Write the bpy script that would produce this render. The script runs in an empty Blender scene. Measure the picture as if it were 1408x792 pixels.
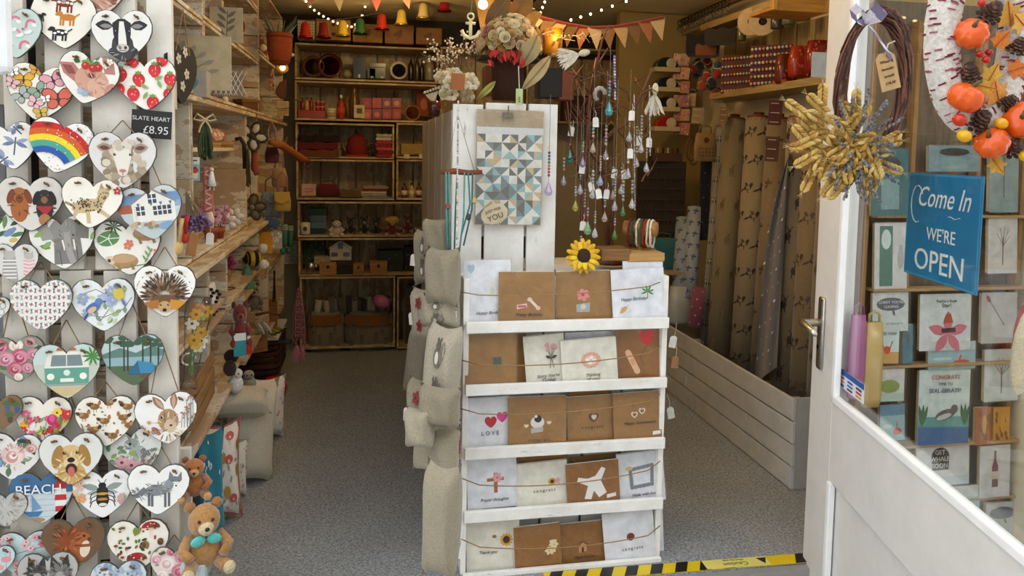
import bpy, math, random
from mathutils import Vector, Matrix, Euler
R = random.Random(7)
SC = bpy.context.scene
COL = SC.collection
# ---------------- camera ----------------
F, PPX, PPY, VPX, VPY = 1050.0, 704.0, 286.0, 504.0, 203.0
CAM_Z = 1.2
_y = Vector((VPX - PPX, PPY - VPY, F)).normalized()
_z = Vector((.0175, 1.0, 0)); _z.z = -(_z.x * _y.x + _z.y * _y.y) / _y.z; _z.normalize()
_x = _z.cross(_y) * 1.0
if _x.x < 0: _x = -_x
ROT = Matrix(((_x.x, _x.y, -_x.z), (_y.x, _y.y, -_y.z), (_z.x, _z.y, -_z.z)))
cam = bpy.data.cameras.new('camera'); camo = bpy.data.objects.new('camera', cam); COL.objects.link(camo)
camo.matrix_world = Matrix.Translation((0, 0, CAM_Z)) @ ROT.to_4x4()
cam.sensor_width = 36; cam.lens = 36 * F / 1408
cam.shift_x = 0; cam.shift_y = (PPY - 396) / 1408
cam.clip_start = .02
SC.camera = camo
def ray(px, py):
    return ROT @ Vector((px - PPX, PPY - py, -F))
def PY(px, py, y):
    d = ray(px, py); return Vector((0, 0, CAM_Z)) + d * (y / d.y)
def PX(px, py, x):
    d = ray(px, py); return Vector((0, 0, CAM_Z)) + d * (x / d.x)
def PZ(px, py, z):
    d = ray(px, py); return Vector((0, 0, CAM_Z)) + d * ((z - CAM_Z) / d.z)
# ---------------- view / world ----------------
vs = SC.view_settings
vs.view_transform = 'Standard'; vs.look = 'None'; vs.gamma = 1; vs.use_curve_mapping = False
vs.exposure = .35
w = bpy.data.worlds.new('overcast_sky'); SC.world = w; w.use_nodes = True
bg = w.node_tree.nodes['Background']; bg.inputs[0].default_value = (.93, .965, 1.0, 1); bg.inputs[1].default_value = 1.95
def light(name, kind, loc, energy, col, size=.1, rot=(0, 0, 0), size_y=None):
    l = bpy.data.lights.new(name, kind); l.energy = energy; l.color = col
    if kind == 'AREA':
        l.size = size
        if size_y: l.shape = 'RECTANGLE'; l.size_y = size_y
    else: l.shadow_soft_size = size
    o = bpy.data.objects.new(name, l); COL.objects.link(o); o.location = loc; o.rotation_euler = rot
    return o
WARM = (1.0, .66, .27)
light('ceiling_bulb_light', 'POINT', (.50, 2.62, 1.88), 10.0, WARM, .04)
light('rear_bulb_light', 'POINT', (.12, 3.8, 1.80), 2.4, WARM, .04)
light('right_shelf_bulb_light', 'POINT', (1.25, 3.1, 1.85), 1.5, WARM, .04)
# ---------------- materials ----------------
MATS = {}
def C(h):
    h = h.lstrip('#'); v = [int(h[i:i+2], 16) / 255 for i in (0, 2, 4)]
    return tuple((x / 12.92 if x <= .04045 else ((x + .055) / 1.055) ** 2.4) for x in v) + (1,)
def nodes(name):
    m = bpy.data.materials.new(name); m.use_nodes = True; nt = m.node_tree
    p = nt.nodes['Principled BSDF']
    def N(t, **k):
        n = nt.nodes.new(t)
        for a, b in k.items():
            if a.startswith('i_'): n.inputs[int(a[2:])].default_value = b
            else: setattr(n, a, b)
        return n
    def L(a, b): nt.links.new(a, b)
    MATS[name] = m
    return m, nt, p, N, L
def noise(N, L, scale, detail=3, stretch=None, rough=.6):
    tc = N('ShaderNodeTexCoord'); mp = N('ShaderNodeMapping'); oi = N('ShaderNodeObjectInfo')
    ad = N('ShaderNodeVectorMath', operation='MULTIPLY_ADD'); ad.inputs[1].default_value = (37, 71, 53)
    cm = N('ShaderNodeCombineXYZ')
    for i in range(3): L(oi.outputs['Random'], cm.inputs[i])
    L(cm.outputs[0], ad.inputs[0]); L(tc.outputs['Object'], ad.inputs[2])
    L(ad.outputs[0], mp.inputs[0])
    if stretch: mp.inputs['Scale'].default_value = stretch
    n = N('ShaderNodeTexNoise'); n.inputs['Scale'].default_value = scale; n.inputs['Detail'].default_value = detail; n.inputs['Roughness'].default_value = rough
    L(mp.outputs[0], n.inputs['Vector'])
    return n
def ramp(N, L, src, a, b, ca=(0, 0, 0, 1), cb=(1, 1, 1, 1)):
    r = N('ShaderNodeValToRGB'); r.color_ramp.elements[0].position = a; r.color_ramp.elements[1].position = b
    r.color_ramp.elements[0].color = ca; r.color_ramp.elements[1].color = cb
    L(src, r.inputs[0]); return r
def mixc(N, L, fac, a, b, blend='MIX'):
    m = N('ShaderNodeMix', data_type='RGBA', blend_type=blend)
    for s, i in ((fac, 0), (a, 6), (b, 7)):
        if hasattr(s, 'links'): L(s, m.inputs[i])
        else: m.inputs[i].default_value = s
    return m.outputs[2]
def bump(N, L, p, h, strength, dist=.002):
    b = N('ShaderNodeBump'); b.inputs['Strength'].default_value = strength; b.inputs['Distance'].default_value = dist
    L(h, b.inputs['Height']); L(b.outputs[0], p.inputs['Normal'])
def colmat(name, rough=.7, var=.25, scale=30, bmp=.15, metal=0, spec=.5, sheen=0, stretch=None):
    """material that takes each piece's own paint colour, with mottling and fine relief"""
    m, nt, p, N, L = nodes(name)
    at = N('ShaderNodeAttribute', attribute_name='Col')
    n = noise(N, L, scale, 4, stretch)
    r = ramp(N, L, n.outputs[0], .3, .7, (1 - var, 1 - var, 1 - var, 1), (1, 1, 1, 1))
    L(mixc(N, L, 1.0, at.outputs[0], r.outputs[0], 'MULTIPLY'), p.inputs['Base Color'])
    p.inputs['Roughness'].default_value = rough; p.inputs['Metallic'].default_value = metal
    p.inputs['Specular IOR Level'].default_value = spec
    if sheen: p.inputs['Sheen Weight'].default_value = sheen
    if bmp: bump(N, L, p, n.outputs[0], bmp)
    return m
colmat('matte'); colmat('plaster', .9, .08, 12, .1); colmat('print', .55, .06, 60, .03); colmat('gloss', .22, .12, 20, .03)
colmat('fabric', .95, .3, 260, .5, sheen=.3); colmat('fluffy', 1, .4, 160, 1.0, sheen=.5)
colmat('metal', .3, .25, 25, .05, 1); colmat('satin', .45, .1, 12, .05)
colmat('yarn', .95, .45, 220, .8); colmat('ceramic', .15, .08, 8, 0)
for ax, st in (('x', (1, 14, 14)), ('y', (14, 1, 14)), ('z', (14, 14, 1))):
    # bare timber
    m, nt, p, N, L = nodes('wood_' + ax)
    at = N('ShaderNodeAttribute', attribute_name='Col'); oi = N('ShaderNodeObjectInfo')
    n = noise(N, L, 6, 5, st); r = ramp(N, L, n.outputs[0], .3, .72, (.55, .5, .45, 1), (1.1, 1.08, 1.05, 1))
    L(mixc(N, L, 1.0, at.outputs[0], r.outputs[0], 'MULTIPLY'), p.inputs['Base Color']); p.inputs['Roughness'].default_value = .7
    bump(N, L, p, n.outputs[0], .25)
    # white paint on rough pallet timber, and the same paint badly worn
    for nm, lo, hi, amt, dk in (('painted_', 1.15, 1.3, .6, .8), ('worn_', .97, 1.17, .72, .55)):
        m, nt, p, N, L = nodes(nm + ax)
        at = N('ShaderNodeAttribute', attribute_name='Col')
        n = noise(N, L, 5, 6, tuple(.35 * v if v > 1 else v for v in st)); n2 = noise(N, L, 9, 5, (1, 1, 1), .7)
        add = N('ShaderNodeMath', operation='ADD'); L(n.outputs[0], add.inputs[0]); L(n2.outputs[0], add.inputs[1])
        r = ramp(N, L, add.outputs[0], lo, hi)
        r2 = ramp(N, L, n2.outputs[0], .3, .7, (dk, dk * .97, dk * .92, 1), (1.0, 1.0, 1.0, 1))
        base = mixc(N, L, 1.0, at.outputs[0], r2.outputs[0], 'MULTIPLY')
        mm = N('ShaderNodeMath', operation='MULTIPLY'); mm.inputs[1].default_value = amt; L(r.outputs[0], mm.inputs[0])
        c1 = mixc(N, L, mm.outputs[0], base, C('#a07a50'))
        n4 = noise(N, L, 14, 6, tuple(.3 * v if v > 1 else v for v in st), .75); r4 = ramp(N, L, n4.outputs[0], .62, .72)
        m4 = N('ShaderNodeMath', operation='MULTIPLY'); m4.inputs[1].default_value = .55; L(r4.outputs[0], m4.inputs[0])
        L(mixc(N, L, m4.outputs[0], c1, C('#4a4038')), p.inputs['Base Color']); p.inputs['Roughness'].default_value = .65
        n3 = noise(N, L, 8, 5, st); bump(N, L, p, n3.outputs[0], .3)
# carpet
m, nt, p, N, L = nodes('carpet')
n = noise(N, L, 130, 5, None, .8); n2 = noise(N, L, 2.5, 3)
r = ramp(N, L, n.outputs[0], .36, .66, C('#66696b'), C('#c6c9ca')); r2 = ramp(N, L, n2.outputs[0], .3, .7, (.85, .85, .85, 1), (1, 1, 1, 1))
L(mixc(N, L, 1.0, r.outputs[0], r2.outputs[0], 'MULTIPLY'), p.inputs['Base Color']); p.inputs['Roughness'].default_value = 1
bump(N, L, p, n.outputs[0], .8, .004)
# glass-like
def clear(name, tint, gloss_rough, mixv, bscale=0, bstr=0, fres=1.45):
    m, nt, p, N, L = nodes(name); nt.nodes.remove(p)
    out = nt.nodes['Material Output']
    t = N('ShaderNodeBsdfTransparent'); t.inputs[0].default_value = tint
    g = N('ShaderNodeBsdfGlossy'); g.inputs['Roughness'].default_value = gloss_rough
    fr = N('ShaderNodeLayerWeight'); fr.inputs[0].default_value = .5
    pw = N('ShaderNodeMath', operation='POWER'); pw.inputs[1].default_value = fres; L(fr.outputs['Facing'], pw.inputs[0])
    mx = N('ShaderNodeMixShader')
    a = N('ShaderNodeMath', operation='MULTIPLY_ADD'); a.inputs[1].default_value = .9; a.inputs[2].default_value = mixv; L(pw.outputs[0], a.inputs[0])
    L(a.outputs[0], mx.inputs[0]); L(t.outputs[0], mx.inputs[1]); L(g.outputs[0], mx.inputs[2]); L(mx.outputs[0], out.inputs[0])
    if bstr:
        n = noise(N, L, bscale, 3); b = N('ShaderNodeBump'); b.inputs['Strength'].default_value = bstr; b.inputs['Distance'].default_value = .02
        L(n.outputs[0], b.inputs['Height']); L(b.outputs[0], g.inputs['Normal']); L(b.outputs[0], fr.inputs['Normal'])
clear('window_glass', (.97, .985, .98, 1), .01, .035, fres=4.5)
clear('cellophane', (.98, .98, .98, 1), .09, .05, 22, .7, 3.5)
m, nt, p, N, L = nodes('crystal')
at = N('ShaderNodeAttribute', attribute_name='Col'); L(at.outputs[0], p.inputs['Base Color'])
p.inputs['Roughness'].default_value = .06; p.inputs['Transmission Weight'].default_value = .6; p.inputs['Specular IOR Level'].default_value = 1.0; p.inputs['Coat Weight'].default_value = .6
n = noise(N, L, 90, 1); bump(N, L, p, n.outputs[0], .4)
m, nt, p, N, L = nodes('lit_bulb')
p.inputs['Emission Color'].default_value = (1, .72, .35, 1); p.inputs['Emission Strength'].default_value = 7.0; p.inputs['Base Color'].default_value = (1, .9, .7, 1)
# ---------------- mesh builder ----------------
W_ = '#f2f0ea'
class B:
    def __init__(s): s.v = []; s.f = []; s.c = []; s.k = 0
    def add(s, vs_, fs, col):
        o = len(s.v); s.v += [tuple(v) for v in vs_]; c = C(col) if isinstance(col, str) else col
        for f in fs: s.f.append([i + o for i in f]); s.c.append(c)
        return s
    def box(s, c, d, col=W_, rot=None, taper=1.0):
        x, y, z = (a / 2 for a in d); vs_ = []
        for sz in (-1, 1):
            t = taper if sz > 0 else 1
            for sx, sy in ((-1, -1), (1, -1), (1, 1), (-1, 1)): vs_.append(Vector((sx * x * t, sy * y * t, sz * z)))
        M = Euler(rot).to_matrix() if rot else None
        vs_ = [(M @ v if M else v) + Vector(c) for v in vs_]
        return s.add(vs_, [(0, 3, 2, 1), (4, 5, 6, 7), (0, 1, 5, 4), (1, 2, 6, 5), (2, 3, 7, 6), (3, 0, 4, 7)], col)
    def tube(s, pts, r, col=W_, n=6, closed=False):
        pts = [Vector(p) for p in pts]; m = len(pts); o = []
        rs = r if isinstance(r, (list, tuple)) else [r] * m
        up = Vector((.13, .37, .92)).normalized()
        for i, p in enumerate(pts):
            a = pts[i - 1] if (i or closed) else p; b = pts[(i + 1) % m] if (i < m - 1 or closed) else p
            t = b - a
            if t.length < 1e-9: t = Vector((0, 0, 1))
            t.normalize(); u = t.cross(up)
            if u.length < .05: u = t.cross(Vector((1, 0, 0)))
            u.normalize(); w_ = t.cross(u)
            for k in range(n):
                an = 2 * math.pi * k / n; o.append(p + (u * math.cos(an) + w_ * math.sin(an)) * rs[i])
        fs = []
        for i in range(m if closed else m - 1):
            j = (i + 1) % m
            for k in range(n): fs.append((i * n + k, i * n + (k + 1) % n, j * n + (k + 1) % n, j * n + k))
        if not closed: fs += [tuple(range(n))[::-1], tuple(range((m - 1) * n, m * n))]
        return s.add(o, fs, col)
    def lathe(s, prof, col=W_, n=14, at=(0, 0, 0), M=None, cols=None):
        at = Vector(at); o = []; m = len(prof)
        for r, z in prof:
            for k in range(n):
                a = 2 * math.pi * k / n; v = Vector((r * math.cos(a), r * math.sin(a), z)); o.append((M @ v if M else v) + at)
        for i in range(m - 1):
            pass
        base = len(s.v); s.v += [tuple(v) for v in o]
        for i in range(m - 1):
            cc = C(cols[i] if cols else col)
            for k in range(n):
                s.f.append([base + i * n + k, base + i * n + (k + 1) % n, base + (i + 1) * n + (k + 1) % n, base + (i + 1) * n + k]); s.c.append(cc)
        for ring, rev in ((0, True), (m - 1, False)):
            if prof[ring][0] > 1e-5:
                q = [base + ring * n + k for k in range(n)]; s.f.append(q[::-1] if rev else q); s.c.append(C((cols[0] if rev else cols[-1]) if cols else col))
        return s
    def ball(s, c, r, col=W_, n=10, m=7, rot=None):
        if not isinstance(r, (tuple, list)): r = (r, r, r)
        M = Euler(rot).to_matrix() if rot else Matrix.Identity(3)
        M = M @ Matrix.Diagonal(r)
        prof = [(max(math.sin(math.pi * i / m), 1e-6), -math.cos(math.pi * i / m)) for i in range(m + 1)]
        return s.lathe(prof, col, n, c, M)
    def prism(s, pts, d, col=W_, y0=0):
        """outline in local XZ, front face at y0, thickness d backwards (+Y)"""
        n = len(pts); vs_ = [(x, y0, z) for x, z in pts] + [(x, y0 + d, z) for x, z in pts]
        fs = [tuple(range(n)), tuple(range(2 * n - 1, n - 1, -1))] + [(i, i + n, (i + 1) % n + n, (i + 1) % n) for i in range(n)]
        return s.add(vs_, fs, col)
    # flat print, drawn in local XZ facing -Y, each layer a hair in front of the last
    def pg(s, pts, col, y=None):
        s.k += 1; yy = -.0004 - s.k * .00006 if y is None else y
        return s.add([(x, yy, z) for x, z in pts], [tuple(range(len(pts)))], col)
    def ell(s, x, z, rx, rz, col, rot=0, n=14):
        c, q = math.cos(rot), math.sin(rot); pts = []
        for i in range(n):
            a = 2 * math.pi * i / n; u, v = rx * math.cos(a), rz * math.sin(a); pts.append((x + u * c - v * q, z + u * q + v * c))
        return s.pg(pts, col)
    def ln(s, pts, w_, col, taper=False):
        for i in range(len(pts) - 1):
            (a, b), (c, d) = pts[i], pts[i + 1]; l = math.hypot(c - a, d - b) or 1e-6
            nx, nz = -(d - b) / l * w_ / 2, (c - a) / l * w_ / 2
            t = 0.15 if (taper and i == len(pts) - 2) else 1
            s.pg([(a - nx, b - nz), (c - nx * t, d - nz * t), (c + nx * t, d + nz * t), (a + nx, b + nz)], col)
        return s
    def leaf(s, x, z, l, w_, a, col):
        pts = []
        for t, q in ((0, 0), (.3, .42), (.6, .5), (.85, .25), (1, 0), (.85, -.25), (.6, -.5), (.3, -.42)):
            u, v = t * l, q * w_; pts.append((x + u * math.cos(a) - v * math.sin(a), z + u * math.sin(a) + v * math.cos(a)))
        return s.pg(pts, col)
    def flower(s, x, z, r, col, mid='#e8b84a', n=5):
        for i in range(n):
            a = 2 * math.pi * i / n + x * 90; s.ell(x + r * .55 * math.cos(a), z + r * .55 * math.sin(a), r * .5, r * .36, col, a, 8)
        return s.ell(x, z, r * .25, r * .25, mid, 0, 8)
    def rose(s, x, z, r, cols):
        for i, q in enumerate((1, .78, .56, .34, .16)):
            s.ell(x + r * .1 * math.sin(i * 2.1), z + r * .1 * math.cos(i * 1.7), r * q, r * q * .92, cols[i % len(cols)], i, 10)
        return s
    def xf(s, M, start=0):
        for i in range(start, len(s.v)): s.v[i] = tuple(M @ Vector(s.v[i]))
        return s
    def mesh(s, name, smooth=False):
        me = bpy.data.meshes.new(name); me.from_pydata(s.v, [], s.f)
        at = me.attributes.new('Col', 'FLOAT_COLOR', 'FACE')
        at.data.foreach_set('color', [x for c in s.c for x in c])
        if smooth: me.polygons.foreach_set('use_smooth', [True] * len(me.polygons))
        return me
    def obj(s, name, mat='matte', parent=None, loc=None, rot=None, smooth=False, bevel=0, sub=0):
        me = s.mesh(name, smooth); me.materials.append(MATS[mat])
        return link(name, me, parent, loc, rot, bevel, sub)
def link(name, me, parent=None, loc=None, rot=None, bevel=0, sub=0):
    o = bpy.data.objects.new(name, me); COL.objects.link(o)
    if parent is not None: o.parent = parent
    if loc is not None: o.location = loc
    if rot is not None: o.rotation_euler = rot
    if bevel:
        b = o.modifiers.new('edge', 'BEVEL'); b.width = bevel; b.segments = 2; b.limit_method = 'ANGLE'
    if sub:
        b = o.modifiers.new('smooth', 'SUBSURF'); b.levels = sub; b.render_levels = sub
    return o
def tag(o, label, cat, group=None):
    o['label'] = label; o['category'] = cat
    if group: o['group'] = group
    return o
def thing(name, label, cat, loc=(0, 0, 0), rot=(0, 0, 0), group=None):
    o = bpy.data.objects.new(name, None); COL.objects.link(o); o.empty_display_size = .02
    o.location = loc; o.rotation_euler = rot if isinstance(rot, (tuple, list, Euler)) else (0, 0, rot)
    return tag(o, label, cat, group)
def struct(o): o['kind'] = 'structure'; return o
def dup(o, parent=None):
    """copy of a thing with copies of its parts and sub-parts"""
    c = o.copy(); COL.objects.link(c)
    if parent is not None: c.parent = parent
    for ch in list(o.children): dup(ch, c)
    return c
PLANKS = {}
def plank(name, c, d, col=W_, parent=None, kind='painted', rot=None, chip=0.0):
    """one board, long axis chosen from its size; alike boards share mesh data"""
    ax = 'xyz'[max(range(3), key=lambda i: d[i])]
    k = (name, tuple(round(v, 3) for v in d), col, kind)
    if k not in PLANKS:
        me = B().box((0, 0, 0), d, col).mesh(name); me.materials.append(MATS[kind + '_' + ax]); PLANKS[k] = me
    return link(name, PLANKS[k], parent, c, rot, bevel=min(.0018, min(d) * .2))
def text(body, size, col, parent, loc, rot=(math.pi / 2, 0, 0), name='lettering', align='CENTER', shear=0, ext=.0003, mat=None, space=1, sx=1):
    cu = bpy.data.curves.new(name, 'FONT'); cu.body = body; cu.size = size; cu.align_x = align; cu.align_y = 'CENTER'
    cu.shear = shear; cu.extrude = ext; cu.space_character = space; cu.resolution_u = 3
    cu.materials.append(ink(col) if mat is None else MATS[mat])
    o = bpy.data.objects.new(name, cu); COL.objects.link(o); o.parent = parent; o.location = loc; o.rotation_euler = rot; o.scale = (sx, 1, 1)
    return o
def ink(col):
    k = 'ink_' + col
    if k not in MATS:
        m, nt, p, N, L = nodes(k); n = noise(N, L, 40, 2)
        c = C(col); r = ramp(N, L, n.outputs[0], .3, .7, tuple(.85 * v for v in c[:3]) + (1,), c)
        L(r.outputs[0], p.inputs['Base Color']); p.inputs['Roughness'].default_value = .6
    return MATS[k]
def jit(a): return R.uniform(-a, a)
# ---------------- the setting ----------------
XL, XR, YB, ZC = -.80, 1.86, 4.86, 1.97     # walls and ceiling
XF = -.45                                   # front of the shelves on the wall to the west
def slab(name, a, b, mat, col):
    c = [(p + q) / 2 for p, q in zip(a, b)]; d = [abs(q - p) for p, q in zip(a, b)]
    return struct(B().box((0, 0, 0), d, col).obj(name, mat, loc=c))
slab('floor', (XL - .1, 1.97, -.06), (XR + .1, YB + .1, 0), 'carpet', '#808080')
slab('floor_outside', (-3, -3, -.26), (3.2, 1.968, -.2), 'matte', '#8e8d8a')
slab('wall_left', (XL - .1, 1.9, -.2), (XL, YB, 2.5), 'plaster', '#d8cdb4')
slab('wall_right', (XR, 1.4, -.2), (XR + .1, YB, 2.5), 'plaster', '#e0d2ae')
slab('wall_back', (XL - .1, YB, -.2), (XR + .1, YB + .1, 2.5), 'plaster', '#cbbd9c')
slab('ceiling', (XL - .1, 1.95, ZC), (XR + .1, YB + .1, ZC + .08), 'plaster', '#e6d6a8')
slab('trim_front_lintel', (XL - .4, 1.78, 2.0), (XR + .3, 1.95, 2.6), 'satin', '#eeeeec')
slab('trim_step_nosing', (XL - .1, 1.94, -.2), (XR + .1, 1.969, -.004), 'satin', '#9a9a98')
slab('wall_partition', (1.36, 4.06, 0), (XR, 4.12, 1.965), 'plaster', '#a08a58')
# dark board put in for the dark rear wall top, and a ceiling beam
for i, (a, b, wd, hg) in enumerate((((-.8, 4.76, 1.88), (1.86, 4.76, 1.88), .16, .17), ((.72, 2.0, 1.94), (.72, 4.66, 1.94), .14, .06))):
    d = (abs(b[0] - a[0]) or wd, abs(b[1] - a[1]) or wd, hg)
    struct(plank('dark_timber', [(p + q) / 2 for p, q in zip(a, b)], d, '#2a211a', None, 'wood'))
tag(B().box((0, 0, 0), (.12, .03, .5), '#eef1f4').obj('plastic_panel', 'gloss', loc=PY(-41, -100, 1.5), bevel=.014), 'white rounded plastic panel edge in front of the unicorn heart', 'panel')
# west door post of the shop front, white plastic, seen at the edge of the slate hearts
struct(B().box((0, 0, 0), (.12, .16, 2.6), '#eef0f2').obj('trim_west_door_post', 'satin', loc=(-1.0, 1.76, 1.1), bevel=.01))
# white shop front boarding behind the slate hearts
bp = struct(B().box((0, 0, 0), (.42, .02, 2.2), '#e4e7ea').obj('trim_west_boarding', 'satin', loc=(-.80, 1.905, .9)))
# ---------------- camera-side building for the door glass, made tall and wide to darken the interior ----------------
wh = struct(B().box((0, 0, 0), (14, .1, 5.4), '#b4b0a8').obj('wall_across_lane', 'plaster', loc=(1.0, -4.2, 2.4)))
for i in range(16): plank('weatherboard', (0, .06, -2.4 + i * .3), (14, .03, .26), '#c8c6c0', wh, 'painted', (-.06, 0, 0))
slab('wall_unseen_west', (-6, 1.75, -.2), (-1.06, 1.9, 4), 'plaster', '#d8d6d0')  # front walls out of view, added to block side light
slab('wall_unseen_east', (XR + .1, 1.4, -.2), (6, 1.55, 4), 'plaster', '#d8d6d0')
slab('wall_unseen_above', (-6, 1.78, 2.6), (6, 1.95, 4), 'plaster', '#d8d6d0')
# ---------------- slatted board with painted slate hearts ----------------
YH = 1.83
board = thing('slatted_display_board', 'tall white slatted pallet board hung with painted slate hearts', 'display board', (PY(120, 400, YH).x, YH, 0))
def bplank(x0, x1, y0, y1, dy=0.0, col='#ebe6dc'):
    a, b = PY(x0, y0, YH), PY(x1, y1, YH); m = PY((x0 + x1) / 2, (y0 + y1) / 2, YH)
    plank('plank', (m.x - board.location.x, .012 + dy, m.z), (abs(b.x - a.x), .02, abs(a.z - b.z)), col, board)
for x0, x1 in ((-60, -4), (-2, 42), (56, 115), (121, 193), (199, 241)): bplank(x0, x1, -60, 375, R.uniform(0, .004))
for x0, x1 in ((-60, -2), (2, 74), (81, 136), (142, 195), (201, 249)): bplank(x0, x1, 378, 850, R.uniform(0, .004))
for y0, y1 in ((100, 150), (300, 345), (356, 374), (384, 402), (560, 600), (740, 770)): bplank(-60, 241, y0, y1, .022, '#cfc8ba')
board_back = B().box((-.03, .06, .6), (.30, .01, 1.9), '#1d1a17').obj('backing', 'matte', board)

HALF = [(0, .55), (.12, .70), (.3, .82), (.5, .86), (.72, .80), (.9, .62), (1, .36), (.98, .1), (.85, -.2), (.62, -.48), (.35, -.72), (.12, -.88), (0, -.92)]
def clip(sub, cl):
    for i in range(len(cl)):
        (ax, az), (bx, bz) = cl[i], cl[(i + 1) % len(cl)]
        def ins(p): return (bx - ax) * (p[1] - az) - (bz - az) * (p[0] - ax)
        out = []
        for j in range(len(sub)):
            p, q = sub[j - 1], sub[j]; dp, dq = ins(p), ins(q)
            if (dp < 0) != (dq < 0) and dp != dq:
                t = dp / (dp - dq); out.append((p[0] + t * (q[0] - p[0]), p[1] + t * (q[1] - p[1])))
            if dq >= 0: out.append(q)
        sub = out
        if len(sub) < 3: return []
    return sub
RH = [(x * .985, z * .985 - .002) for x, z in HALF][::-1]; LH = [(-x, z) for x, z in RH][::-1]
class D(B):
    """flat print cut to the heart's outline (unit heart: x and z within -1 .. 1)"""
    def pg(s, pts, col, y=None):
        xs = [p[0] for p in pts]; s.k += 1; yy = -.0003 - s.k * .00003
        if all(abs(p[0]) < .66 and -.38 < p[1] < .5 for p in pts): parts_ = [pts]
        else: parts_ = [clip(pts, RH) if max(xs) > 0 else [], clip(pts, LH) if min(xs) < 0 else []]
        for q in parts_:
            if len(q) > 2: s.add([(x, yy, z) for x, z in q], [tuple(range(len(q)))], col)
        return s
def eyes(d, x, z, r, col='#1a1412', cx=0):
    for q in (-1, 1): d.ell(cx + q * x, z, r, r, col, 0, 8); d.ell(cx + q * x + r * .3, z + r * .3, r * .3, r * .3, '#ffffff', 0, 5)
def furry(d, x, z, rx, rz, cols, n, l, wd):
    for i in range(n):
        a = R.uniform(0, 2 * math.pi); q = math.sqrt(R.random()); px, pz = x + rx * q * math.cos(a), z + rz * q * math.sin(a)
        d.leaf(px, pz, l, wd, math.atan2(pz - z, px - x) + jit(.4), R.choice(cols))
def bfly(d, x, z, s_, col, a=0, edge='#3a2a22'):
    c, q = math.cos(a), math.sin(a)
    for m in (-1, 1):
        for ux, uz, rx, rz, rot in ((.55, .35, .6, .42, .6), (.42, -.35, .42, .36, -.6)):
            X, Z = m * ux * s_, uz * s_
            d.ell(x + X * c - Z * q, z + X * q + Z * c, rx * s_ * 1.08, rz * s_ * 1.08, edge, m * rot + a, 9)
            d.ell(x + X * c - Z * q, z + X * q + Z * c, rx * s_ * .92, rz * s_ * .92, col, m * rot + a, 9)
    d.ell(x, z, .09 * s_, .5 * s_, edge, a, 6)
def dog4(d, x, z, s_, col, f=1, spot=None):
    d.ell(x, z, .3 * s_, .14 * s_, col); d.ell(x + f * .3 * s_, z + .14 * s_, .13 * s_, .1 * s_, col, 0, 8); d.ell(x + f * .4 * s_, z + .1 * s_, .08 * s_, .05 * s_, col, 0, 6)
    for i in (-.22, -.1, .16, .26): d.ln([(x + f * i * s_, z - .05 * s_), (x + f * (i + .03) * s_, z - .34 * s_)], .07 * s_, col)
    d.ln([(x - f * .28 * s_, z + .04 * s_), (x - f * .46 * s_, z + .16 * s_)], .05 * s_, col)
    if spot:
        for i in range(4): d.ell(x + (-.2 + .14 * i) * s_, z + jit(.05) * s_, .07 * s_, .05 * s_, spot, 0, 6)
def m_unicorn(d):
    for x, z in ((.1, .45), (.6, .3), (.3, -.45)):
        d.ln([(x - .15, z - .15), (x - .1, z + .05), (x, z + .12), (x + .12, z + .1), (x + .18, z)], .09, '#d8748c'); d.leaf(x + .05, z, .2, .14, -.6, '#f3eee8')
    d.ln([(-.1 + .34 * math.cos(a), -.1 + .3 * math.sin(a)) for a in [i * math.pi / 8 for i in range(9)]], .07, '#df7f96')
    d.ln([(-.1 + .27 * math.cos(a), -.1 + .23 * math.sin(a)) for a in [i * math.pi / 8 for i in range(9)]], .06, '#f0c3c6')
    for x, z in ((-.4, -.12), (.2, -.12), (.5, -.02), (0, .1)): d.ell(x, z, .13, .06, '#e9efe8'); d.ell(x + .07, z + .04, .08, .06, '#e9efe8')
    for x, z in ((.35, .12), (-.1, -.45), (.5, .6)): d.flower(x, z, .06, '#c8556f', '#c8556f', 3)
def m_breeds(d):
    dog4(d, .05, .55, .9, '#7a2c14', -1, '#f0e8dc'); dog4(d, .12, .1, .8, '#c87c1e', -1); dog4(d, -.12, -.4, .8, '#161412', -1, '#f2f2f0'); dog4(d, -.75, .1, .5, '#161412', 1)
def m_highland(d):
    d.ell(0, -.2, .7, .4, '#a86a5a'); d.ln([(-.7, .2), (-.2, -.1), (.4, -.5)], .3, '#c49a84'); furry(d, 0, -.3, .5, .3, ['#7c4a3c', '#d8b8a4', '#b07a68'], 22, .3, .07)
def m_cow(d):
    d.ell(.02, -.62, .5, .3, '#2a2a2c'); d.ell(0, -.4, .36, .5, '#3a3a3c')
    for q in (-1, 1): d.leaf(q * .25, .3, .6, .34, (0.08 if q > 0 else math.pi - .08), '#26262a'); d.leaf(q * .3, .29, .4, .16, (0.05 if q > 0 else math.pi - .05), '#8a8684')
    d.pg([(-.3, .4), (-.1, .55), (.1, .55), (.3, .4), (.28, 0), (.16, -.45), (-.16, -.45), (-.28, 0)], '#232326')
    d.pg([(-.07, .46), (.07, .46), (.12, 0), (.14, -.4), (-.14, -.4), (-.12, 0)], '#e9e6e0'); d.ell(0, -.45, .2, .15, '#cfc4bb'); d.ell(-.09, -.44, .05, .06, '#3c3432'); d.ell(.09, -.44, .05, .06, '#3c3432'); d.ln([(-.12, -.54), (.12, -.54)], .02, '#4a403c')
    eyes(d, .22, .12, .05); furry(d, 0, -.62, .4, .15, ['#5a5a5c', '#8c8a88'], 14, .2, .04)
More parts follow.
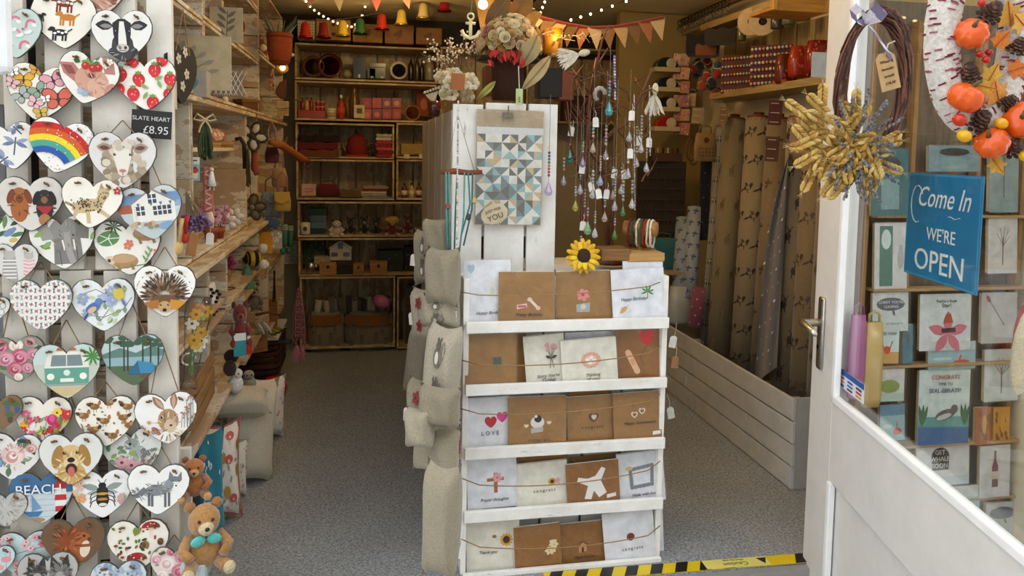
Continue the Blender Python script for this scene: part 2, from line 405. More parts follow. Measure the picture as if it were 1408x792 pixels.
def m_butterfly(d):
    for a in ((-.5, .3, .3, '#e8b02a', .1), (.35, .4, .34, '#e2a3ae', .5), (.65, .6, .16, '#8c998a', .2), (-.05, .02, .26, '#8fa58f', .7), (.55, -.15, .42, '#d8664e', .2), (-.5, -.2, .26, '#a9b5ac', .9), (-.1, -.38, .22, '#e8b6bc', -.4), (.1, -.66, .2, '#d9b03c', .3), (-.15, .66, .2, '#d99a2a', 0), (-.8, .15, .2, '#e6b4b8', -.3), (.2, -.2, .14, '#f2efe8', .3), (-.78, .5, .16, '#f4f2ec', .4)): bfly(d, *a[:3], a[3], a[4])
def m_pig(d):
    d.pg([(-1, .35), (-.55, .42), (-.2, .1), (-.35, -.25), (-.8, 0)], '#b9776f'); d.pg([(-.9, .28), (-.6, .32), (-.4, .05), (-.65, 0)], '#8a4a46'); d.pg([(.3, .85), (.7, .8), (.85, .3), (.5, .25)], '#b58078')
    d.ell(.15, -.1, .6, .5, '#cf9d86', -.5); d.ell(.45, -.3, .45, .34, '#d8aa94', -.5); d.ell(.8, -.3, .2, .28, '#c48a7c', -.2); d.ell(.84, -.25, .04, .1, '#5a342e'); d.ell(.1, .1, .14, .1, '#8e5f50'); d.ell(.1, .1, .07, .07, '#1c1210')
    furry(d, .2, -.15, .4, .3, ['#e0bca8', '#b98870'], 18, .2, .04)
    for i in range(9): d.leaf(-.1 + jit(.35), .55 + jit(.1), .24, .18, R.uniform(0, 6.2), R.choice(['#4f7a3c', '#6c9a4c', '#3e6430']))
    for x, z in ((-.15, .4), (.1, .36), (.28, .42)): d.ell(x, z, .13, .14, '#b82822'); d.ell(x - .03, z + .04, .04, .04, '#e67a6c', 0, 6)
    for x, z, c in ((.5, .55, '#f4efe9'), (.6, .7, '#f4efe9'), (.02, -.55, '#8fb0d0'), (-.15, -.5, '#9fbcd8')): d.flower(x, z, .12, c)
def m_straw(d):
    for x, z, a in ((-.75, .3, 0), (-.2, .12, .3), (.32, .42, -.2), (.8, .1, .2), (-.4, -.35, .2), (.2, -.66, -.2), (.75, -.38, -.7), (-.35, .75, .8), (.6, .8, 0), (-.85, -.2, 0)):
        d.ell(x, z, .2, .22, '#c9222c', a); d.ell(x, z - .1, .14, .16, '#d63038', a)
        for i in range(5): d.ell(x + jit(.12), z + jit(.12), .018, .025, '#f0b9a0', 0, 5)
        for i in (-.7, 0, .7): d.leaf(x, z + .16, .14, .07, 1.57 + i, '#6f9a4a')
    for x, z, a in ((.3, .1, .4), (.5, -.2, 1.9), (.1, -.2, 2.6), (-.1, -.55, 1)): d.leaf(x, z, .3, .12, a, '#88a85c')
def m_dragon(d):
    for x, z, a, s_ in ((.2, .1, 1.3, .5), (-.3, -.5, .5, .45), (.3, .62, 2.2, .3), (-.6, .3, 1, .3)):
        d.ln([(x - s_ * math.cos(a), z - s_ * math.sin(a)), (x + .4 * s_ * math.cos(a), z + .4 * s_ * math.sin(a))], .05, '#3c4560')
        for q in (1.2, 1.9, -1.2, -1.9): d.leaf(x, z, s_ * .95, .16, a + q, '#98a3bd' if abs(q) < 1.5 else '#6e7c9c')
def m_rainbow(d):
    cs = ['#c81e1e', '#d65a1c', '#f0d824', '#4aa392', '#1c55a8']
    for k, c in enumerate(cs):
        o, i = 1.75 - k * .2, 1.55 - k * .2; P1 = []; P2 = []
        for t in range(15):
            a = math.radians(38 + t * 9); P1.append((.02 + o * math.cos(a) * .95 - .35, -1.05 + o * math.sin(a))); P2.append((.02 + i * math.cos(a) * .95 - .35, -1.05 + i * math.sin(a)))
        for t in range(14): d.pg([P1[t], P1[t + 1], P2[t + 1], P2[t]], c)
    for i in range(26): d.ell(R.uniform(.2, .95), R.uniform(-.1, .8), .02, .02, R.choice(['#c83838', '#3c6cb0', '#e0b030']), 0, 5)
    for i in range(22): d.ell(R.uniform(-.5, .35), R.uniform(-.85, -.3), .018, .018, '#3a3a48', 0, 5)
    for i in range(22): d.ell(R.uniform(-.8, .8), R.uniform(-.3, .7), .02, .02, '#f6f2ea', 0, 5)
def m_sheep(d):
    for i in range(60):
        a = R.uniform(0, 6.28); q = math.sqrt(R.random()); d.ell(.05 + .6 * q * math.cos(a), -.2 + .7 * q * math.sin(a), .13, .12, R.choice(['#a8967e', '#c4b49c', '#8f7e68', '#d6cab8']), a, 8)
    for q in (-1, 1): d.leaf(q * .3, .35, .45, .26, .1 if q > 0 else math.pi - .1, '#a98c7a'); d.leaf(q * .36, .34, .32, .14, .1 if q > 0 else math.pi - .1, '#5e3e34')
    d.pg([(-.24, .35), (.24, .35), (.26, .05), (.14, -.42), (-.14, -.42), (-.26, .05)], '#e4ddd2'); d.ell(0, -.4, .15, .13, '#e0cfc4'); d.ell(0, -.36, .1, .05, '#b57a72'); d.ln([(0, -.38), (0, -.5)], .02, '#7a4a44'); eyes(d, .23, .15, .045)
    for i in range(12): d.ell(jit(.28), .45 + jit(.1), .12, .1, R.choice(['#d9cdbd', '#c4b6a4']), 0, 8)
def puppy(d, x, z, s_, a, b):
    d.ell(x, z - .5 * s_, .34 * s_, .6 * s_, a); d.ell(x, z, .3 * s_, .32 * s_, a)
    for q in (-1, 1): d.ell(x + q * .32 * s_, z - .05 * s_, .13 * s_, .32 * s_, b, q * .3)
    d.ell(x, z - .14 * s_, .14 * s_, .18 * s_, b); d.ell(x, z - .12 * s_, .07 * s_, .05 * s_, '#120c0a', 0, 8); eyes(d, .13 * s_, z + .06 * s_, .04 * s_, '#120c0a', x); furry(d, x, z - .5 * s_, .25 * s_, .4 * s_, [a, b], 14, .2, .05)
def m_pups(d):
    puppy(d, -.32, .25, .8, '#a8602c', '#7c3c18'); puppy(d, .42, .2, .75, '#2a2422', '#16110f'); d.ell(.42, .1, .1, .12, '#8a5a34'); d.pg([(.15, -.1), (.7, -.1), (.45, -.42)], '#a8242c'); d.ell(.42, -.55, .18, .2, '#a87444')
def m_cat(d):
    d.ell(-.15, -.15, .5, .24, '#cdb48a', .35); d.ell(.35, .35, .2, .2, '#cdb48a'); d.ln([(.2, -.1), (.35, .3)], .3, '#cdb48a'); d.pg([(.2, .5), (.24, .72), (.36, .52)], '#b0946a'); d.pg([(.42, .52), (.56, .66), (.54, .46)], '#b0946a')
    for p in ([(-.4, -.3), (-.55, -.62)], [(-.1, -.3), (.0, -.75)], [(.2, -.2), (.45, -.35), (.7, -.5)]): d.ln(p, .13, '#cdb48a')
    d.ln([(-.55, -.2), (-.85, -.1)], .09, '#a58a60'); eyes(d, .07, .38, .03, '#4a6a2c', .42)
    for i in range(55): d.ell(-.15 + jit(.5), -.12 + jit(.22) + .2 * 0, .035, .022, '#4a3420', R.uniform(0, 3), 6)
    for i in range(16): d.ell(.3 + jit(.14), .15 + jit(.3), .03, .02, '#4a3420', R.uniform(0, 3), 6)
    d.flower(.8, .5, .14, '#a83c44')
def m_house(d):
    d.pg([(-1, .6), (1, .6), (1, .2), (-1, .2)], '#6d8fb8'); d.pg([(-1, .25), (-.6, .3), (-.5, 0), (-1, 0)], '#a85a3c'); d.pg([(.5, .3), (1, .3), (1, .1), (.6, .1)], '#8ea8c4'); d.pg([(-1, 0), (1, 0), (1, -1), (-1, -1)], '#b9c4c4')
    d.pg([(-.55, -.3), (-.55, .3), (.1, .72), (.78, .28), (.78, -.35)], '#e6e2d8'); d.ln([(-.62, .27), (.1, .74), (.84, .26)], .06, '#8c8a86')
    for x, z in ((.1, .42), (-.3, .05), (.22, .02), (.52, .02)):
        d.pg([(x - .13, z - .15), (x + .13, z - .15), (x + .13, z + .15), (x - .13, z + .15)], '#3c4656'); d.ln([(x, z - .15), (x, z + .15)], .03, '#f0ede6'); d.ln([(x - .13, z), (x + .13, z)], .03, '#f0ede6')
    for i in range(7): d.ln([(-.5, -.28 + i * .08), (-.42, -.28 + i * .08)], .015, '#b0aca2')
    for x in (-.4, 0, .3, .6): d.pg([(x, .3), (x + .1, .3), (x + .05, .18)], '#4a6a9c')
    for i in range(18): d.ell(-.5 + jit(.4) + .3, -.42 + jit(.1), .07, .06, R.choice(['#7c9464', '#c9a884', '#9a7868', '#d8d0c0']), 0, 7)
    d.ell(.5, -.5, .3, .14, '#7ea0c0')
def m_leaves(d):
    for x, z, a, c in ((-.3, .3, .8, '#4a6a3c'), (0, .1, 1.2, '#6a8a5a'), (.3, .2, .4, '#2f4a34'), (-.5, -.2, .3, '#3a5a44'), (.2, -.3, .1, '#507a50')): d.leaf(x, z, .7, .22, a, c)
    d.ell(.2, -.1, .3, .16, '#7890b4', .4); d.ell(.45, .02, .1, .1, '#7890b4'); d.ell(.3, -.5, .2, .12, '#d8b85c')
def m_elephant(d):
    d.ell(.1, .3, .5, .5, '#8b8882'); d.pg([(-.45, .75), (-.75, .5), (-.6, .05), (-.25, .1)], '#9a968e'); d.pg([(.45, .7), (.85, .55), (.8, .05), (.4, .1)], '#77736c'); d.pg([(-.25, .1), (.55, .1), (.6, -.75), (-.3, -.75)], '#7d7a74')
    d.ln([(.15, .3), (.15, 0), (.18, -.35), (.28, -.75)], .2, '#a09c94'); d.ln([(.0, .05), (.05, -.3)], .05, '#ece6d8'); d.ln([(.34, .05), (.36, -.3)], .05, '#ece6d8'); eyes(d, .2, .2, .04, '#1a1614', .15)
    d.ln([(-.1, -.3), (-.08, -.8)], .02, '#4c4a46'); d.ln([(.42, -.2), (.42, -.8)], .02, '#4c4a46')
    for x, z, a in ((-.85, .2, .4), (-.7, -.1, -.3), (-.6, -.2, .7), (.85, 0, 1)): d.leaf(x, z, .35, .16, a, R.choice(['#8aa860', '#6c9048']))
    furry(d, .1, .1, .35, .5, ['#b3afa7', '#6c6963'], 20, .15, .02)
def m_sloth(d):
    for x, z, s_, f in ((-.15, -.45, 1, 1), (.55, .35, .9, -1)):
        d.ell(x, z, .42 * s_, .24 * s_, '#b08a60', -.1); d.ell(x - f * .42 * s_, z + .05, .16, .15, '#d8c8a8'); d.ell(x - f * .44 * s_, z + .05, .05, .06, '#4a3424', .4); d.ell(x, z + .08, .36 * s_, .14, '#c4a078')
        for q in (-.2, .2): d.ln([(x + q, z - .1), (x + q + .05, z - .3)], .09, '#a07c54')
    d.ln([(-.75, -.72), (.5, -.6)], .03, '#6a8a4c')
    d.ell(-.55, .3, .34, .24, '#5c8a54', .2)
    for i in range(5): d.ln([(-.55, .3), (-.55 + .34 * math.cos(i * 1.25), .3 + .24 * math.sin(i * 1.25))], .03, '#dfe8d4')
    for i in range(9): d.leaf(-.35, .68, .3, .05, i * .7, '#2f5a3c')
    for x, z in ((.05, .1), (.85, -.25), (.0, .02)): d.flower(x, z, .13, '#d87c68')
    for i in range(6): d.leaf(.45 + .04 * i, -.55 + .07 * i, .2, .06, 1 + (i % 2), '#7a9a60')
def m_greycats(d):
    d.pg([(-1, -1), (1, -1), (1, .75), (-1, .75)], '#dcdad6')
    for x, s_, st in ((-.2, 1, 0), (.6, .8, 1)):
        d.pg([(x - .35 * s_, -.9), (x + .35 * s_, -.9), (x + .25 * s_, .3), (x - .25 * s_, .3)], '#a8a4a0' if not st else '#e9d4d2'); d.ell(x, .35 * s_, .25 * s_, .2 * s_, '#bdb9b4')
        for q in (-1, 1): d.pg([(x + q * .25 * s_, .4 * s_), (x + q * .22 * s_, .68 * s_), (x + q * .05, .5 * s_)], '#bdb9b4')
        for i in range(6): d.ln([(x - .28 * s_, .1 - i * .16), (x, .04 - i * .16 if st else .1 - i * .16), (x + .28 * s_, .1 - i * .16)], .055, '#f4f1ec' if not st else '#d8a0a4')
def m_trellis(d):
    d.pg([(-1, -1), (1, -1), (1, 1), (-1, 1)], '#b9c4bf')
    for i in range(-4, 5):
        for j in range(-4, 5):
            x, z = i * .3 + (j % 2) * .15, j * .24
            if abs(x) < 1 and abs(z) < .95: d.ell(x, z, .13, .17, '#ebe8e1', 0, 8); d.flower(x, z, .07, '#b08088', '#8a5c64', 4)
def m_birds(d):
    for p in ([(-.8, .3), (-.2, .5), (.3, .2)], [(-.7, -.3), (0, -.45), (.6, -.2), (.9, .2)], [(-.2, -.7), (.3, 0), (.5, .6)]): d.ln(p, .025, '#7c7460')
    for i in range(26): d.leaf(jit(.8), jit(.7), .24, .13, R.uniform(0, 6), R.choice(['#a4b486', '#8aa070', '#c4cfae', '#7e9a86']))
    for i in range(9): d.flower(jit(.75), R.uniform(-.3, .7), .16, R.choice(['#a9b7d8', '#c7d0e4', '#e6d9d6', '#93a5cf']), '#d8c47c')
    d.ell(-.3, -.1, .26, .15, '#4c6ea6', .6); d.ell(-.12, .1, .12, .11, '#5c80b8'); d.ell(-.34, -.18, .16, .09, '#d9b48a', .6); d.leaf(-.45, -.25, .35, .08, 4.2, '#2f4a7c'); d.leaf(0, .1, .1, .05, -.2, '#2c241e')
    d.ell(.5, .35, .17, .24, '#d6bc4c', .2); d.ell(.45, .6, .11, .1, '#6c90c0'); d.leaf(.58, .2, .34, .1, -1.2, '#5a7ca8')
def m_hedgehog(d):
    for ring in range(6):
        for i in range(34):
            a = math.radians(-8 + i * 196 / 33) + jit(.05); q = .72 - ring * .1
            d.leaf(q * .85 * math.cos(a), -.22 + q * .9 * math.sin(a), .22, .045, a, R.choice(['#4a3320', '#2c1d12', '#8a6a48', '#6a4a2c']))
    d.ell(0, -.35, .45, .22, '#6a4a2c'); d.pg([(-.75, -.42), (-.2, -.3), (-.1, -.6), (-.5, -.62)], '#a86a2c'); d.pg([(.85, -.4), (.2, -.3), (.1, -.62), (.5, -.66)], '#c8862c'); d.ell(0, -.55, .2, .2, '#c29a68'); d.ell(0, -.66, .07, .06, '#14100e'); eyes(d, .12, -.48, .04)
    for i in range(26): a = R.uniform(0, 3.14); d.ell(.88 * math.cos(a), .72 * math.sin(a), .02, .02, '#5a4a3c', 0, 5)
def m_sketch(d):
    for x, z in ((.5, .2), (.4, -.3), (0, 0)):
        d.ln([(x + .2 * math.cos(a), z + .24 * math.sin(a)) for a in [i * .7 for i in range(10)]], .03, '#4a4c48')
def m_roses(d):
    pink = [['#c98a98', '#d9a3ae', '#b8687c', '#e6bcc4', '#a04c64'], ['#b85c74', '#d88a9c', '#a03c58', '#e0a4b0'], ['#ead9cf', '#f2e8e0', '#d8c0b0']]
    d.pg([(-1, -1), (1, -1), (1, 1), (-1, 1)], '#8e9180')
    for i in range(24): d.leaf(jit(.9), jit(.8), .3, .18, R.uniform(0, 6), R.choice(['#5a7448', '#3e5a38', '#aab49a', '#d8d4ca']))
    for x, z, r, k in ((-.55, .5, .28, 1), (.0, .5, .26, 2), (.5, .6, .2, 0), (.1, .05, .34, 1), (.6, .1, .26, 0), (-.4, .0, .32, 0), (-.1, -.4, .28, 1), (.35, -.4, .22, 0), (-.8, .2, .2, 2), (0, -.72, .16, 2)): d.rose(x, z, r, pink[k])
def m_camper(d):
    d.pg([(-1, .2), (1, .2), (1, -1), (-1, -1)], '#c4cabb'); d.pg([(-1, .9), (1, .9), (1, .2), (-1, .2)], '#c5d6d2')
    d.pg([(-.62, -.45), (.62, -.45), (.66, .1), (.52, .6), (-.52, .6), (-.66, .1)], '#e8e6da'); d.pg([(-.64, -.45), (.64, -.45), (.66, .08), (-.66, .08)], '#62a08e'); d.pg([(-.48, .14), (.48, .14), (.42, .5), (-.42, .5)], '#7a8a8c'); d.ln([(0, .12), (0, .52)], .03, '#dcdcd2')
    d.ell(-.48, -.2, .11, .11, '#f2f0e0'); d.ell(.48, -.2, .11, .11, '#f2f0e0'); d.pg([(-.2, -.38), (.2, -.38), (.2, -.26), (-.2, -.26)], '#eceae0'); d.ln([(-.6, -.48), (.6, -.48)], .07, '#9ea39c'); d.ell(0, -.08, .1, .1, '#dfe6dc')
    d.pg([(-.3, .64), (.3, .64), (.26, .74), (-.26, .74)], '#b06a34'); d.pg([(-.8, -.55), (.8, -.55), (.4, -.8), (-.3, -.85)], '#cdb98c')
    for i in range(10): d.leaf(.78, .45, .34, .07, i * .63, '#4a8a3a')
def m_lake(d):
    d.pg([(-1, -1), (1, -1), (1, 1), (-1, 1)], '#b9cbc8'); d.pg([(-1, .2), (-.4, .42), (.1, .22), (.6, .45), (1, .3), (1, .05), (-1, .05)], '#5f8078'); d.pg([(-1, .08), (1, .08), (1, -.25), (-1, -.25)], '#8fb0b8'); d.pg([(-1, -.2), (1, -.25), (1, -1), (-1, -1)], '#54684a')
    for x in (-.75, -.3, -.18, .3, .55, .8): d.ln([(x, -.4), (x + .04, .75)], .045, '#33342a'); [d.ell(x + jit(.15), .6 + jit(.16), .15, .08, '#3d5a44', 0, 8) for i in range(4)]
    d.pg([(-.2, -.5), (.15, -.05), (.62, -.15), (.75, -.5)], '#3a86ae'); d.pg([(-.2, -.5), (.15, -.05), (.22, -.52)], '#2a6488'); d.ell(.5, -.6, .3, .08, '#6e4a34')
def m_pots(d):
    d.pg([(-1, -1), (1, -1), (1, 1), (-1, 1)], '#86684c')
    for x, z, c in ((.3, .2, '#4a5e8c'), (.75, .1, '#3c5488'), (.4, -.4, '#54432f')):
        d.pg([(x - .1, z - .2), (x + .1, z - .2), (x + .14, z + .1), (x - .14, z + .1)], c)
        for i in range(6): d.leaf(x, z + .1, .35, .09, .5 + i * .42, '#4c6c40')
def m_meadow(d):
    for i in range(24):
        x = R.uniform(-.7, .9); z = R.uniform(-.75, .25) if x < .2 else R.uniform(-.5, .5); d.ln([(x, z), (x + jit(.06), z - .3)], .02, '#6c8a4a'); d.flower(x, z, R.uniform(.1, .18), R.choice(['#d84a78', '#e8b030', '#c8303c', '#d86a9c', '#e07a34', '#e8d04c']), R.choice(['#7a3020', '#e8c040']), 6)
    for i in range(12): d.leaf(R.uniform(-.6, .8), R.uniform(-.7, 0), .26, .09, R.uniform(.8, 2.2), '#7a9a58')
    d.ell(.35, .0, .17, .22, '#c02060'); d.ell(.35, .06, .1, .15, '#e05090')
def m_hens(d):
    for x, z, f in ((-.35, .5, 1), (.1, .62, -1), (.7, .45, 1), (-.05, -.02, 1), (.55, .08, -1), (-.7, .2, 1), (.2, -.55, 1), (.75, -.2, -1), (-.4, -.3, -1)):
        d.ell(x, z, .16, .11, '#8a6438'); d.ell(x - f * .1, z + .05, .1, .07, '#b48c54'); d.ell(x + f * .15, z + .12, .06, .07, '#a87a44', 0, 7); d.leaf(x - f * .12, z + .02, .18, .12, 1.57 + f * .9, '#4a3220'); d.ell(x + f * .16, z + .19, .04, .03, '#b83028', 0, 6)
        for q in (-.04, .05): d.ln([(x + q, z - .1), (x + q, z - .2)], .02, '#b08030')
    for i in range(22): d.leaf(jit(.85), jit(.75), .1, .05, R.uniform(0, 6), R.choice(['#4a4438', '#8a7c60']))
def m_hare(d):
    for q in (-1, 1): d.leaf(.1 + q * .14, .25, .62, .24, 1.57 - q * .35 + .25, '#9a7454'); d.leaf(.1 + q * .14, .28, .5, .12, 1.57 - q * .35 + .25, '#caa18c')
    d.ell(.05, -.1, .33, .4, '#b08a66'); d.ell(.1, -.3, .2, .24, '#d4bb9c'); d.ell(.12, -.28, .05, .04, '#5a3a30'); eyes(d, .22, .02, .05, '#1c1410', .08); furry(d, .05, -.4, .35, .4, ['#c8ab8a', '#8a6848', '#dbc8ae'], 40, .24, .04)
    for i in range(10): x = R.uniform(.4, .9); z = R.uniform(-.1, .6); d.ln([(x - .05, -.4), (x, z)], .018, '#7c8a7a'); [d.ell(x + jit(.07), z + jit(.1), .045, .03, R.choice(['#b06a5a', '#c48a7c', '#7c94a0']), R.random() * 3, 6) for _ in range(3)]
    for i in range(14): d.flower(R.uniform(-.9, -.2), R.uniform(-.5, -.1), .07, R.choice(['#a8503c', '#8a8c90', '#c4a05c']))
def m_peony(d):
    for i in range(12): d.leaf(jit(.7), jit(.6), .4, .2, R.uniform(0, 6), R.choice(['#5e7a5c', '#8aa084', '#7c94b8', '#39463c']))
    d.rose(.0, .0, .42, ['#e6c4be', '#f0dad4', '#d09a96', '#f4e8e2', '#c07a78']); d.rose(.6, .3, .2, ['#d8a0a0', '#eec9c4', '#b87070']); d.rose(-.55, -.3, .25, ['#6a86b8', '#8aa4cc', '#4c68a0'])
    furry(d, 0, 0, .4, .4, ['#f4e4de', '#dcb0aa', '#c88a88'], 24, .2, .05); d.ell(.3, .6, .2, .08, '#35443c')
def m_golden(d):
    d.ell(.0, -.55, .45, .4, '#cda866'); d.ell(0, .05, .42, .42, '#d8b87c')
    for q in (-1, 1): d.ell(q * .42, .08, .17, .4, '#a87e40', q * .25)
    furry(d, 0, -.4, .42, .45, ['#e6cfa0', '#b8904e', '#c9a25e'], 44, .26, .06)
    d.ell(0, -.15, .24, .22, '#e2c894'); d.ell(0, -.36, .18, .2, '#3a1a18'); d.ell(0, -.45, .11, .17, '#c8685e'); d.ell(0, -.05, .12, .09, '#17110f'); eyes(d, .2, .2, .055, '#2a1a10')
def m_greysq(d):
    d.ell(.0, .3, .26, .22, '#9aa09a'); d.ell(.15, -.05, .3, .3, '#a9aeaa'); d.pg([(-.1, .45), (-.14, .7), (.02, .52)], '#8c928e'); d.pg([(.1, .5), (.16, .72), (.24, .45)], '#8c928e'); d.ell(-.06, .32, .05, .05, '#16120f'); furry(d, .1, .05, .35, .35, ['#c4c8c2', '#7c8480', '#dfe0da'], 30, .2, .04)
    for i in range(14): d.leaf(-.5 + jit(.4), .1 + jit(.4), .26, .14, R.uniform(0, 6), R.choice(['#8ab04c', '#6c8c5c', '#8e9896']))
    for x, z in ((-.1, -.45), (.25, -.55), (-.4, -.3)): d.flower(x, z, .24, '#d8a4a8', '#7c3c44', 6)
    for i in range(12): d.flower(.5 + jit(.3), -.1 + jit(.3), .07, '#6c7074')
def m_bee(d):
    for q in (-1, 1): d.leaf(q * .08, .15, .62, .24, .3 if q > 0 else math.pi - .3, '#8f9c98'); d.leaf(q * .08, .05, .45, .18, -.1 if q > 0 else math.pi + .1, '#a7b2ae')
    d.ell(0, .28, .13, .12, '#1a1613'); d.ell(0, .08, .2, .18, '#231d18'); d.ell(0, -.22, .22, .3, '#1d1814'); d.ell(0, -.02, .2, .05, '#c89a34'); d.ell(0, -.22, .21, .05, '#b8862c'); d.ell(0, -.42, .14, .06, '#e4dccc')
    for q in (-1, 1):
        for z in (.1, -.05, -.2): d.ln([(q * .15, z), (q * .36, z - .1), (q * .42, z - .3)], .03, '#1d1814')
        d.ln([(q * .05, .36), (q * .14, .52)], .02, '#1d1814')
    for i in range(9): d.flower(-.8 + jit(.15), .2 + jit(.4), .13, R.choice(['#e0b8a0', '#d8a070', '#e8d0c8'])); d.flower(.72 + jit(.15), -.35 + jit(.25), .12, R.choice(['#d8a8b0', '#cfa0a8', '#9ab08c']))
def m_fox(d):
    d.ell(-.05, -.05, .4, .2, '#83878a', .1); d.ell(.32, .12, .16, .24, '#94989a', -.3); d.pg([(.3, .32), (.34, .62), (.46, .44), (.6, .42), (.72, .6), (.74, .3), (.56, .12)], '#7a7e82'); d.pg([(.44, .24), (.66, .24), (.56, .08)], '#e8e8e4'); d.ell(.56, .1, .03, .03, '#121212'); eyes(d, .1, .3, .03, '#4a5a34', .55)
    for x, l in ((-.3, .5), (-.2, .52), (.22, .55), (.34, .52)): d.ln([(x, -.1), (x + .02, -.1 - l)], .08, '#63676a')
    d.ln([(-.4, 0), (-.6, -.2), (-.95, -.35)], .2, '#74787c', True); furry(d, 0, 0, .35, .18, ['#a8acae', '#5c6064'], 30, .16, .03); furry(d, -.6, -.18, .2, .1, ['#5a5e62', '#94989a'], 14, .2, .03)
def m_beach(d):
    d.pg([(-1, .9), (1, .9), (1, .12), (-1, .12)], '#3f6c96'); d.pg([(-1, .12), (1, .12), (1, -1), (-1, -1)], '#c9d4d8')
    for i in range(5): d.ln([(-1, .1 - i * .2), (1, .1 - i * .2)], .02, '#a4b2ba')
    for i in range(6): d.pg([(.42 - .005 * i, -.75 + i * .2), (.78 + .0 * i, -.75 + i * .2), (.77, -.56 + i * .2), (.43, -.56 + i * .2)], '#c02c30' if i % 2 else '#eceae4')
    d.pg([(.46, .45), (.74, .45), (.6, .66)], '#b02428'); d.pg([(-.35, -.5), (-.35, .1), (-.75, -.4)], '#eef0f0'); d.pg([(-.3, -.5), (-.3, .1), (0, -.4)], '#6f98c0'); d.pg([(-.8, -.5), (.05, -.5), (-.1, -.68), (-.65, -.68)], '#3c78a0'); d.ell(-.3, -.8, .4, .1, '#a88a6a')
def m_greysk(d):
    d.pg([(-1, -1), (1, -1), (1, 1), (-1, 1)], '#c4c2bc'); furry(d, 0, 0, .9, .8, ['#8e8c86', '#6c6a66', '#a9a7a1', '#dcdad4'], 110, .3, .03)
def m_blossom(d):
    d.pg([(-1, -1), (1, -1), (1, 1), (-1, 1)], '#c9dde0')
    for p in ([(-.9, -.2), (-.2, .1), (.7, .3)], [(-.4, -.6), (.2, -.3), (.8, -.1)]): d.ln(p, .025, '#8a7468')
    for i in range(26): d.flower(jit(.85), jit(.7), .12, R.choice(['#d86c84', '#e89aa8', '#c84c68', '#f0c0c4']), '#a83048')
def m_redsq(d):
    d.pg([(-1, -1), (1, -1), (1, 1), (-1, 1)], '#6f5238'); d.ln([(-.15, -.5), (-.35, 0), (-.1, .45), (.15, .4)], .42, '#8a4420'); d.ell(.15, -.25, .33, .42, '#a4582c', -.2); d.ell(.28, .2, .24, .2, '#a85c2c'); d.pg([(.2, .36), (.22, .62), (.34, .38)], '#8a4018'); d.pg([(.36, .36), (.44, .56), (.48, .3)], '#8a4018'); d.ell(.36, -.22, .16, .3, '#e2d2bc', -.2); d.ell(.34, .24, .045, .045, '#140e0a'); d.ell(.5, .12, .06, .05, '#5a2c18')
    d.ln([(.2, -.1), (.5, -.1)], .1, '#93491f'); d.ell(.55, -.08, .08, .08, '#7c5c34'); furry(d, -.2, .05, .3, .45, ['#a85c30', '#6a2c12', '#c07a48'], 40, .24, .04); d.ell(.3, -.78, .35, .1, '#6c7a3c')
def mush(d, x, z, s_):
    d.pg([(x - .06 * s_, z - .4 * s_), (x + .07 * s_, z - .4 * s_), (x + .05 * s_, z), (x - .05 * s_, z)], '#e8dcc4'); d.ell(x, z, .34 * s_, .1 * s_, '#e4cdb8'); pts = [(x + .34 * s_ * math.cos(a), z + .26 * s_ * math.sin(a)) for a in [i * math.pi / 8 for i in range(9)]]; d.pg(pts, '#a8242a')
    for i in range(5): d.ell(x + jit(.2) * s_, z + R.uniform(.04, .17) * s_, .03 * s_, .025 * s_, '#f2e8da', 0, 6)
def m_mush(d):
    mush(d, .42, .55, .9); mush(d, -.05, -.55, 1)
    for i in range(26): d.leaf(jit(.8), jit(.6), .16, .09, R.uniform(0, 6), R.choice(['#4a5a34', '#6a7a40', '#3c4a30']))
    for i in range(14): d.ell(jit(.75), jit(.6), .04, .04, '#a83034', 0, 7)
    d.leaf(-.1, .3, .4, .25, 1.2, '#7c8a3c'); d.leaf(.3, -.2, .35, .2, 1.8, '#8a6c34')
    for x, z in ((.15, -.05), (.72, .05), (.6, -.45)): d.ell(x, z, .1, .13, '#5a3c24'); [d.ell(x + jit(.05), z + jit(.08), .03, .02, '#8a6a44', 0, 6) for _ in range(5)]
    for x, z in ((-.6, -.3), (-.5, -.42), (-.7, 0), (-.35, -.1)): d.ln([(x, z), (x, z - .18)], .025, '#d8c8b0'); d.ell(x, z, .07, .05, '#8a4038', 0, 8)
def m_wolf(d):
    for x, s_, c in ((-.35, 1, '#4c4a48'), (.4, 1.05, '#7a7876')):
        for q in (-1, 1): d.pg([(x + q * .3 * s_, .3), (x + q * .26 * s_, .78), (x + q * .04, .45)], '#3a3836')
        d.ell(x, .1, .34 * s_, .36, c); d.ell(x, -.1, .18, .25, '#a5a3a0'); eyes(d, .14, .18, .045, '#1a1612', x); d.ell(x, -.12, .08, .06, '#171412'); furry(d, x, .1, .3, .34, ['#9c9a98', '#2f2d2c', '#656361'], 30, .2, .04)
def m_pinkroses(d):
    for i in range(16): d.leaf(jit(.85), jit(.7), .3, .17, R.uniform(0, 6), R.choice(['#6c8a5c', '#8aa880', '#4c6a48']))
    for x, z, r in ((-.3, .1, .36), (.35, .3, .34), (.2, -.3, .34), (-.5, -.4, .25), (.75, -.05, .24), (-.1, .6, .22), (-.75, .3, .2)): d.rose(x, z, r, R.choice([['#e0a0b0', '#ecc0ca', '#c87088', '#f4dce0'], ['#d88498', '#e8b0bc', '#b85c74'], ['#f0dcd8', '#f6ebe8', '#dcb4b4']]))
def m_blue(d):
    for i in range(26): d.flower(jit(.8), jit(.7), .2, R.choice(['#a9bcd4', '#c8d4e4', '#8ea4c4', '#dcd8e0']), '#8a8a60', 5); d.leaf(jit(.8), jit(.6), .2, .1, R.uniform(0, 6), '#9aac98')
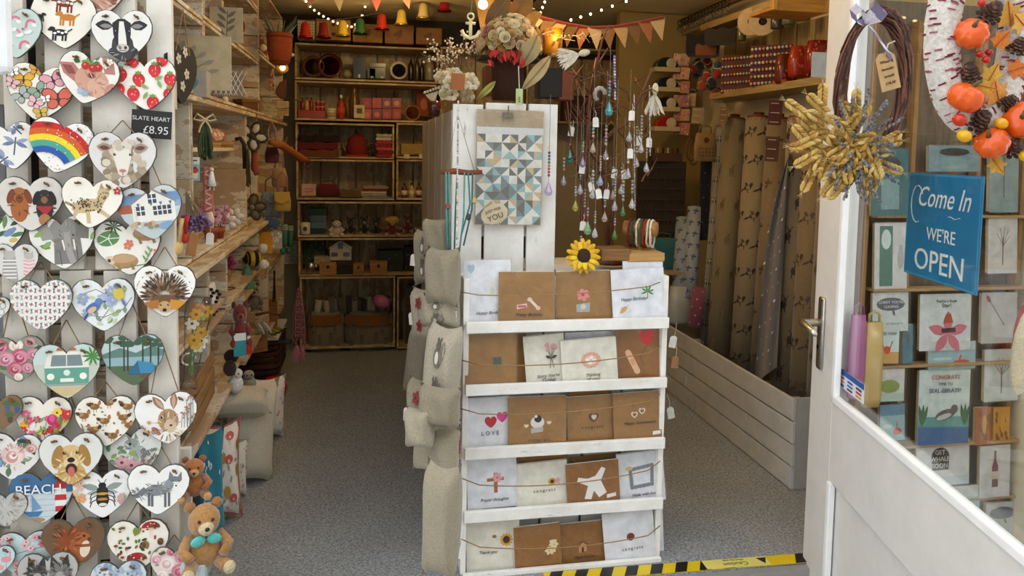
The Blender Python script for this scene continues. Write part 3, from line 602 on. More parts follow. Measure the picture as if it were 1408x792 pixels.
def m_flam(d):
    d.pg([(-1, -1), (1, -1), (1, 1), (-1, 1)], '#bfe0e2'); d.ell(.5, .0, .3, .2, '#e69aa4'); d.ln([(.7, .1), (.75, .4), (.6, .5)], .09, '#e69aa4'); d.ln([(.5, -.2), (.5, -.8)], .04, '#d8808c'); d.flower(.2, -.5, .2, '#e8a4ac')
WP, CR = '#efede7', '#f1ecdf'
# centre x, centre y, width (in the 1408 frame), layer, tilt, face colour, drawing, what it shows, hung by a cord above (px) or not
HEARTS = [
 (18, 45, 82, 2, .1, '#c4d6cf', m_unicorn, 'pale mint slate heart with pink rainbows and unicorns', None),
 (88, 28, 90, 1, 0, CR, m_breeds, 'cream slate heart printed with several small dog breeds', None),
 (132, -12, 86, 0, 0, '#d9c4b4', m_highland, 'slate heart with shaggy brown highland cattle hair, topmost on the board', None),
 (168, 48, 84, 3, .03, '#e9e7e2', m_cow, 'slate heart with a black and white cow head', None),
 (55, 126, 94, 2, -.12, CR, m_butterfly, 'slate heart scattered with orange and pink butterflies', None),
 (121, 107, 84, 3, -.2, '#efe9e0', m_pig, 'slate heart with a pink pig wearing a strawberry wreath', None),
 (200, 114, 86, 1, .05, '#f3ede4', m_straw, 'white slate heart covered in red strawberries', None),
 (14, 200, 78, 3, .15, WP, m_dragon, 'white slate heart with grey blue dragonflies', None),
 (83, 200, 90, 4, -.2, '#f3f0ea', m_rainbow, 'slate heart with a broad seven colour rainbow band', None),
 (169, 219, 93, 5, .0, '#dcdad6', m_sheep, 'slate heart with a white woolly sheep head', 166),
 (42, 279, 92, 3, .0, '#d9d4cc', m_pups, 'slate heart with a red spaniel and a black dachshund in a bandana', None),
 (126, 278, 84, 5, -.12, CR, m_cat, 'slate heart with a spotted tabby cat walking', None),
 (207, 291, 88, 4, .12, '#c9cfd0', m_house, 'slate heart with a white seaside house and bunting', 190),
 (6, 318, 62, 2, .2, '#e9e9e2', m_leaves, 'slate heart with green leaves and a blue bird', None),
 (86, 332, 90, 2, .06, '#e9e8e1', m_elephant, 'slate heart with a grey elephant walking out of leaves', None),
 (176, 339, 92, 1, .08, '#f1eee4', m_sloth, 'slate heart with brown sloths and tropical leaves', None),
 (20, 361, 66, 3, 0, '#dddad6', m_greycats, 'grey slate heart with striped cartoon cats', None),
 (57, 418, 86, 4, 0, '#c9d0cb', m_trellis, 'grey slate heart with a small pink trellis pattern', 360),
 (142, 418, 88, 3, .02, '#e6e9ea', m_birds, 'slate heart with a blue bird among blue blossom', None),
 (227, 399, 85, 6, 0, '#f2efe9', m_hedgehog, 'slate heart with a brown hedgehog face', 340),
 (-6, 424, 40, 2, 0, '#ecebe6', m_sketch, 'slate heart with a thin black line sketch, cut by the photo edge', None),
 (24, 493, 78, 3, .05, '#b9b4a8', m_roses, 'slate heart crowded with mauve pink roses', 400),
 (92, 509, 92, 4, .0, '#d6dbd2', m_camper, 'slate heart with a green and cream camper van', 440),
 (183, 494, 85, 3, .02, '#b9c9c6', m_lake, 'slate heart with a lake, tall trees and a blue tent', 415),
 (2, 566, 58, 4, 0, '#86684c', m_pots, 'brown slate heart with blue plant pots', None),
 (59, 576, 80, 2, -.05, CR, m_meadow, 'cream slate heart with bright pink and yellow meadow flowers', None),
 (146, 578, 85, 3, 0, CR, m_hens, 'cream slate heart dotted with small brown hens', 525),
 (229, 574, 86, 4, .06, '#f0eeea', m_hare, 'slate heart with a brown hare among seed heads', 470),
 (18, 627, 80, 3, -.1, '#e8e6e2', m_peony, 'slate heart with a large pale pink peony', None),
 (98, 630, 88, 5, .0, '#dfe0da', m_golden, 'slate heart with a golden retriever panting', 545),
 (183, 622, 82, 1, .1, '#e6e8e3', m_greysq, 'slate heart with a grey squirrel and pink flowers', None),
 (141, 678, 82, 4, 0, '#edecea', m_bee, 'slate heart with one large bumblebee', None),
 (218, 672, 85, 5, -.05, '#f1f0ed', m_fox, 'slate heart with a grey standing fox', 612),
 (57, 683, 88, 3, 0, '#7c9ab4', m_beach, 'blue slate heart lettered BEACH with a lighthouse', None),
 (8, 700, 60, 4, 0, '#c4c2bc', m_greysk, 'grey slate heart with dense pencil hatching', None),
 (36, 763, 84, 2, 0, '#c9dde0', m_blossom, 'pale blue slate heart with red cherry blossom', None),
 (101, 747, 87, 4, 0, '#6f5238', m_redsq, 'brown slate heart with a red squirrel', 682),
 (190, 748, 85, 3, 0, CR, m_mush, 'cream slate heart with red toadstools and pine cones', 690),
 (66, 792, 84, 5, 0, '#b8b6b2', m_wolf, 'slate heart with two dark wolf heads, low on the board', None),
 (240, 777, 66, 5, 0, '#e6d9d4', m_pinkroses, 'slate heart covered in soft pink roses at the board corner', 735),
 (163, 802, 78, 4, 0, '#d4dce0', m_blue, 'slate heart with pale blue flowers, lowest on the board', None),
 (-4, 770, 50, 4, 0, '#bfe0e2', m_flam, 'pale blue slate heart with a pink flamingo', None)]
YT = YH - .004
KNOT = None
for (hx, hy, hw, lay, tilt, face, fn, lab, nail) in HEARTS:
    y = YT - .006 - lay * .0065; p = PY(hx, hy, y); e = PY(hx + hw, hy, y); s_ = (e.x - p.x) / 2
    t = thing('slate_heart', lab, 'slate heart', p, (0, -tilt, 0), 'painted slate hearts on the board')
    o = [(x, z) for x, z in HALF] + [(-x, z) for x, z in HALF[-2:0:-1]]; fine = []
    for i in range(len(o)):
        a, b = o[i], o[(i + 1) % len(o)]; fine += [a, ((a[0] + b[0]) / 2 * 1.004, (a[1] + b[1]) / 2 * 1.004)]
    ol = [(x * s_ * (1 + jit(.012)), z * s_ * (1 + jit(.012))) for x, z in fine][::-1]
    B().prism(ol, .005, '#57534c').obj('slate', 'matte', t)
    d = D(); d.pg([(x * .975, z * .975) for x, z in fine][::-1], face); d.k = 0
    # the base coat covers the whole face
    d.v, d.f, d.c = [], [], []; d.add([(x * .975, -.0003, z * .975) for x, z in fine][::-1], [tuple(range(len(fine)))], face)
    fn(d); 
    for q in (-1, 1): d.ell(q * .5, .62, .055, .045, '#3a3028', 0, 8)
    d.xf(Matrix.Diagonal((s_, 1, s_, 1))).obj('print', 'print', t)
    if KNOT is None:
        KNOT = B().tube([(-.005, .001, .002), (-.002, -.002, 0), (.003, -.002, .001), (.006, .001, -.003)], .0022, '#7c5c34', 5).mesh('knot'); KNOT.materials.append(MATS['yarn'])
    for q in (-1, 1): link('knot', KNOT, t, (q * .5 * s_, -.004, .62 * s_), (0, q * .4, 0))
    if nail:
        top = PY(hx, nail, YH - .002) - p
        B().tube([(-.5 * s_, .0, .63 * s_), (-.48 * s_, .001, .66 * s_), (top.x - .001, top.y - .003, top.z), (top.x + .001, top.y - .003, top.z), (.48 * s_, .001, .66 * s_), (.5 * s_, 0, .63 * s_)], .0014, '#93795a', 5).obj('twine', 'yarn', t)
    if fn is m_beach: text('BEACH', .030, '#eef2f4', t, (-.004, -.0035, .26 * s_), ext=.0004)
# chalkboard price sign
p = PY(208, 171, YT - .02); a = PY(181, 152, YT); b = PY(236, 191, YT)
t = thing('chalkboard_sign', 'small black chalkboard reading Slate Heart with the price under it', 'sign', p, (0, .06, 0))
B().box((0, .003, 0), (b.x - a.x, .006, a.z - b.z), '#20201f').obj('board', 'matte', t, bevel=.001)
text('SLATE HEART', .0128, '#d8d8d4', t, (0, -.001, .012)); text('\u00a38.95', .024, '#d8d8d4', t, (.01, -.001, -.013))
# ---------------- builders shared by the stock on the shelves ----------------
FWD = ROT @ Vector((0, 0, -1))
def px_per_m(c): return F / (Vector(c) - Vector((0, 0, CAM_Z))).dot(FWD)
def bb(x0, y0, x1, y1, X=None, Y=None):
    """centre and real size of what spans these picture bounds at that depth in the shop"""
    c = PX((x0 + x1) / 2, (y0 + y1) / 2, X) if X is not None else PY((x0 + x1) / 2, (y0 + y1) / 2, Y)
    s = px_per_m(c); return c, (x1 - x0) / s, (y1 - y0) / s
def crate(label, x, y, z, w, d, h, rz=0, back='h', col='#efe6d0', kind='worn', n=3, name='wooden_crate', grp=None, cat='crate'):
    """fruit crate on its side, open towards local -Y; x, y, z is the middle of its floor"""
    t = thing(name, label, cat, (x, y, z), rz, grp); th = .011
    for k in (0, 1):
        for i in (0, 1): plank('slat', (0, -d / 4 + i * d / 2, th / 2 + k * (h - th)), (w, d / 2 - .006, th), col, t, kind)
    for q in (-1, 1):
        for i in (0, 1): plank('end_board', (q * (w / 2 - th / 2), 0, th + (h - 2 * th) * (.25 + .5 * i)), (th, d - .004, (h - 2 * th) / 2 - .004), col, t, kind)
        plank('corner_post', (q * (w / 2 - th - .009), d / 2 - .02, h / 2), (.018, .018, h - 2 * th), col, t, kind)
    for i in range(n):
        if back == 'h': plank('back_slat', (0, d / 2 - .004, th + (h - 2 * th) * (i + .5) / n), (w - 2 * th, .008, (h - 2 * th) / n - .008), col, t, kind)
        else: plank('back_slat', (-w / 2 + th + (w - 2 * th) * (i + .5) / n, d / 2 - .004, h / 2), ((w - 2 * th) / n - .009, .008, h - 2 * th), col, t, kind)
    return t
def base(c, h): return Vector((c[0], c[1], c[2] - h / 2))
def pot(name, label, cat, c, w, h, prof, col, mat='ceramic', grp=None, extra=None, cols=None):
    """turned thing: prof in units of half width and height"""
    t = thing(name, label, cat, base(c, h), 0, grp)
    B().lathe([(r * w / 2, z * h) for r, z in prof], col, 18, cols=cols).obj('body', mat, t, smooth=True)
    for nm, pr, cc, mm in extra or []: B().lathe([(r * w / 2, z * h) for r, z in pr], cc, 16).obj(nm, mm, t, smooth=True)
    return t
BOTTLE = [(.02, 0), (.9, .01), (1, .05), (1, .58), (.85, .68), (.36, .78), (.32, .86)]
JAR = [(.02, 0), (.92, .01), (1, .06), (1, .72), (.9, .8), (.88, .82)]
def bottle(label, c, w, h, col, cap, lab=None, mat='gloss', grp=None, name='bottle'):
    t = pot(name, label, 'bottle', c, w, h, BOTTLE, col, mat, grp, [('cap', [(.02, .86), (.36, .86), (.36, 1), (.02, 1)], cap, 'satin')])
    if lab: B().lathe([(w * .505, h * .18), (w * .505, h * .5)], lab, 18).obj('label', 'print', t, smooth=True)
    return t
def jar(label, c, w, h, col, cap, lab=None, grp=None, mat='gloss'):
    t = pot('jar', label, 'jar', c, w, h, JAR, col, mat, grp, [('lid', [(.02, .8), (.96, .8), (.96, .99), (.02, 1)], cap, 'satin')])
    if lab: B().lathe([(w * .505, h * .2), (w * .505, h * .62)], lab, 18).obj('label', 'print', t, smooth=True)
    return t
def carton(name, label, cat, c, w, d, h, col, rot=0, lid=None, mat='matte', draw=None, grp=None, clasp=None):
    t = thing(name, label, cat, base(c, h), rot, grp); lh = h * (.72 if lid else 1)
    B().box((0, 0, lh / 2), (w, d, lh), col).obj('box', mat, t, bevel=.0015)
    if lid: B().box((0, 0, (lh + h) / 2), (w * 1.03, d * 1.05, h - lh), lid).obj('lid', mat, t, bevel=.0015)
    if clasp: B().box((0, -d * .53, lh), (w * .16, .006, h * .22), clasp).obj('clasp', 'metal', t)
    if draw:
        p = B(); draw(p); p.xf(Matrix.Translation((0, -d / 2, lh / 2)) @ Matrix.Diagonal((w / 2, 1, lh / 2, 1))); p.obj('print', 'print', t)
    return t
def folded(label, c, w, d, h, cols, grp=None, rot=0):
    """a pile of folded cloth is one thing per cloth"""
    b0 = base(c, h); n = len(cols); out = []
    for i, q in enumerate(cols):
        hh = h / n; bld = B(); pts = []
        nn = 8
        for k in range(nn + 1): pts.append((w / 2 * (-1 + 2 * k / nn), hh * (.9 + .1 * math.sin(k * 1.7 + i))))
        o = [(-w / 2, 0)] + [(-w / 2 - .003, hh / 2)] + pts + [(w / 2 + .004, hh / 2), (w / 2, 0)]
        bld.prism(o[::-1], d, q, -d / 2)
        ob = bld.obj('folded_cloth', 'fabric', loc=(b0[0] + jit(.006), b0[1], b0[2] + i * hh), rot=(0, 0, rot + jit(.06)), bevel=.002)
        out.append(tag(ob, label[i] if isinstance(label, (list, tuple)) else label, 'cloth', grp))
    return out
def cushion(name, label, c, w, h, d, col, rot=(0, 0, 0), draw=None, grp=None, mat='fabric', tag_=None, piping=None):
    """stuffed square cushion standing in local XZ, front towards -Y, pointed corners"""
    t = thing(name, label, 'cushion', c, rot, grp); n = 10; bld = B(); vs_ = []
    def prof(u, v):
        e = (1 - u ** 4) * (1 - v ** 4); return d / 2 * (e ** .55)
    def xz(u, v):
        return (w / 2 * u * (1 - .17 * (1 - v * v) * u * u), h / 2 * v * (1 - .15 * (1 - u * u) * v * v))
    for sgn in (-1, 1):
        o = len(vs_)
        for i in range(n + 1):
            for j in range(n + 1):
                u, v = -1 + 2 * i / n, -1 + 2 * j / n; x, z = xz(u, v)
                vs_.append((x, sgn * (prof(u, v) + (0 if max(abs(u), abs(v)) >= 1 else .004 * math.sin(u * 5 + v * 3 + w * 40))), z))
    fs = []
    for k in range(2):
        o = k * (n + 1) ** 2
        for i in range(n):
            for j in range(n):
                q = [o + i * (n + 1) + j, o + (i + 1) * (n + 1) + j, o + (i + 1) * (n + 1) + j + 1, o + i * (n + 1) + j + 1]; fs.append(q if k == 0 else q[::-1])
    bld.add(vs_, fs, col).obj('cover', mat, t, smooth=True)
    if draw:
        p = B(); draw(p)
        out = []
        for x, y, z in p.v:
            u, v = max(-.98, min(.98, x)), max(-.98, min(.98, z)); X, Z = xz(u, v); out.append((X, -prof(u, v) - .0035 + y * .5, Z))
        p.v = out; p.obj('print', 'print', t)
    if piping:
        pts = [xz(u, -1) for u in (-1, -.6, -.2, .2, .6, 1)] + [xz(1, v) for v in (-.6, 0, .6)] + [xz(u, 1) for u in (1, .6, .2, -.2, -.6, -1)] + [xz(-1, v) for v in (.6, 0, -.6)]
        B().tube([(x, 0, z) for x, z in pts], .004, piping, 5, True).obj('piping', 'fabric', t, smooth=True)
    if tag_:
        hang_tag(t, (tag_[0] * w / 2, -d * .2 - .02, tag_[1] * h / 2))
    return t
def hang_tag(parent, loc, col='#f1eee6', s_=1.0, rz=0, cord=.05):
    tg = B().prism([(-.011 * s_, -.036 * s_), (.011 * s_, -.036 * s_), (.011 * s_, -.006 * s_), (.006 * s_, 0), (-.006 * s_, 0), (-.011 * s_, -.006 * s_)], .001, col).obj('price_tag', 'matte', parent, loc, (0, jit(.25), rz))
    B().tube([(0, 0, -.004 * s_), (.002, 0, cord * .5), (0, .004, cord)], .0007, '#e9e4d8', 4).obj('cord', 'yarn', tg)
    return tg
def bag(name, label, c, w, h, d, col, handle=None, draw=None, mat='fabric', grp=None, flap=None, hl=None):
    t = thing(name, label, 'bag', base(c, h), 0, grp); vs_ = []
    for z, k in ((0, .85), (h * .1, 1), (h * .55, 1.02), (h, .8)):
        for i in range(14):
            a = 2 * math.pi * i / 14; vs_.append((w / 2 * k * math.copysign(abs(math.cos(a)) ** .6, math.cos(a)), d / 2 * k * math.copysign(abs(math.sin(a)) ** .7, math.sin(a)), z))
    fs = [[r * 14 + i, r * 14 + (i + 1) % 14, (r + 1) * 14 + (i + 1) % 14, (r + 1) * 14 + i] for r in range(3) for i in range(14)] + [list(range(13, -1, -1)), list(range(42, 56))]
    B().add(vs_, fs, col).obj('pouch', mat, t, smooth=True)
    if handle:
        L_ = hl or h * .7; B().tube([(-w * .28, 0, h * .95), (-w * .26, 0, h + L_ * .7), (0, 0, h + L_), (w * .26, 0, h + L_ * .7), (w * .28, 0, h * .95)], .004, handle, 6).obj('handle', 'fabric', t, smooth=True)
    if flap: B().prism([(-w * .45, h * .55), (0, h * .38), (w * .45, h * .55), (w * .46, h * 1.0), (-w * .46, h * 1.0)], .008, flap, -d / 2 - .006).obj('flap', mat, t)
    if draw:
        p = B(); draw(p); p.xf(Matrix.Translation((0, -d / 2 - .003, h / 2)) @ Matrix.Diagonal((w / 2, 1, h / 2, 1))); p.obj('print', 'print', t)
    return t
def plush(name, label, cat, c, w, h, body, muzzle, ear, grp=None, bow=None, rz=0, sit=True):
    """seated soft toy: one body with ears, limbs and muzzle"""
    t = thing(name, label, cat, base(c, h), rz, grp); r = w / 2
    B().ball((0, 0, h * .28), (r * .72, r * .6, h * .3), body, 12, 8).obj('body', 'fluffy', t, smooth=True)
    hd = B().ball((0, -r * .15, h * .72), (r * .62, r * .55, h * .23), body, 12, 8).obj('head', 'fluffy', t, smooth=True)
    B().ball((0, -r * .62, h * .67), (r * .3, r * .3, h * .1), muzzle, 10, 6).obj('muzzle', 'fluffy', hd, smooth=True)
    B().ball((0, -r * .92, h * .7), (r * .1, r * .07, h * .03), '#1c1412', 8, 5).obj('nose', 'gloss', hd, smooth=True)
    for q in (-1, 1):
        B().ball((q * r * .25, -r * .62, h * .78), r * .065, '#15100e', 8, 5).obj('eye', 'gloss', hd, smooth=True)
        B().ball((q * r * .5, 0, h * .92), (r * .22, r * .14, h * .085), ear, 8, 6).obj('ear', 'fluffy', hd, smooth=True)
        B().tube([(q * r * .55, -.1 * r, h * .5), (q * r * .85, -.45 * r, h * .36), (q * r * .62, -.8 * r, h * .28)], [r * .2, r * .23, r * .22], body, 8).obj('arm', 'fluffy', t, smooth=True)
        B().tube([(q * r * .4, -.1 * r, h * .13), (q * r * .66, -.7 * r, h * .1), (q * r * .75, -1.05 * r, h * .12)], [r * .26, r * .26, r * .28], body, 8).obj('leg', 'fluffy', t, smooth=True)
        B().ball((q * r * .76, -1.2 * r, h * .13), (r * .24, r * .1, h * .1), muzzle, 8, 6).obj('foot_pad', 'fluffy', t, smooth=True)
    if bow:
        for q in (-1, 1): B().ball((q * r * .3, -r * .62, h * .5), (r * .3, r * .1, h * .08), bow, 8, 5, (0, q * .3, 0)).obj('bow', 'fabric', t, smooth=True)
    return t
def felt_flower(name, label, c, r, petal, mid, outline=None, n=5, cord=None, grp=None, th=.008, cat='ornament'):
    t = thing(name, label, cat, c, (0, jit(.3), 0), grp)
    for i in range(n):
        a = 2 * math.pi * i / n + .3; o = B().ball((0, 0, r * .58), (r * .3, th, r * .42), petal, 8, 6)
        if outline: o.tube([(r * .3 * math.cos(b), -th * .4, r * .58 + r * .42 * math.sin(b)) for b in [k * math.pi / 5 for k in range(10)]], r * .1, outline, 5, True)
        o.obj('petal', 'yarn', t, rot=(0, a, 0), smooth=True)
    B().ball((0, -th * .5, 0), (r * .22, th, r * .22), mid, 8, 6).obj('centre', 'yarn', t, smooth=True)
    if cord: B().tube([(0, 0, r), (.003, 0, r + cord)], .0016, '#7c5c34', 5).obj('cord', 'yarn', t)
    return t
def strands(name, label, cat, top, n, length, cols, spread=.03, r=.0025, grp=None, mat='yarn', hook=True, tuft=None, bead=False):
    """loops hanging from one hook, each strand a part"""
    t = thing(name, label, cat, top, 0, grp)
    for i in range(n):
        x = -spread / 2 + spread * i / max(1, n - 1); L_ = length * R.uniform(.85, 1.05); y = jit(.012)
        pts = [(x * .2, y * .3, 0), (x * .8, y, -L_ * .4), (x, y, -L_ * .75), (x * .9 + jit(.006), y, -L_)]
        b = B().tube(pts, r, cols[i % len(cols)], 5)
        if bead:
            for k in range(int(L_ / (r * 5))): b.ball((x * (.2 + .7 * k * r * 5 / L_), y, -k * r * 5), r * 1.7, cols[(i + k) % len(cols)], 6, 4)
        b.obj('strand', mat, t, smooth=True)
    if tuft:
        for i in range(4):
            b = B(); x = jit(spread * .6)
            for k in range(26): a = jit(.6); b.tube([(x, jit(.01), -length + .01), (x + a * .03, jit(.02), -length - R.uniform(.03, .08))], [.0035, .0008], tuft, 4)
            b.obj('feather', 'fluffy', t)
    if hook: B().tube([(0, .03, .004), (0, 0, .006), (0, -.008, .001)], .002, '#55504a', 5).obj('hook', 'metal', t)
    return t
def flat_card(name, label, cat, c, w, h, col, rot=(0, 0, 0), draw=None, th=.0015, grp=None, mat='matte', cello=False):
    t = thing(name, label, cat, c, rot, grp)
    B().box((0, th / 2, 0), (w, th, h), col).obj('card', mat, t)
    if draw:
        p = B(); draw(p); p.xf(Matrix.Diagonal((w / 2, 1, h / 2, 1))); p.obj('print', 'print', t)
    if cello:
        b = B(); vs_ = []
        for i in range(7):
            for j in range(7): vs_.append(((w + .008) * (i / 6 - .5), -.005 - (.0035 * math.sin(i * 2.3 + j * 1.7 + w * 99) if 0 < i < 6 and 0 < j < 6 else 0), (h + .008) * (j / 6 - .5)))
        b.add(vs_, [[i * 7 + j, (i + 1) * 7 + j, (i + 1) * 7 + j + 1, i * 7 + j + 1] for i in range(6) for j in range(6)], '#ffffff').obj('wrapper', 'cellophane', t, smooth=True)
    return t
# ---------------- crates and stock along the west wall ----------------
def wcrate(label, y0, y1, z0, z1, back='h', n=3, col='#efe6d0'):
    d = .27; return crate(label, XF - d / 2, (y0 + y1) / 2, z0, y1 - y0 - .004, d, z1 - z0 - .002, math.pi / 2, back, col, n=n, grp='white painted crates on the west wall')
wcrate('white painted crate holding a teal heart plaque, beside the heart board', 1.87, 2.31, 1.335, 1.545)
wcrate('white painted crate above the teal heart plaque, holding a dark basket', 1.87, 2.31, 1.547, 1.77)
wcrate('narrow white crate with lattice, between the teal heart plaque and the copper vase', 2.315, 2.61, 1.335, 1.555, n=1)
wcrate('narrow white crate with a painted sprig on its back', 2.315, 2.61, 1.557, 1.80, n=1)
wcrate('white crate holding the copper tulip vase', 2.615, 3.43, 1.335, 1.555)
wcrate('white crate holding the red plaque and knitted bag', 2.615, 3.43, 1.557, 1.77)
wcrate('white crate under the ceiling above the knitted bag', 2.615, 3.43, 1.772, 1.962)
wcrate('white crate behind the hanging woven planter', 3.44, 4.4, 1.335, 1.60, 'v', 5)
wcrate('white crate under the ceiling above the woven planter', 3.44, 4.4, 1.602, 1.90, 'v', 5)
wcrate('white crate under the ceiling beside the heart board', 1.87, 2.61, 1.802, 1.962)
wcrate('stained white crate behind the cupcake card', 1.87, 2.13, .89, 1.333, 'v', 2, '#e8dcc4')
wcrate('wide white crate with ribbons and potted felt flowers', 2.14, 3.06, .89, 1.333, 'v', 5)
wcrate('white crate behind the brown hanging flower', 3.07, 3.36, .89, 1.333, 'v', 2)
wcrate('white crate behind the hanging purses', 3.37, 4.4, .89, 1.333, 'v', 5, '#e6d8ba')
wcrate('white crate holding the black and white floral vase', 1.87, 2.33, .69, .888)
wcrate('narrow white crate with a pink brooch and black mug', 2.335, 2.62, .69, .888, n=1)
wcrate('white crate holding the striped bee toy', 2.63, 3.4, .66, .888)
wcrate('white crate behind the green hanging socks', 3.41, 4.4, .62, .888, 'v', 4)
wcrate('white crate holding the slatted wooden box', 1.87, 2.33, .44, .688)
wcrate('white crate behind the rust coloured cow toy', 2.335, 3.0, .40, .658)
wcrate('white crate holding cardboard boxes and leopard toy', 3.01, 3.7, .36, .618)
wcrate('low white crate above the wicker basket', 3.71, 4.4, .30, .618, 'v', 4)
# shelf boards along the fronts
for lab, z, y0, y1, x, dd in (('long worn white shelf board under the upper crates', 1.322, 1.87, 4.4, -.56, .24), ('long worn white shelf board under the potted felt flowers', .878, 1.87, 4.4, -.55, .26)):
    t = thing('shelf_board', lab, 'shelf', (x, (y0 + y1) / 2, z))
    for i in (0, 1): plank('board', (-dd / 4 + i * dd / 2 + .01, 0, -.003), (dd / 2 - .004, y1 - y0, .014), '#e9dcc0', t, 'worn')
tag(plank('shelf_board', (-.57, 2.2, .43), (.3, .66, .016), '#e4dccc', None, 'worn'), 'low worn white shelf deck above the cushions', 'shelf')
# white end panel under the deck
t = thing('end_panel', 'white panelled end board beside the teddy bears', 'panel', (-.47, 1.885, .0))
for i in range(3): plank('board', (-.055 + i * .047, 0, .245), (.044, .014, .47), '#f1eee8', t)
# --- on and in the crates ---
c, w, h = bb(246, 55, 256, 146, X=-.42)
t = thing('slate_heart', 'black slate heart hanging edge-on from a cord at the crate corner', 'slate heart', c, (0, .05, 1.35))
o = [(x, z) for x, z in HALF] + [(-x, z) for x, z in HALF[-2:0:-1]]
B().prism([(x * .075, z * h * .5) for x, z in o][::-1], .007, '#1c1b1a').obj('slate', 'matte', t)
B().tube([(-.035, 0, h * .3), (0, 0, h * .95), (.035, 0, h * .3)], .0014, '#a98658', 5).obj('twine', 'yarn', t)
dd = B(); [dd.flower(x, z, .013, '#c9bfae', '#8a7c64') for x, z in ((-.02, .03), (.02, .0), (0, -.03), (.01, .05))]; dd.obj('print', 'print', t)
c, w, h = bb(250, 98, 286, 134, Y=2.2)
carton('plaque_box', 'grey box with a teal heart on its face', 'box', c, w, .05, h, '#a9a294', 0, draw=lambda p: p.pg([(x * .4, z * .45) for x, z in o][::-1], '#5c8a84'))
def branch(p):
    for i in range(9):
        a = .3 + i * .25; p.ln([(-.6, -.7), (-.6 + 1.3 * math.cos(a) * .8, -.7 + 1.3 * math.sin(a))], .03, '#8a7c68'); p.leaf(-.6 + math.cos(a), -.7 + 1.2 * math.sin(a), .35, .16, a, '#a09684')
flat_card('painted_panel', 'cream panel with a sepia leafy branch, behind the teal heart', 'picture', bb(240, 50, 292, 122, Y=2.285)[0], .2, .15, '#cdbb94', (0, 0, 0), branch, .006)
def sprig(p):
    p.ln([(0, -.9), (.1, .8)], .05, '#6a6456'); [p.leaf(.1 * z, z, .7, .22, (.6 if i % 2 else 2.5), '#7c766a') for i, z in enumerate((-.6, -.4, -.2, 0, .2, .4, .6))]
flat_card('painted_panel', 'cream panel with a grey sprig of round berries', 'picture', bb(301, 12, 321, 56, Y=2.585)[0], .1, .11, '#cfc2a0', (0, 0, 0), sprig, .006)
def lattice(p):
    for i in range(-3, 4): p.ln([(i * .3 - .4, -.9), (i * .3 + .4, .9)], .05, '#efe8da'); p.ln([(i * .3 + .4, -.9), (i * .3 - .4, .9)], .05, '#efe8da')
flat_card('lattice_panel', 'grey panel with a white trellis pattern', 'picture', bb(300, 98, 321, 130, Y=2.585)[0], .1, .085, '#9a8a74', (0, 0, 0), lattice, .006)
c, w, h = bb(262, 4, 284, 28, X=-.58)
pot('basket', 'small dark round basket with a cream rim on the high crate', 'basket', c, w * 1.2, h, [(.5, 0), (.9, .2), (1, .6), (.95, 1), (.8, 1), (.8, .4), (.02, .3)], '#3c2a22', 'yarn')
c, w, h = bb(255, -6, 270, 8, X=-.58); pot('ornament_cup', 'pink patterned cup on the high crate', 'cup', c, w, h, JAR, '#a86a78')
c, w, h = bb(303, 128, 314, 143, X=-.5)
t = thing('bird_ornament', 'small white bird ornament on the crate ledge', 'ornament', base(c, h)); B().ball((0, 0, h * .4), (w * .5, w * .4, h * .4), '#e6dcc8').obj('body', 'ceramic', t, smooth=True); B().ball((w * .3, 0, h * .85), w * .25, '#e6dcc8').obj('head', 'ceramic', t, smooth=True)
c, w, h = bb(322, 22, 337, 49, X=-.52)
t = thing('round_plaque', 'round red plaque with a white rim hung in a crate', 'ornament', c, 1.0)
B().ball((0, 0, 0), (w * .8, .006, h / 2), '#efe6da', 16, 6).obj('rim', 'matte', t, smooth=True); B().ball((0, -.004, 0), (w * .66, .006, h * .42), '#8a2420', 16, 6).obj('face', 'fabric', t, smooth=True)
c, w, h = bb(339, 30, 356, 50, X=-.56)
pot('hat', 'small black felt hat above the knitted bag', 'hat', c, w * 1.4, h, [(.02, 0), (1, .02), (1, .1), (.62, .14), (.55, .8), (.3, 1), (.02, 1)], '#1c1a1c', 'fabric')
c, w, h = bb(328, 54, 361, 84, X=-.54)
bag('knitted_bag', 'burgundy knitted bag standing in a crate', c, w * 1.3, h, .08, '#7c3a36', '#5c2826', mat='yarn', hl=.03)
c, w, h = bb(358, 60, 366, 71, X=-.46); tag(B().ball((0, 0, 0), w * .6, '#eae2d0', 10, 8).obj('pompom', 'fluffy', loc=c, smooth=True), 'cream pompom beside the burgundy bag', 'pompom')
c, w, h = bb(325, 110, 342, 136, X=-.56)
t = pot('vase', 'copper coloured tulip shaped vase', 'vase', c, w * 1.2, h, [(.5, 0), (.8, .2), (.7, .6), (1, 1), (.85, .95), (.5, .6), (.02, .5)], '#b06a2c', 'metal')
B().flower(0, h * .3, w * .3, '#e8dcc0').obj('print', 'print', t, (0, -w * .55, 0))
c, w, h = bb(328, 137, 350, 152, X=-.5); carton('wooden_box', 'small dark wooden box below the copper vase', 'box', c, w * 1.3, .06, h, '#6a4420', .8, lid='#7c5428')
c, w, h = bb(346, 138, 356, 152, X=-.47); flat_card('label_card', 'cream label card on the dark wooden box ledge', 'card', c, w, h, '#d8c69c')
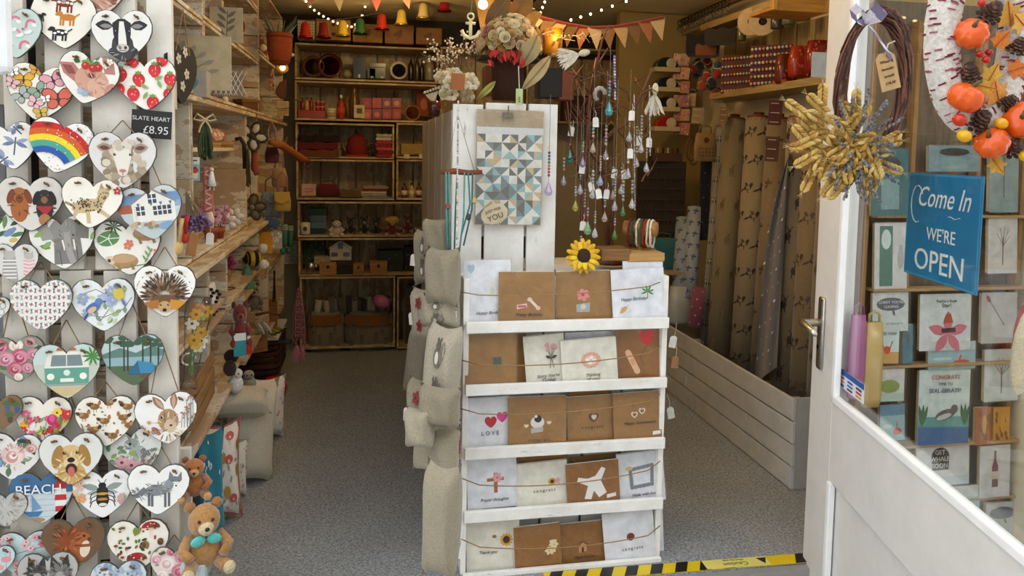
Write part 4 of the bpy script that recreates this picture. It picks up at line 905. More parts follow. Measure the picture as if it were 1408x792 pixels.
# --- deep end of the upper crates ---
c, w, h = bb(367, 28, 402, 88, X=-.36)
t = pot('woven_planter', 'terracotta woven planter holding a grey green plant, hung by the rear shelves', 'planter', c + Vector((0, 0, -.03)), w, h * .72, [(.4, 0), (.75, .08), (.95, .45), (1, 1), (.9, 1), (.85, .6), (.02, .6)], '#a04a24', 'yarn')
for k in range(5): B().tube([(math.cos(a) * w * (.36 + .028 * k), math.sin(a) * w * (.36 + .028 * k), h * .72 * (.12 + .19 * k)) for a in [i * .42 for i in range(15)]], .005, '#7c3418', 5, True).obj('weave_band', 'yarn', t, smooth=True)
for k in range(22):
    a = R.uniform(0, 6.28); b = B(); L_ = R.uniform(.06, .13); p0 = Vector((math.cos(a) * .02, math.sin(a) * .02, h * .5)); p1 = p0 + Vector((math.cos(a) * .05, math.sin(a) * .05, L_))
    b.tube([p0, (p0 + p1) / 2 + Vector((0, 0, .01)), p1], [.006, .005, .001], R.choice(['#6c7460', '#7f8770', '#5a6350']), 5).obj('leaf', 'matte', t)
felt_flower('flower_ornament', 'white felt flower hung under the woven planter', PX(396, 74, -.36), .03, '#e9dfcc', '#d8a848', cord=.06)
c, w, h = bb(379, 86, 397, 101, X=-.42)
t = thing('owl_sign', 'lit amber owl shaped sign below the woven planter', 'sign', c, .3); B().ball((0, 0, 0), (w * .5, .012, h * .5), '#e8b040', 12, 6).obj('body', 'gloss', t, smooth=True); B().ball((0, -.012, 0), (w * .2, .01, h * .25), '#ffe0a0', 8, 5).obj('bulb', 'lit_bulb', t, smooth=True)
c, w, h = bb(380, 106, 397, 136, X=-.42)
t = thing('horse_ornament', 'dark brown horse head ornament', 'ornament', c, .3)
B().prism([(-.5 * w, -.3 * h), (-.1 * w, -.5 * h), (.25 * w, -.45 * h), (.35 * w, .1 * h), (.3 * w, .5 * h), (.1 * w, .35 * h), (-.2 * w, .25 * h), (-.55 * w, -.15 * h)][::-1], .015, '#5c2a14').obj('head', 'matte', t, bevel=.003)
for (a, b_, c_, d_, q, lab) in ((381, 139, 397, 148, '#c8b080', 'small wooden notice with four text lines'), (382, 149, 397, 159, '#b89a6a', 'small wooden notice under another notice')):
    cc, w, h = bb(a, b_, c_, d_, X=-.42); flat_card('notice', lab, 'sign', cc, w, h, q, (0, 0, .3), lambda p: [p.ln([(-.7, z), (.7, z)], .12, '#5c4424') for z in (-.5, 0, .5)], .006)
c = PX(374, 96, -.43); strands('garland', 'hanging garland of small pink beads by the crates', 'garland', c, 2, .11, ['#c88a80', '#d8c0a8', '#a85c44'], .02, .0035, bead=True)
# --- counter tier ---
def cup(p):
    p.pg([(-1, .4), (1, .4), (1, 1), (-1, 1)], '#d6dedd'); p.ln([(-.8, .72), (.8, .72)], .12, '#4a4440')
    for i, x in enumerate((-.6, 0, .6)):
        p.pg([(x - .2, -.8), (x + .2, -.8), (x + .27, -.2), (x - .27, -.2)], '#e8d8b0'); p.ell(x, -.1, .3, .25, '#a8483c'); p.ell(x, .08, .16, .14, '#8a2c28')
c, w, h = bb(243, 216, 273, 249, X=-.50); flat_card('greeting_card', 'pale blue card with three cupcakes on the stained crate', 'card', c, w * 1.05, h, '#8fc0cc', (0, 0, .4), cup, .003)
c, w, h = bb(252, 262, 282, 306, X=-.43)
t = thing('lavender_bunch', 'hanging bunch of dried purple lavender', 'dried flowers', c)
for i in range(26):
    a = jit(.9); b = B(); e = Vector((math.sin(a) * .05, jit(.02), -.01 - math.cos(a) * .05)); b.tube([(-.02, 0, .04), e * .5, e], .001, '#8a8064', 4)
    for k in range(5): b.ball(e * (.5 + .13 * k) + Vector((jit(.004), 0, 0)), .0045, R.choice(['#7a5c8c', '#8c6f9c', '#62486f']), 6, 4)
    b.obj('stem', 'matte', t)
def spoon(lab, x0, y0, x1, y1, col, X=-.41, nm='wooden_spoon'):
    c, w, h = bb(x0, y0, x1, y1, X=X); t = thing(nm, lab, 'utensil', c, (0, .08, .5))
    B().ball((0, 0, -h * .3), (w * .55, .006, h * .2), col, 12, 6).obj('bowl', 'wood_z', t, smooth=True); B().tube([(0, 0, -h * .2), (0, 0, h * .3), (0, 0, h * .5)], [.004, .005, .007], col, 8).obj('handle', 'wood_z', t, smooth=True)
spoon('pale wooden spoon hung beside the seaside house heart', 242, 300, 253, 352, '#c8a468'); spoon('red painted spoon hung beside the pale spoon', 251, 297, 260, 335, '#b8261c')
c, w, h = bb(258, 320, 271, 352, X=-.42); t = thing('leather_tag', 'brown leather tag hanging by the spoons', 'tag', c, (0, .2, .4)); B().box((0, 0, 0), (w, .004, h), '#a8703c').obj('tag', 'matte', t, bevel=.002); B().tube([(0, 0, h * .45), (.002, 0, h * .8)], .001, '#6c4a2c', 4).obj('cord', 'yarn', t)
c = PX(283, 172, -.42); strands('tassel', 'large dark green tassel with a straw bow', 'tassel', c, 14, .09, ['#4a5a34', '#3c4a2a', '#5c6c40'], .034, .003)
t = thing('straw_bow', 'straw coloured ribbon bow above the green tassel', 'bow', PX(282, 164, -.42), (0, 0, .4))
for q in (-1, 1): B().tube([(0, 0, 0), (q * .02, 0, .014), (q * .028, 0, .0), (q * .012, 0, -.004), (0, 0, 0)], .003, '#cdb98c', 5).obj('loop', 'fabric', t); B().tube([(0, 0, 0), (q * .012, 0, -.02), (q * .016, 0, -.035)], .003, '#cdb98c', 5).obj('tail', 'fabric', t)
for i in range(7):
    c = PX(293 + i * 5.2, 186 - i * .2, -.5 - .01 * i); t = thing('ribbon_roll', f'roll of {["rust", "buff", "brick red", "cream"][i % 4]} ribbon on the sub-shelf, {"first second third fourth fifth sixth seventh".split()[i]} from the green tassel', 'ribbon', c, (.3, 1.2, 0), 'ribbon rolls on the sub-shelf')
    col = ['#c88a70', '#d8b090', '#b8604c', '#e0c4a4'][i % 4]
    B().lathe([(.004, -.008), (.022, -.008), (.022, .008), (.004, .008)], col, 14).obj('ribbon', 'fabric', t, smooth=False); B().lathe([(.001, -.009), (.008, -.009), (.008, .009), (.001, .009)], '#e8dcc0', 10).obj('core', 'matte', t)
for a, b_, lab in ((285, 301, 'small kraft box below the pink ribbon rolls'), (302, 318, 'second small kraft box below the ribbon rolls, deeper in')):
    c, w, h = bb(a, 196, b_, 208, X=-.52); carton('kraft_box', lab, 'box', c, w, .05, h, '#b8863c', .5, lid='#c8964c')
tag(plank('sub_shelf', (-.60, 2.6, 1.185), (.22, .86, .012), '#e6dac0'), 'thin white sub-shelf under the ribbon rolls', 'shelf')
c, w, h = bb(324, 190, 337, 232, X=-.46); t = thing('walking_cane', 'black curved handle hanging in the wide crate', 'cane', c); B().tube([(-w * .5, 0, h * .45), (0, 0, h * .5), (w * .4, 0, h * .3), (w * .45, 0, -h * .5)], .008, '#1b1a1e', 8).obj('shaft', 'matte', t, smooth=True)
c, w, h = bb(280, 228, 293, 314, X=-.415)
t = thing('knitted_strip', 'pink and rust knitted strip with a pale tail, hanging from the upright', 'textile', c, .3); B().box((0, 0, h * .12), (w, .008, h * .72), '#b86a5c').obj('strip', 'yarn', t, bevel=.003)
for i in range(9): B().box((0, -.0052, h * .42 - i * h * .075), (w * .7, .002, h * .028), '#d8a890', (0, (.5 if i % 2 else -.5), 0)).obj('zigzag', 'yarn', t)
B().tube([(0, 0, -h * .24), (.004, 0, -h * .36), (.008, 0, -h * .5)], [w * .4, w * .4, w * .2], '#d8b8a0', 8).obj('tail', 'fabric', t, smooth=True)
c, w, h = bb(285, 222, 297, 262, X=-.405); t = thing('cloth_doll', 'small white cloth angel doll on a cord', 'ornament', c); B().lathe([(w * .5, -h * .35), (w * .35, -h * .1), (.004, h * .16)], '#e6e0d4', 12).obj('dress', 'fabric', t, smooth=True); B().ball((0, 0, h * .22), w * .26, '#e0c8b0').obj('head', 'matte', t, smooth=True)
for q in (-1, 1): B().tube([(q * .004, 0, -h * .33), (q * .006, 0, -h * .5)], .002, '#e0c8b0', 5).obj('leg', 'matte', t)
for i, (a, b_, q, e) in enumerate(((282, 298, 'smaller terracotta pot under pink felt flowers, beside the price tag', .9), (292, 307, 'terracotta pot of pink felt flowers on the shelf board', 1))):
    c, w, h = bb(a, 312, b_, 342, X=-.47); t = pot('flower_pot', q, 'flower pot', c, w * 1.3, h, [(.6, 0), (.85, .75), (1, .76), (1, 1), (.85, 1), (.8, .6), (.02, .6)], '#a04c24', 'matte')
    for k in range(8):
        e2 = Vector((jit(.035), jit(.03), h * .9 + R.uniform(.02, .06))); f = B().tube([(0, 0, h * .6), e2], .0015, '#5c6c3c', 4).obj('stem', 'matte', t)
        g = B()
        for n_ in range(6): g.ball((.011 * math.cos(n_ * 1.05), -.004, .011 * math.sin(n_ * 1.05)), (.008, .004, .008), R.choice(['#c88a98', '#b86a80', '#d8a4ac']), 6, 4)
        g.obj('blossom', 'fabric', f, loc=e2)
hang_tag(thing('price_label', 'white price label hanging before the terracotta pots', 'label', PX(289, 320, -.41)), (0, 0, 0), s_=.9)
for px_, py_, lab in ((312, 305, 'white felt daisy with an ochre centre on the shelf board'), (322, 298, 'second white felt daisy, deeper along the shelf board')): felt_flower('felt_daisy', lab, PX(px_, py_, -.46), .034, '#efe9dc', '#c8963c', n=6)
t = thing('dried_grass', 'spray of dried white grass against the crate back', 'dried flowers', PX(322, 288, -.66))
for k in range(14): a = 1.0 + k * .09; B().tube([(0, 0, -.05), (math.cos(a) * .06, 0, .0 + math.sin(a) * .04), (math.cos(a) * .11, -.01, math.sin(a) * .06 - .01)], [.001, .003, .001], '#e0d8c4', 5).obj('blade', 'matte', t)
for i, (a, b_, c_, d_, lab) in enumerate(((297, 255, 306, 272, 'kraft card leaning in the wide crate'), (305, 268, 315, 290, 'second kraft card in the wide crate'), (310, 284, 324, 312, 'larger kraft card behind the felt daisies'))):
    cc, w, h = bb(a, b_, c_, d_, X=-.6); flat_card('kraft_card', lab, 'card', cc, w * 1.2, h, '#b8864c', (0, .1, .6))
felt_flower('wooden_flower', 'white wooden flower with dark outline hanging on the upright', PX(347, 187, -.435), .058, '#e2dac8', '#4a3c28', '#4a4028', cord=.03)
felt_flower('wooden_flower', 'brown crocheted flower hanging low on the upright', PX(347, 285, -.435), .052, '#7c6c52', '#8a7c64', '#4c3e28', cord=.09)
c = PX(341, 205, -.43); strands('tassel', 'long olive tassel between the two hanging flowers', 'tassel', c, 5, .14, ['#5c5a34', '#4c4a2a'], .014, .003)
c, w, h = bb(345, 206, 355, 241, X=-.43); t = thing('knitted_sock', 'rust striped knitted sock hanging on the upright', 'sock', c, .2); B().tube([(0, 0, h * .5), (0, 0, -h * .25), (.008, -.01, -h * .45)], [w * .45, w * .5, w * .4], '#9c4a34', 8).obj('sock', 'yarn', t, smooth=True); B().tube([(0, 0, h * .5), (0, 0, h * .4)], w * .52, '#b8705c', 8).obj('cuff', 'yarn', t, smooth=True)
# --- hanging by the rear corner ---
a = PX(372, 196, -.40); b_ = PX(424, 222, -.27)
t = thing('driftwood_branch', 'orange brown gnarled branch hanging across the crate ends', 'branch', a); v = b_ - a
B().tube([v * 0, v * .25 + Vector((0, 0, .012)), v * .5 + Vector((0, 0, .006)), v * .75 + Vector((0, 0, -.002)), v], [.012, .019, .017, .02, .013], '#a8602c', 8).obj('limb', 'wood_x', t, smooth=True)
for f, u in ((.3, (.02, 0, .05)), (.6, (-.01, -.02, .04)), (.85, (.01, 0, -.045))): B().tube([v * f, v * f + Vector(u)], [.007, .003], '#8a4c22', 6).obj('twig', 'wood_z', t, smooth=True)
bag('purse', 'dark red patterned purse with a long looped handle', bb(366, 200, 382, 226, X=-.41)[0], .06, .07, .03, '#5c2a30', '#b88a90', hl=.11)
bag('purse', 'tan fluffy purse hanging by the driftwood', bb(376, 230, 392, 258, X=-.38)[0], .065, .085, .03, '#b08c5c', '#a87c80', mat='fluffy', hl=.06)
bag('purse', 'mustard yellow purse with a pink strap', bb(379, 262, 398, 292, X=-.36)[0], .07, .085, .03, '#b8923c', '#b06a7c', hl=.09, flap='#c8a048')
def ditsy(cols, n=40, s_=.08):
    def f(p):
        for i in range(n): p.flower(jit(.85), jit(.85), R.uniform(.6, 1.2) * s_, R.choice(cols), '#e8dcb0')
    return f
bag('denim_bag', 'grey blue floral denim bag with a dark pocket', bb(363, 262, 385, 300, X=-.41)[0], .1, .11, .04, '#8c9298', '#7c6c5c', ditsy(['#c4c8c8', '#5c6470', '#3c4452']), hl=.07, flap=None)
t = thing('denim_pouch', 'dark blue denim pouch tilted below the floral bag', 'bag', PX(374, 306, -.40), (0, .5, .3)); B().box((0, 0, 0), (.065, .02, .04), '#3c5478').obj('pouch', 'fabric', t, bevel=.006)
for i, (px_, lab) in enumerate(((391, 'teal green knitted sock with white stripes'), (399, 'second teal green knitted sock with white stripes, nearer the rear shelves'))):
    c = PX(px_, 328, -.42); t = thing('knitted_sock', lab, 'sock', c); B().tube([(0, 0, .075), (0, 0, -.03), (-.004, -.012, -.06), (-.006, -.03, -.072)], [.017, .018, .018, .013], '#4a8c84', 8).obj('sock', 'yarn', t, smooth=True)
    for z in (.05, .06, .07): B().lathe([(.0185, -.002), (.0185, .002)], '#e6ece6', 10, (0, 0, z)).obj('stripe', 'yarn', t)
def lines(n, col='#5a5a5a'):
    return lambda p: [p.ln([(-.75, .75 - 1.5 * i / (n - 1)), (R.uniform(.3, .8), .75 - 1.5 * i / (n - 1))], .05, col) for i in range(n)]
c, w, h = bb(390, 331, 409, 363, X=-.44); flat_card('paper_notice', 'printed paper notice pinned by the rear shelves', 'notice', c, w, h, '#c9c4b8', (0, 0, .2), lines(9))
c, w, h = bb(372, 372, 383, 415, X=-.42); t = thing('black_tassel', 'long black horsehair tassel on the crate end', 'tassel', c); [B().tube([(jit(.003), 0, h * .5), (jit(.01), jit(.01), -h * .5)], .003, '#211c1a', 5).obj('strand', 'yarn', t) for k in range(7)]
c, w, h = bb(372, 318, 388, 342, X=-.40); flat_card('lace_card', 'grey lace sample card above the green socks', 'card', c, w, h, '#b8b4ac', (0, 0, .3), ditsy(['#e2ded4'], 14, .2))
# --- lower crates ---
c, w, h = bb(356, 319, 375, 349, X=-.44)
t = thing('house_tag', 'mustard yellow house shaped hanging tag', 'tag', c, .3); B().prism([(-w / 2, -h / 2), (w / 2, -h / 2), (w / 2, h * .3), (w * .25, h * .5), (-w * .25, h * .5), (-w / 2, h * .3)], .012, '#d89a1c').obj('tag', 'matte', t, bevel=.002)
dd = B(); [dd.ell(x * w, z * h, w * .07, h * .06, '#7c5008', 0, 8) for x, z in ((-.15, -.25), (.15, -.25), (-.15, -.05))]; dd.obj('print', 'print', t)
c, w, h = bb(335, 343, 362, 369, X=-.47)
t = thing('bee_toy', 'knitted yellow and black bee toy with white pompoms', 'toy', c, (0, 0, .4)); b = B().lathe([(.001, -w * .5), (h * .32, -w * .35), (h * .42, 0), (h * .32, w * .35), (.001, w * .5)], '#d8b43c', 14, M=Euler((0, math.pi / 2, 0)).to_matrix(), cols=['#211c1a', '#d8b43c', '#211c1a', '#d8b43c']).obj('body', 'yarn', t, smooth=True)
for k in range(4): B().lathe([(h * .36, -.005), (h * .43, 0), (h * .36, .005)], ['#211c1a', '#e0c04c'][k % 2], 14, (-w * .26 + k * w * .17, 0, 0), Euler((0, math.pi / 2, 0)).to_matrix()).obj('stripe', 'yarn', t, smooth=True)
B().ball((w * .45, -.01, h * .55), h * .26, '#f2efea').obj('pompom', 'fluffy', t, smooth=True); B().ball((w * .45, -.02, -h * .3), h * .28, '#f2efea').obj('pompom', 'fluffy', t, smooth=True)
c, w, h = bb(330, 362, 350, 402, X=-.48); t = pot('green_cone', 'green knitted cactus cone below the bee toy', 'toy', c, w * 1.1, h, [(.9, 0), (1, .15), (.8, .5), (.45, .8), (.05, 1)], '#5c8a78', 'yarn')
for k in range(6): B().lathe([(w * .55 * (.98 - .13 * k), 0), (w * .58 * (.98 - .13 * k), .004), (w * .55 * (.96 - .13 * k), .008)], '#4c7868', 14, (0, 0, h * (.12 + .14 * k))).obj('ridge', 'yarn', t, smooth=True)
felt_flower('brooch', 'magenta felt flower brooch in the narrow crate', PX(314, 362, -.48), .03, '#a83a64', '#7c2848', n=6)
c, w, h = bb(307, 396, 321, 413, X=-.5); t = pot('mug', 'black mug in the narrow crate', 'mug', c, w * 1.3, h, [(.02, 0), (.9, 0), (1, .08), (1, 1), (.9, 1), (.88, .2), (.02, .15)], '#1c1a1c'); B().tube([(w * .6, 0, h * .25), (w * .95, 0, h * .4), (w * .95, 0, h * .65), (w * .6, 0, h * .8)], .004, '#1c1a1c', 6).obj('handle', 'ceramic', t, smooth=True)
c, w, h = bb(268, 386, 298, 438, X=-.5); t = pot('vase', 'white vase with a bold black floral pattern', 'vase', c, w * 1.05, h, [(.02, 0), (.7, .02), (.95, .3), (1, .6), (.85, .85), (.7, 1), (.6, .9), (.02, .8)], '#e9e6e0')
b = B()
for k in range(16):
    a = R.uniform(3.3, 6.1); z = R.uniform(.15, .85) * h; r = w * .515
    for q in range(5): b.ball((r * math.cos(a) + .01 * math.cos(q * 1.25), r * math.sin(a), z + .011 * math.sin(q * 1.25)), (.007, .003, .006), '#1e1c20', 6, 4)
b.obj('floral_pattern', 'gloss', t)
c, w, h = bb(246, 450, 258, 482, X=-.5); bag('pouch', 'red patterned cloth pouch beside the heart board', c, w * 1.2, h, .04, '#a82c2c')
t = thing('wrapped_bouquet', 'cellophane wrapped yellow and orange bouquet hanging in front of the crates', 'bouquet', PX(268, 465, -.405), (.1, .12, .2))
for k in range(10): x, z = jit(.016), R.uniform(-.02, .09); felt = B().flower(0, 0, .016, R.choice(['#d8a01c', '#e8c84c', '#c8742c', '#efe6d0', '#8aa05c']), '#7c4a1c', 6); felt.obj('bloom', 'matte', t, (x, -.008 + jit(.006), z))
for k in range(5): B().tube([(jit(.01), 0, .05), (jit(.006), 0, -.09)], .0015, '#6c8a4c', 5).obj('stem', 'matte', t)
b = B().lathe([(.028, .1), (.03, .06), (.022, -.02), (.014, -.1), (.02, -.125)], '#ffffff', 10); b.obj('wrapper', 'cellophane', t, smooth=True)
c, w, h = bb(282, 405, 297, 449, X=-.42); t = thing('wrapped_ornament', 'small wrapped amber and white bundle beside the bouquet', 'ornament', PX(284, 434, -.44)); B().ball((0, 0, .01), (.014, .012, .03), '#c8902c').obj('bundle', 'fabric', t, smooth=True); B().ball((0, 0, .04), (.012, .01, .014), '#5c4c5c').obj('top', 'fabric', t, smooth=True)
# slatted wooden box
c, w, h = bb(250, 485, 310, 545, X=-.46)
t = thing('slatted_wooden_box', 'brown slatted wooden box on the low crate', 'box', (-.525, 2.12, .485), .04)
for z in (.02, .065, .11): plank('slat', (0, -.15, z), (.2, .008, .034), '#9a7448', t, 'wood'); plank('slat', (.1, 0, z), (.008, .3, .034), '#9a7448', t, 'wood'); plank('slat', (-.1, 0, z), (.008, .3, .034), '#9a7448', t, 'wood')
plank('floor_board', (0, 0, .004), (.19, .29, .006), '#7c5a34', t, 'wood')
for q in (-1, 1): plank('corner_post', (q * .09, -.14, .065), (.014, .014, .13), '#8a6438', t, 'wood')
t = thing('curtain_ring', 'white ring hook on the wooden box', 'ring', PX(259, 494, -.44), (.2, 0, .3)); B().tube([(.016 * math.cos(a), 0, .016 * math.sin(a)) for a in [i * .5 for i in range(12)]], .003, '#eceae4', 6).obj('ring', 'gloss', t, smooth=True)
# toys
c, w, h = bb(313, 414, 346, 476, X=-.41)
plush('cow_toy', 'rust brown cow soft toy with a white ring tag', 'toy', c, w * .9, h, '#7c2a1c', '#8a3424', '#5c1c12', rz=.3)
t = thing('curtain_ring', 'white ring hook above the rust cow toy', 'ring', PX(318, 426, -.44), (.2, 0, .2)); B().tube([(.018 * math.cos(a), 0, .018 * math.sin(a)) for a in [i * .45 for i in range(13)]], .0035, '#f0eeea', 6).obj('ring', 'gloss', t, smooth=True)
c, w, h = bb(322, 458, 338, 490, X=-.405); flat_card('gift_card', 'teal and white gift card under the cow toy', 'card', c, w, h, '#2fa0ac', (0, 0, .3), lambda p: p.pg([(-1, .35), (1, .35), (1, 1), (-1, 1)], '#e8f0f0'), .003)
c, w, h = bb(333, 452, 345, 488, X=-.42); flat_card('gift_card', 'red and white gift card behind the teal gift card', 'card', c, w, h, '#c82c28', (0, -.1, .3), lambda p: p.pg([(-1, -.2), (1, -.2), (1, .9), (-1, .9)], '#f0ece6'), .003)
for i, (x0, y0, x1, y1, lab) in enumerate(((308, 480, 328, 500, 'upper dark brown felt oval hanging by the wooden box'), (307, 495, 325, 518, 'lower dark brown felt oval hanging by the wooden box'))):
    c, w, h = bb(x0, y0, x1, y1, X=-.442); tag(B().ball((0, 0, 0), (w * .5, .012, h * .5), '#3c2820', 12, 7).obj('felt_oval', 'fabric', loc=c, smooth=True), lab, 'ornament')
plush('leopard_toy', 'spotted brown leopard soft toy by the cardboard boxes', 'toy', bb(336, 388, 358, 428, X=-.47)[0], .085, .12, '#6c5a40', '#a08a64', '#3c3020', rz=.4)
for i, (x0, y0, x1, y1, q, lab) in enumerate(((340, 447, 362, 482, '#9c6c40', 'brown cardboard box beside the rust cow toy'), (356, 414, 376, 450, '#8a5a34', 'brown paper parcel under the black tassel'))):
    c, w, h = bb(x0, y0, x1, y1, X=-.50); carton('cardboard_box', lab, 'box', c, w * 1.1, .09, h, q, .5, draw=lines(3, '#5c3c20'))
t = thing('leather_strap', 'brown leather strap with buckle lying on the parcels', 'strap', PX(368, 430, -.43), (0, .3, .4)); B().tube([(-.05, 0, -.02), (0, -.01, .005), (.06, 0, 0)], .007, '#6a3418', 6).obj('strap', 'matte', t, smooth=True); B().tube([(.06, 0, .008), (.078, 0, .008), (.078, 0, -.008), (.06, 0, -.008)], .002, '#8a6a3c', 5, True).obj('buckle', 'metal', t)
t = thing('striped_shawl', 'grey green striped shawl end over the parcels', 'textile', PX(357, 450, -.46), (0, 0, .4)); [B().tube([(-.02 + .012 * k, 0, .02), (-.01 + .014 * k, -.012, 0), (.0 + .016 * k, -.01, -.03)], .005, ['#8a9c90', '#d8d8cc'][k % 2], 6).obj('fold', 'fabric', t, smooth=True) for k in range(4)]
for i in range(4): c = PX(374 + i * 5, 458 - i * 2.5, -.43); t = thing('pencil_pack', f'pack of {["olive", "yellow"][i % 2]} pencils on the low crate, {"first second third fourth".split()[i]} from the cardboard box', 'stationery', c, (0, 0, .5), 'yellow pencil packs'); B().box((0, 0, 0), (.02, .06, .014), '#c8b428' if i % 2 else '#8a9a28').obj('pack', 'gloss', t, bevel=.002); B().box((0, -.031, 0), (.018, .002, .012), '#3c3c1c').obj('label', 'print', t)
t = thing('dark_ribbon', 'dark blue ribbon bundle on the low crate lid', 'ribbon', PX(390, 470, -.40), (0, 0, .4)); [B().tube([(0, 0, 0), (q * .022, 0, .012), (q * .03, 0, -.002), (0, 0, 0)], .005, '#2c4250', 5).obj('loop', 'fabric', t) for q in (-1, 1)]
# wicker basket
c, w, h = bb(372, 488, 402, 512, X=-.45)
t = thing('wicker_basket', 'dark brown wicker basket on the floor under the low crate', 'basket', (-.53, 4.02, .09), math.pi / 2)
for k in range(6): B().tube([(.2 * math.copysign(min(1, abs(math.cos(a)) * 1.3), math.cos(a)), .1 * math.copysign(min(1, abs(math.sin(a)) * 1.3), math.sin(a)), k * .03) for a in [i * math.pi / 12 for i in range(24)]], .014, '#4a281a' if k % 2 else '#3a1e14', 6, True).obj('weave_band', 'yarn', t, smooth=True)
B().box((0, 0, .172), (.42, .22, .016), '#e6e2d8').obj('liner', 'fabric', t, bevel=.005)
strands('bead_necklace', 'long pink bead necklaces ending in pink feathers, on a hook by the aisle', 'necklace', PX(411, 397, -.33), 12, .30, ['#a86a74', '#8a4c58', '#c8949a'], .06, .0026, tuft='#d88a9c', bead=True)
t = thing('red_pot', 'round red pot on the floor by the cushions', 'pot', PZ(377, 548, .0)); B().lathe([(.02, 0), (.05, .01), (.062, .05), (.05, .09), (.035, .1), (.03, .09)], '#b8201c', 16).obj('body', 'ceramic', t, smooth=True)
for lab, x0, y0, x1, y1, q, kk in (('white goose ornament on the low deck', 314, 506, 334, 540, '#f0efec', 'goose'), ('small grey owl soft toy beside the white goose', 331, 508, 352, 540, '#a8a294', 'owl')):
    c, w, h = bb(x0, y0, x1, y1, X=-.43); t = thing(kk + '_toy', lab, 'toy', base(c, h), .3)
    B().ball((0, 0, h * .36), (w * .5, w * .42, h * .38), q, 12, 8).obj('body', 'fluffy', t, smooth=True); B().ball((0 if kk == 'owl' else w * .1, -w * .1, h * .78), (w * .36, w * .32, h * .22), q, 10, 7).obj('head', 'fluffy', t, smooth=True)
    for s_ in (-1, 1): B().ball((s_ * w * .14, -w * .4, h * .82), w * .06, '#1a1512', 6, 5).obj('eye', 'gloss', t)
    B().ball((0, -w * .45, h * .74), (w * .06, w * .09, h * .03), '#c89a4c', 6, 5).obj('beak', 'matte', t)
# cushions under the deck
def spots(cols, n, s_): return lambda p: [p.ell(jit(.9), jit(.9), s_ * R.uniform(.6, 1), s_ * R.uniform(.6, 1), R.choice(cols), R.random() * 3, 7) for i in range(n)]
def toad(p):
    for x, z in ((-.5, .6), (.3, .3), (-.3, -.1), (.5, -.5), (-.5, -.7), (.4, .8)):
        p.ln([(x, z - .2), (x, z)], .08, '#e0cdb8'); p.ell(x, z, .2, .1, '#c05048'); p.ell(x + .5, z - .25, .16, .13, '#a8842c')
    for i in range(12): p.leaf(jit(.85), jit(.85), .18, .08, R.uniform(0, 6), R.choice(['#8a9484', '#9c8890']))
cushion('cushion', 'white cushion with brown toadstool print standing on the carpet', PZ(303, 718, 0) + Vector((0, 0, .17)), .13, .32, .1, '#efe9df', (-.06, 0, .35), toad, piping='#b85c60')
cushion('cushion', 'teal cushion with white sprigs beside the teddy bears', PZ(289, 752, 0) + Vector((0, -.0, .19)), .09, .36, .08, '#2f8298', (-.05, 0, .3), spots(['#d8e8ea'], 30, .05))
cushion('cushion', 'plain beige linen cushion leaning out from the low deck', PZ(344, 663, 0) + Vector((0, 0, .185)), .2, .38, .11, '#cdc5b4', (-.12, .12, .5))
cushion('cushion', 'white cushion with tiny red speckles lying under the deck', PX(320, 578, -.48), .24, .12, .16, '#eee8e0', (-.2, 0, .4), ditsy(['#a85c5c', '#8a7c70'], 60, .05), piping='#a84c54')
cushion('cushion', 'white cushion with small pink dots behind the beige cushion', PX(366, 560, -.40), .17, .26, .09, '#f0ece8', (-.1, .1, .6), ditsy(['#b88a8c', '#a8a0a8'], 50, .05))
cushion('cushion', 'flat beige linen cushion on the low deck beside the goose', PX(332, 553, -.42), .2, .1, .1, '#c6bca6', (-.9, .15, .4))
cushion('cushion', 'small floral cushion with red dots at the foot of the deck', PZ(321, 684, 0) + Vector((0, 0, .1)), .1, .2, .07, '#ece6dc', (-.05, .05, .4), ditsy(['#a86a64', '#7c8a5c'], 40, .06))
plush('teddy_bear', 'golden brown teddy bear seated in front of the white end board', 'teddy bear', bb(250, 628, 284, 680, Y=1.84)[0], .075, .095, '#a8662c', '#c89458', '#945422', rz=.2)
plush('teddy_bear', 'shaggy honey teddy bear with a turquoise bow', 'teddy bear', bb(252, 690, 308, 776, Y=1.80)[0], .115, .16, '#b8864c', '#d8c49c', '#a8743c', bow='#5cc0bc', rz=.35)
c, w, h = bb(252, 760, 286, 800, Y=1.80); tag(B().box((0, 0, 0), (w, .06, .05), '#c8d8dc').obj('folded_towel', 'fabric', loc=c, bevel=.01), 'pale blue folded towel under the shaggy teddy bear', 'towel')
c, w, h = bb(282, 690, 292, 736, Y=1.86); flat_card('price_card', 'upright white printed card beside the shaggy bear', 'card', c, w, h, '#eceae6', (0, 0, .2), lines(6, '#8a8a8a'))
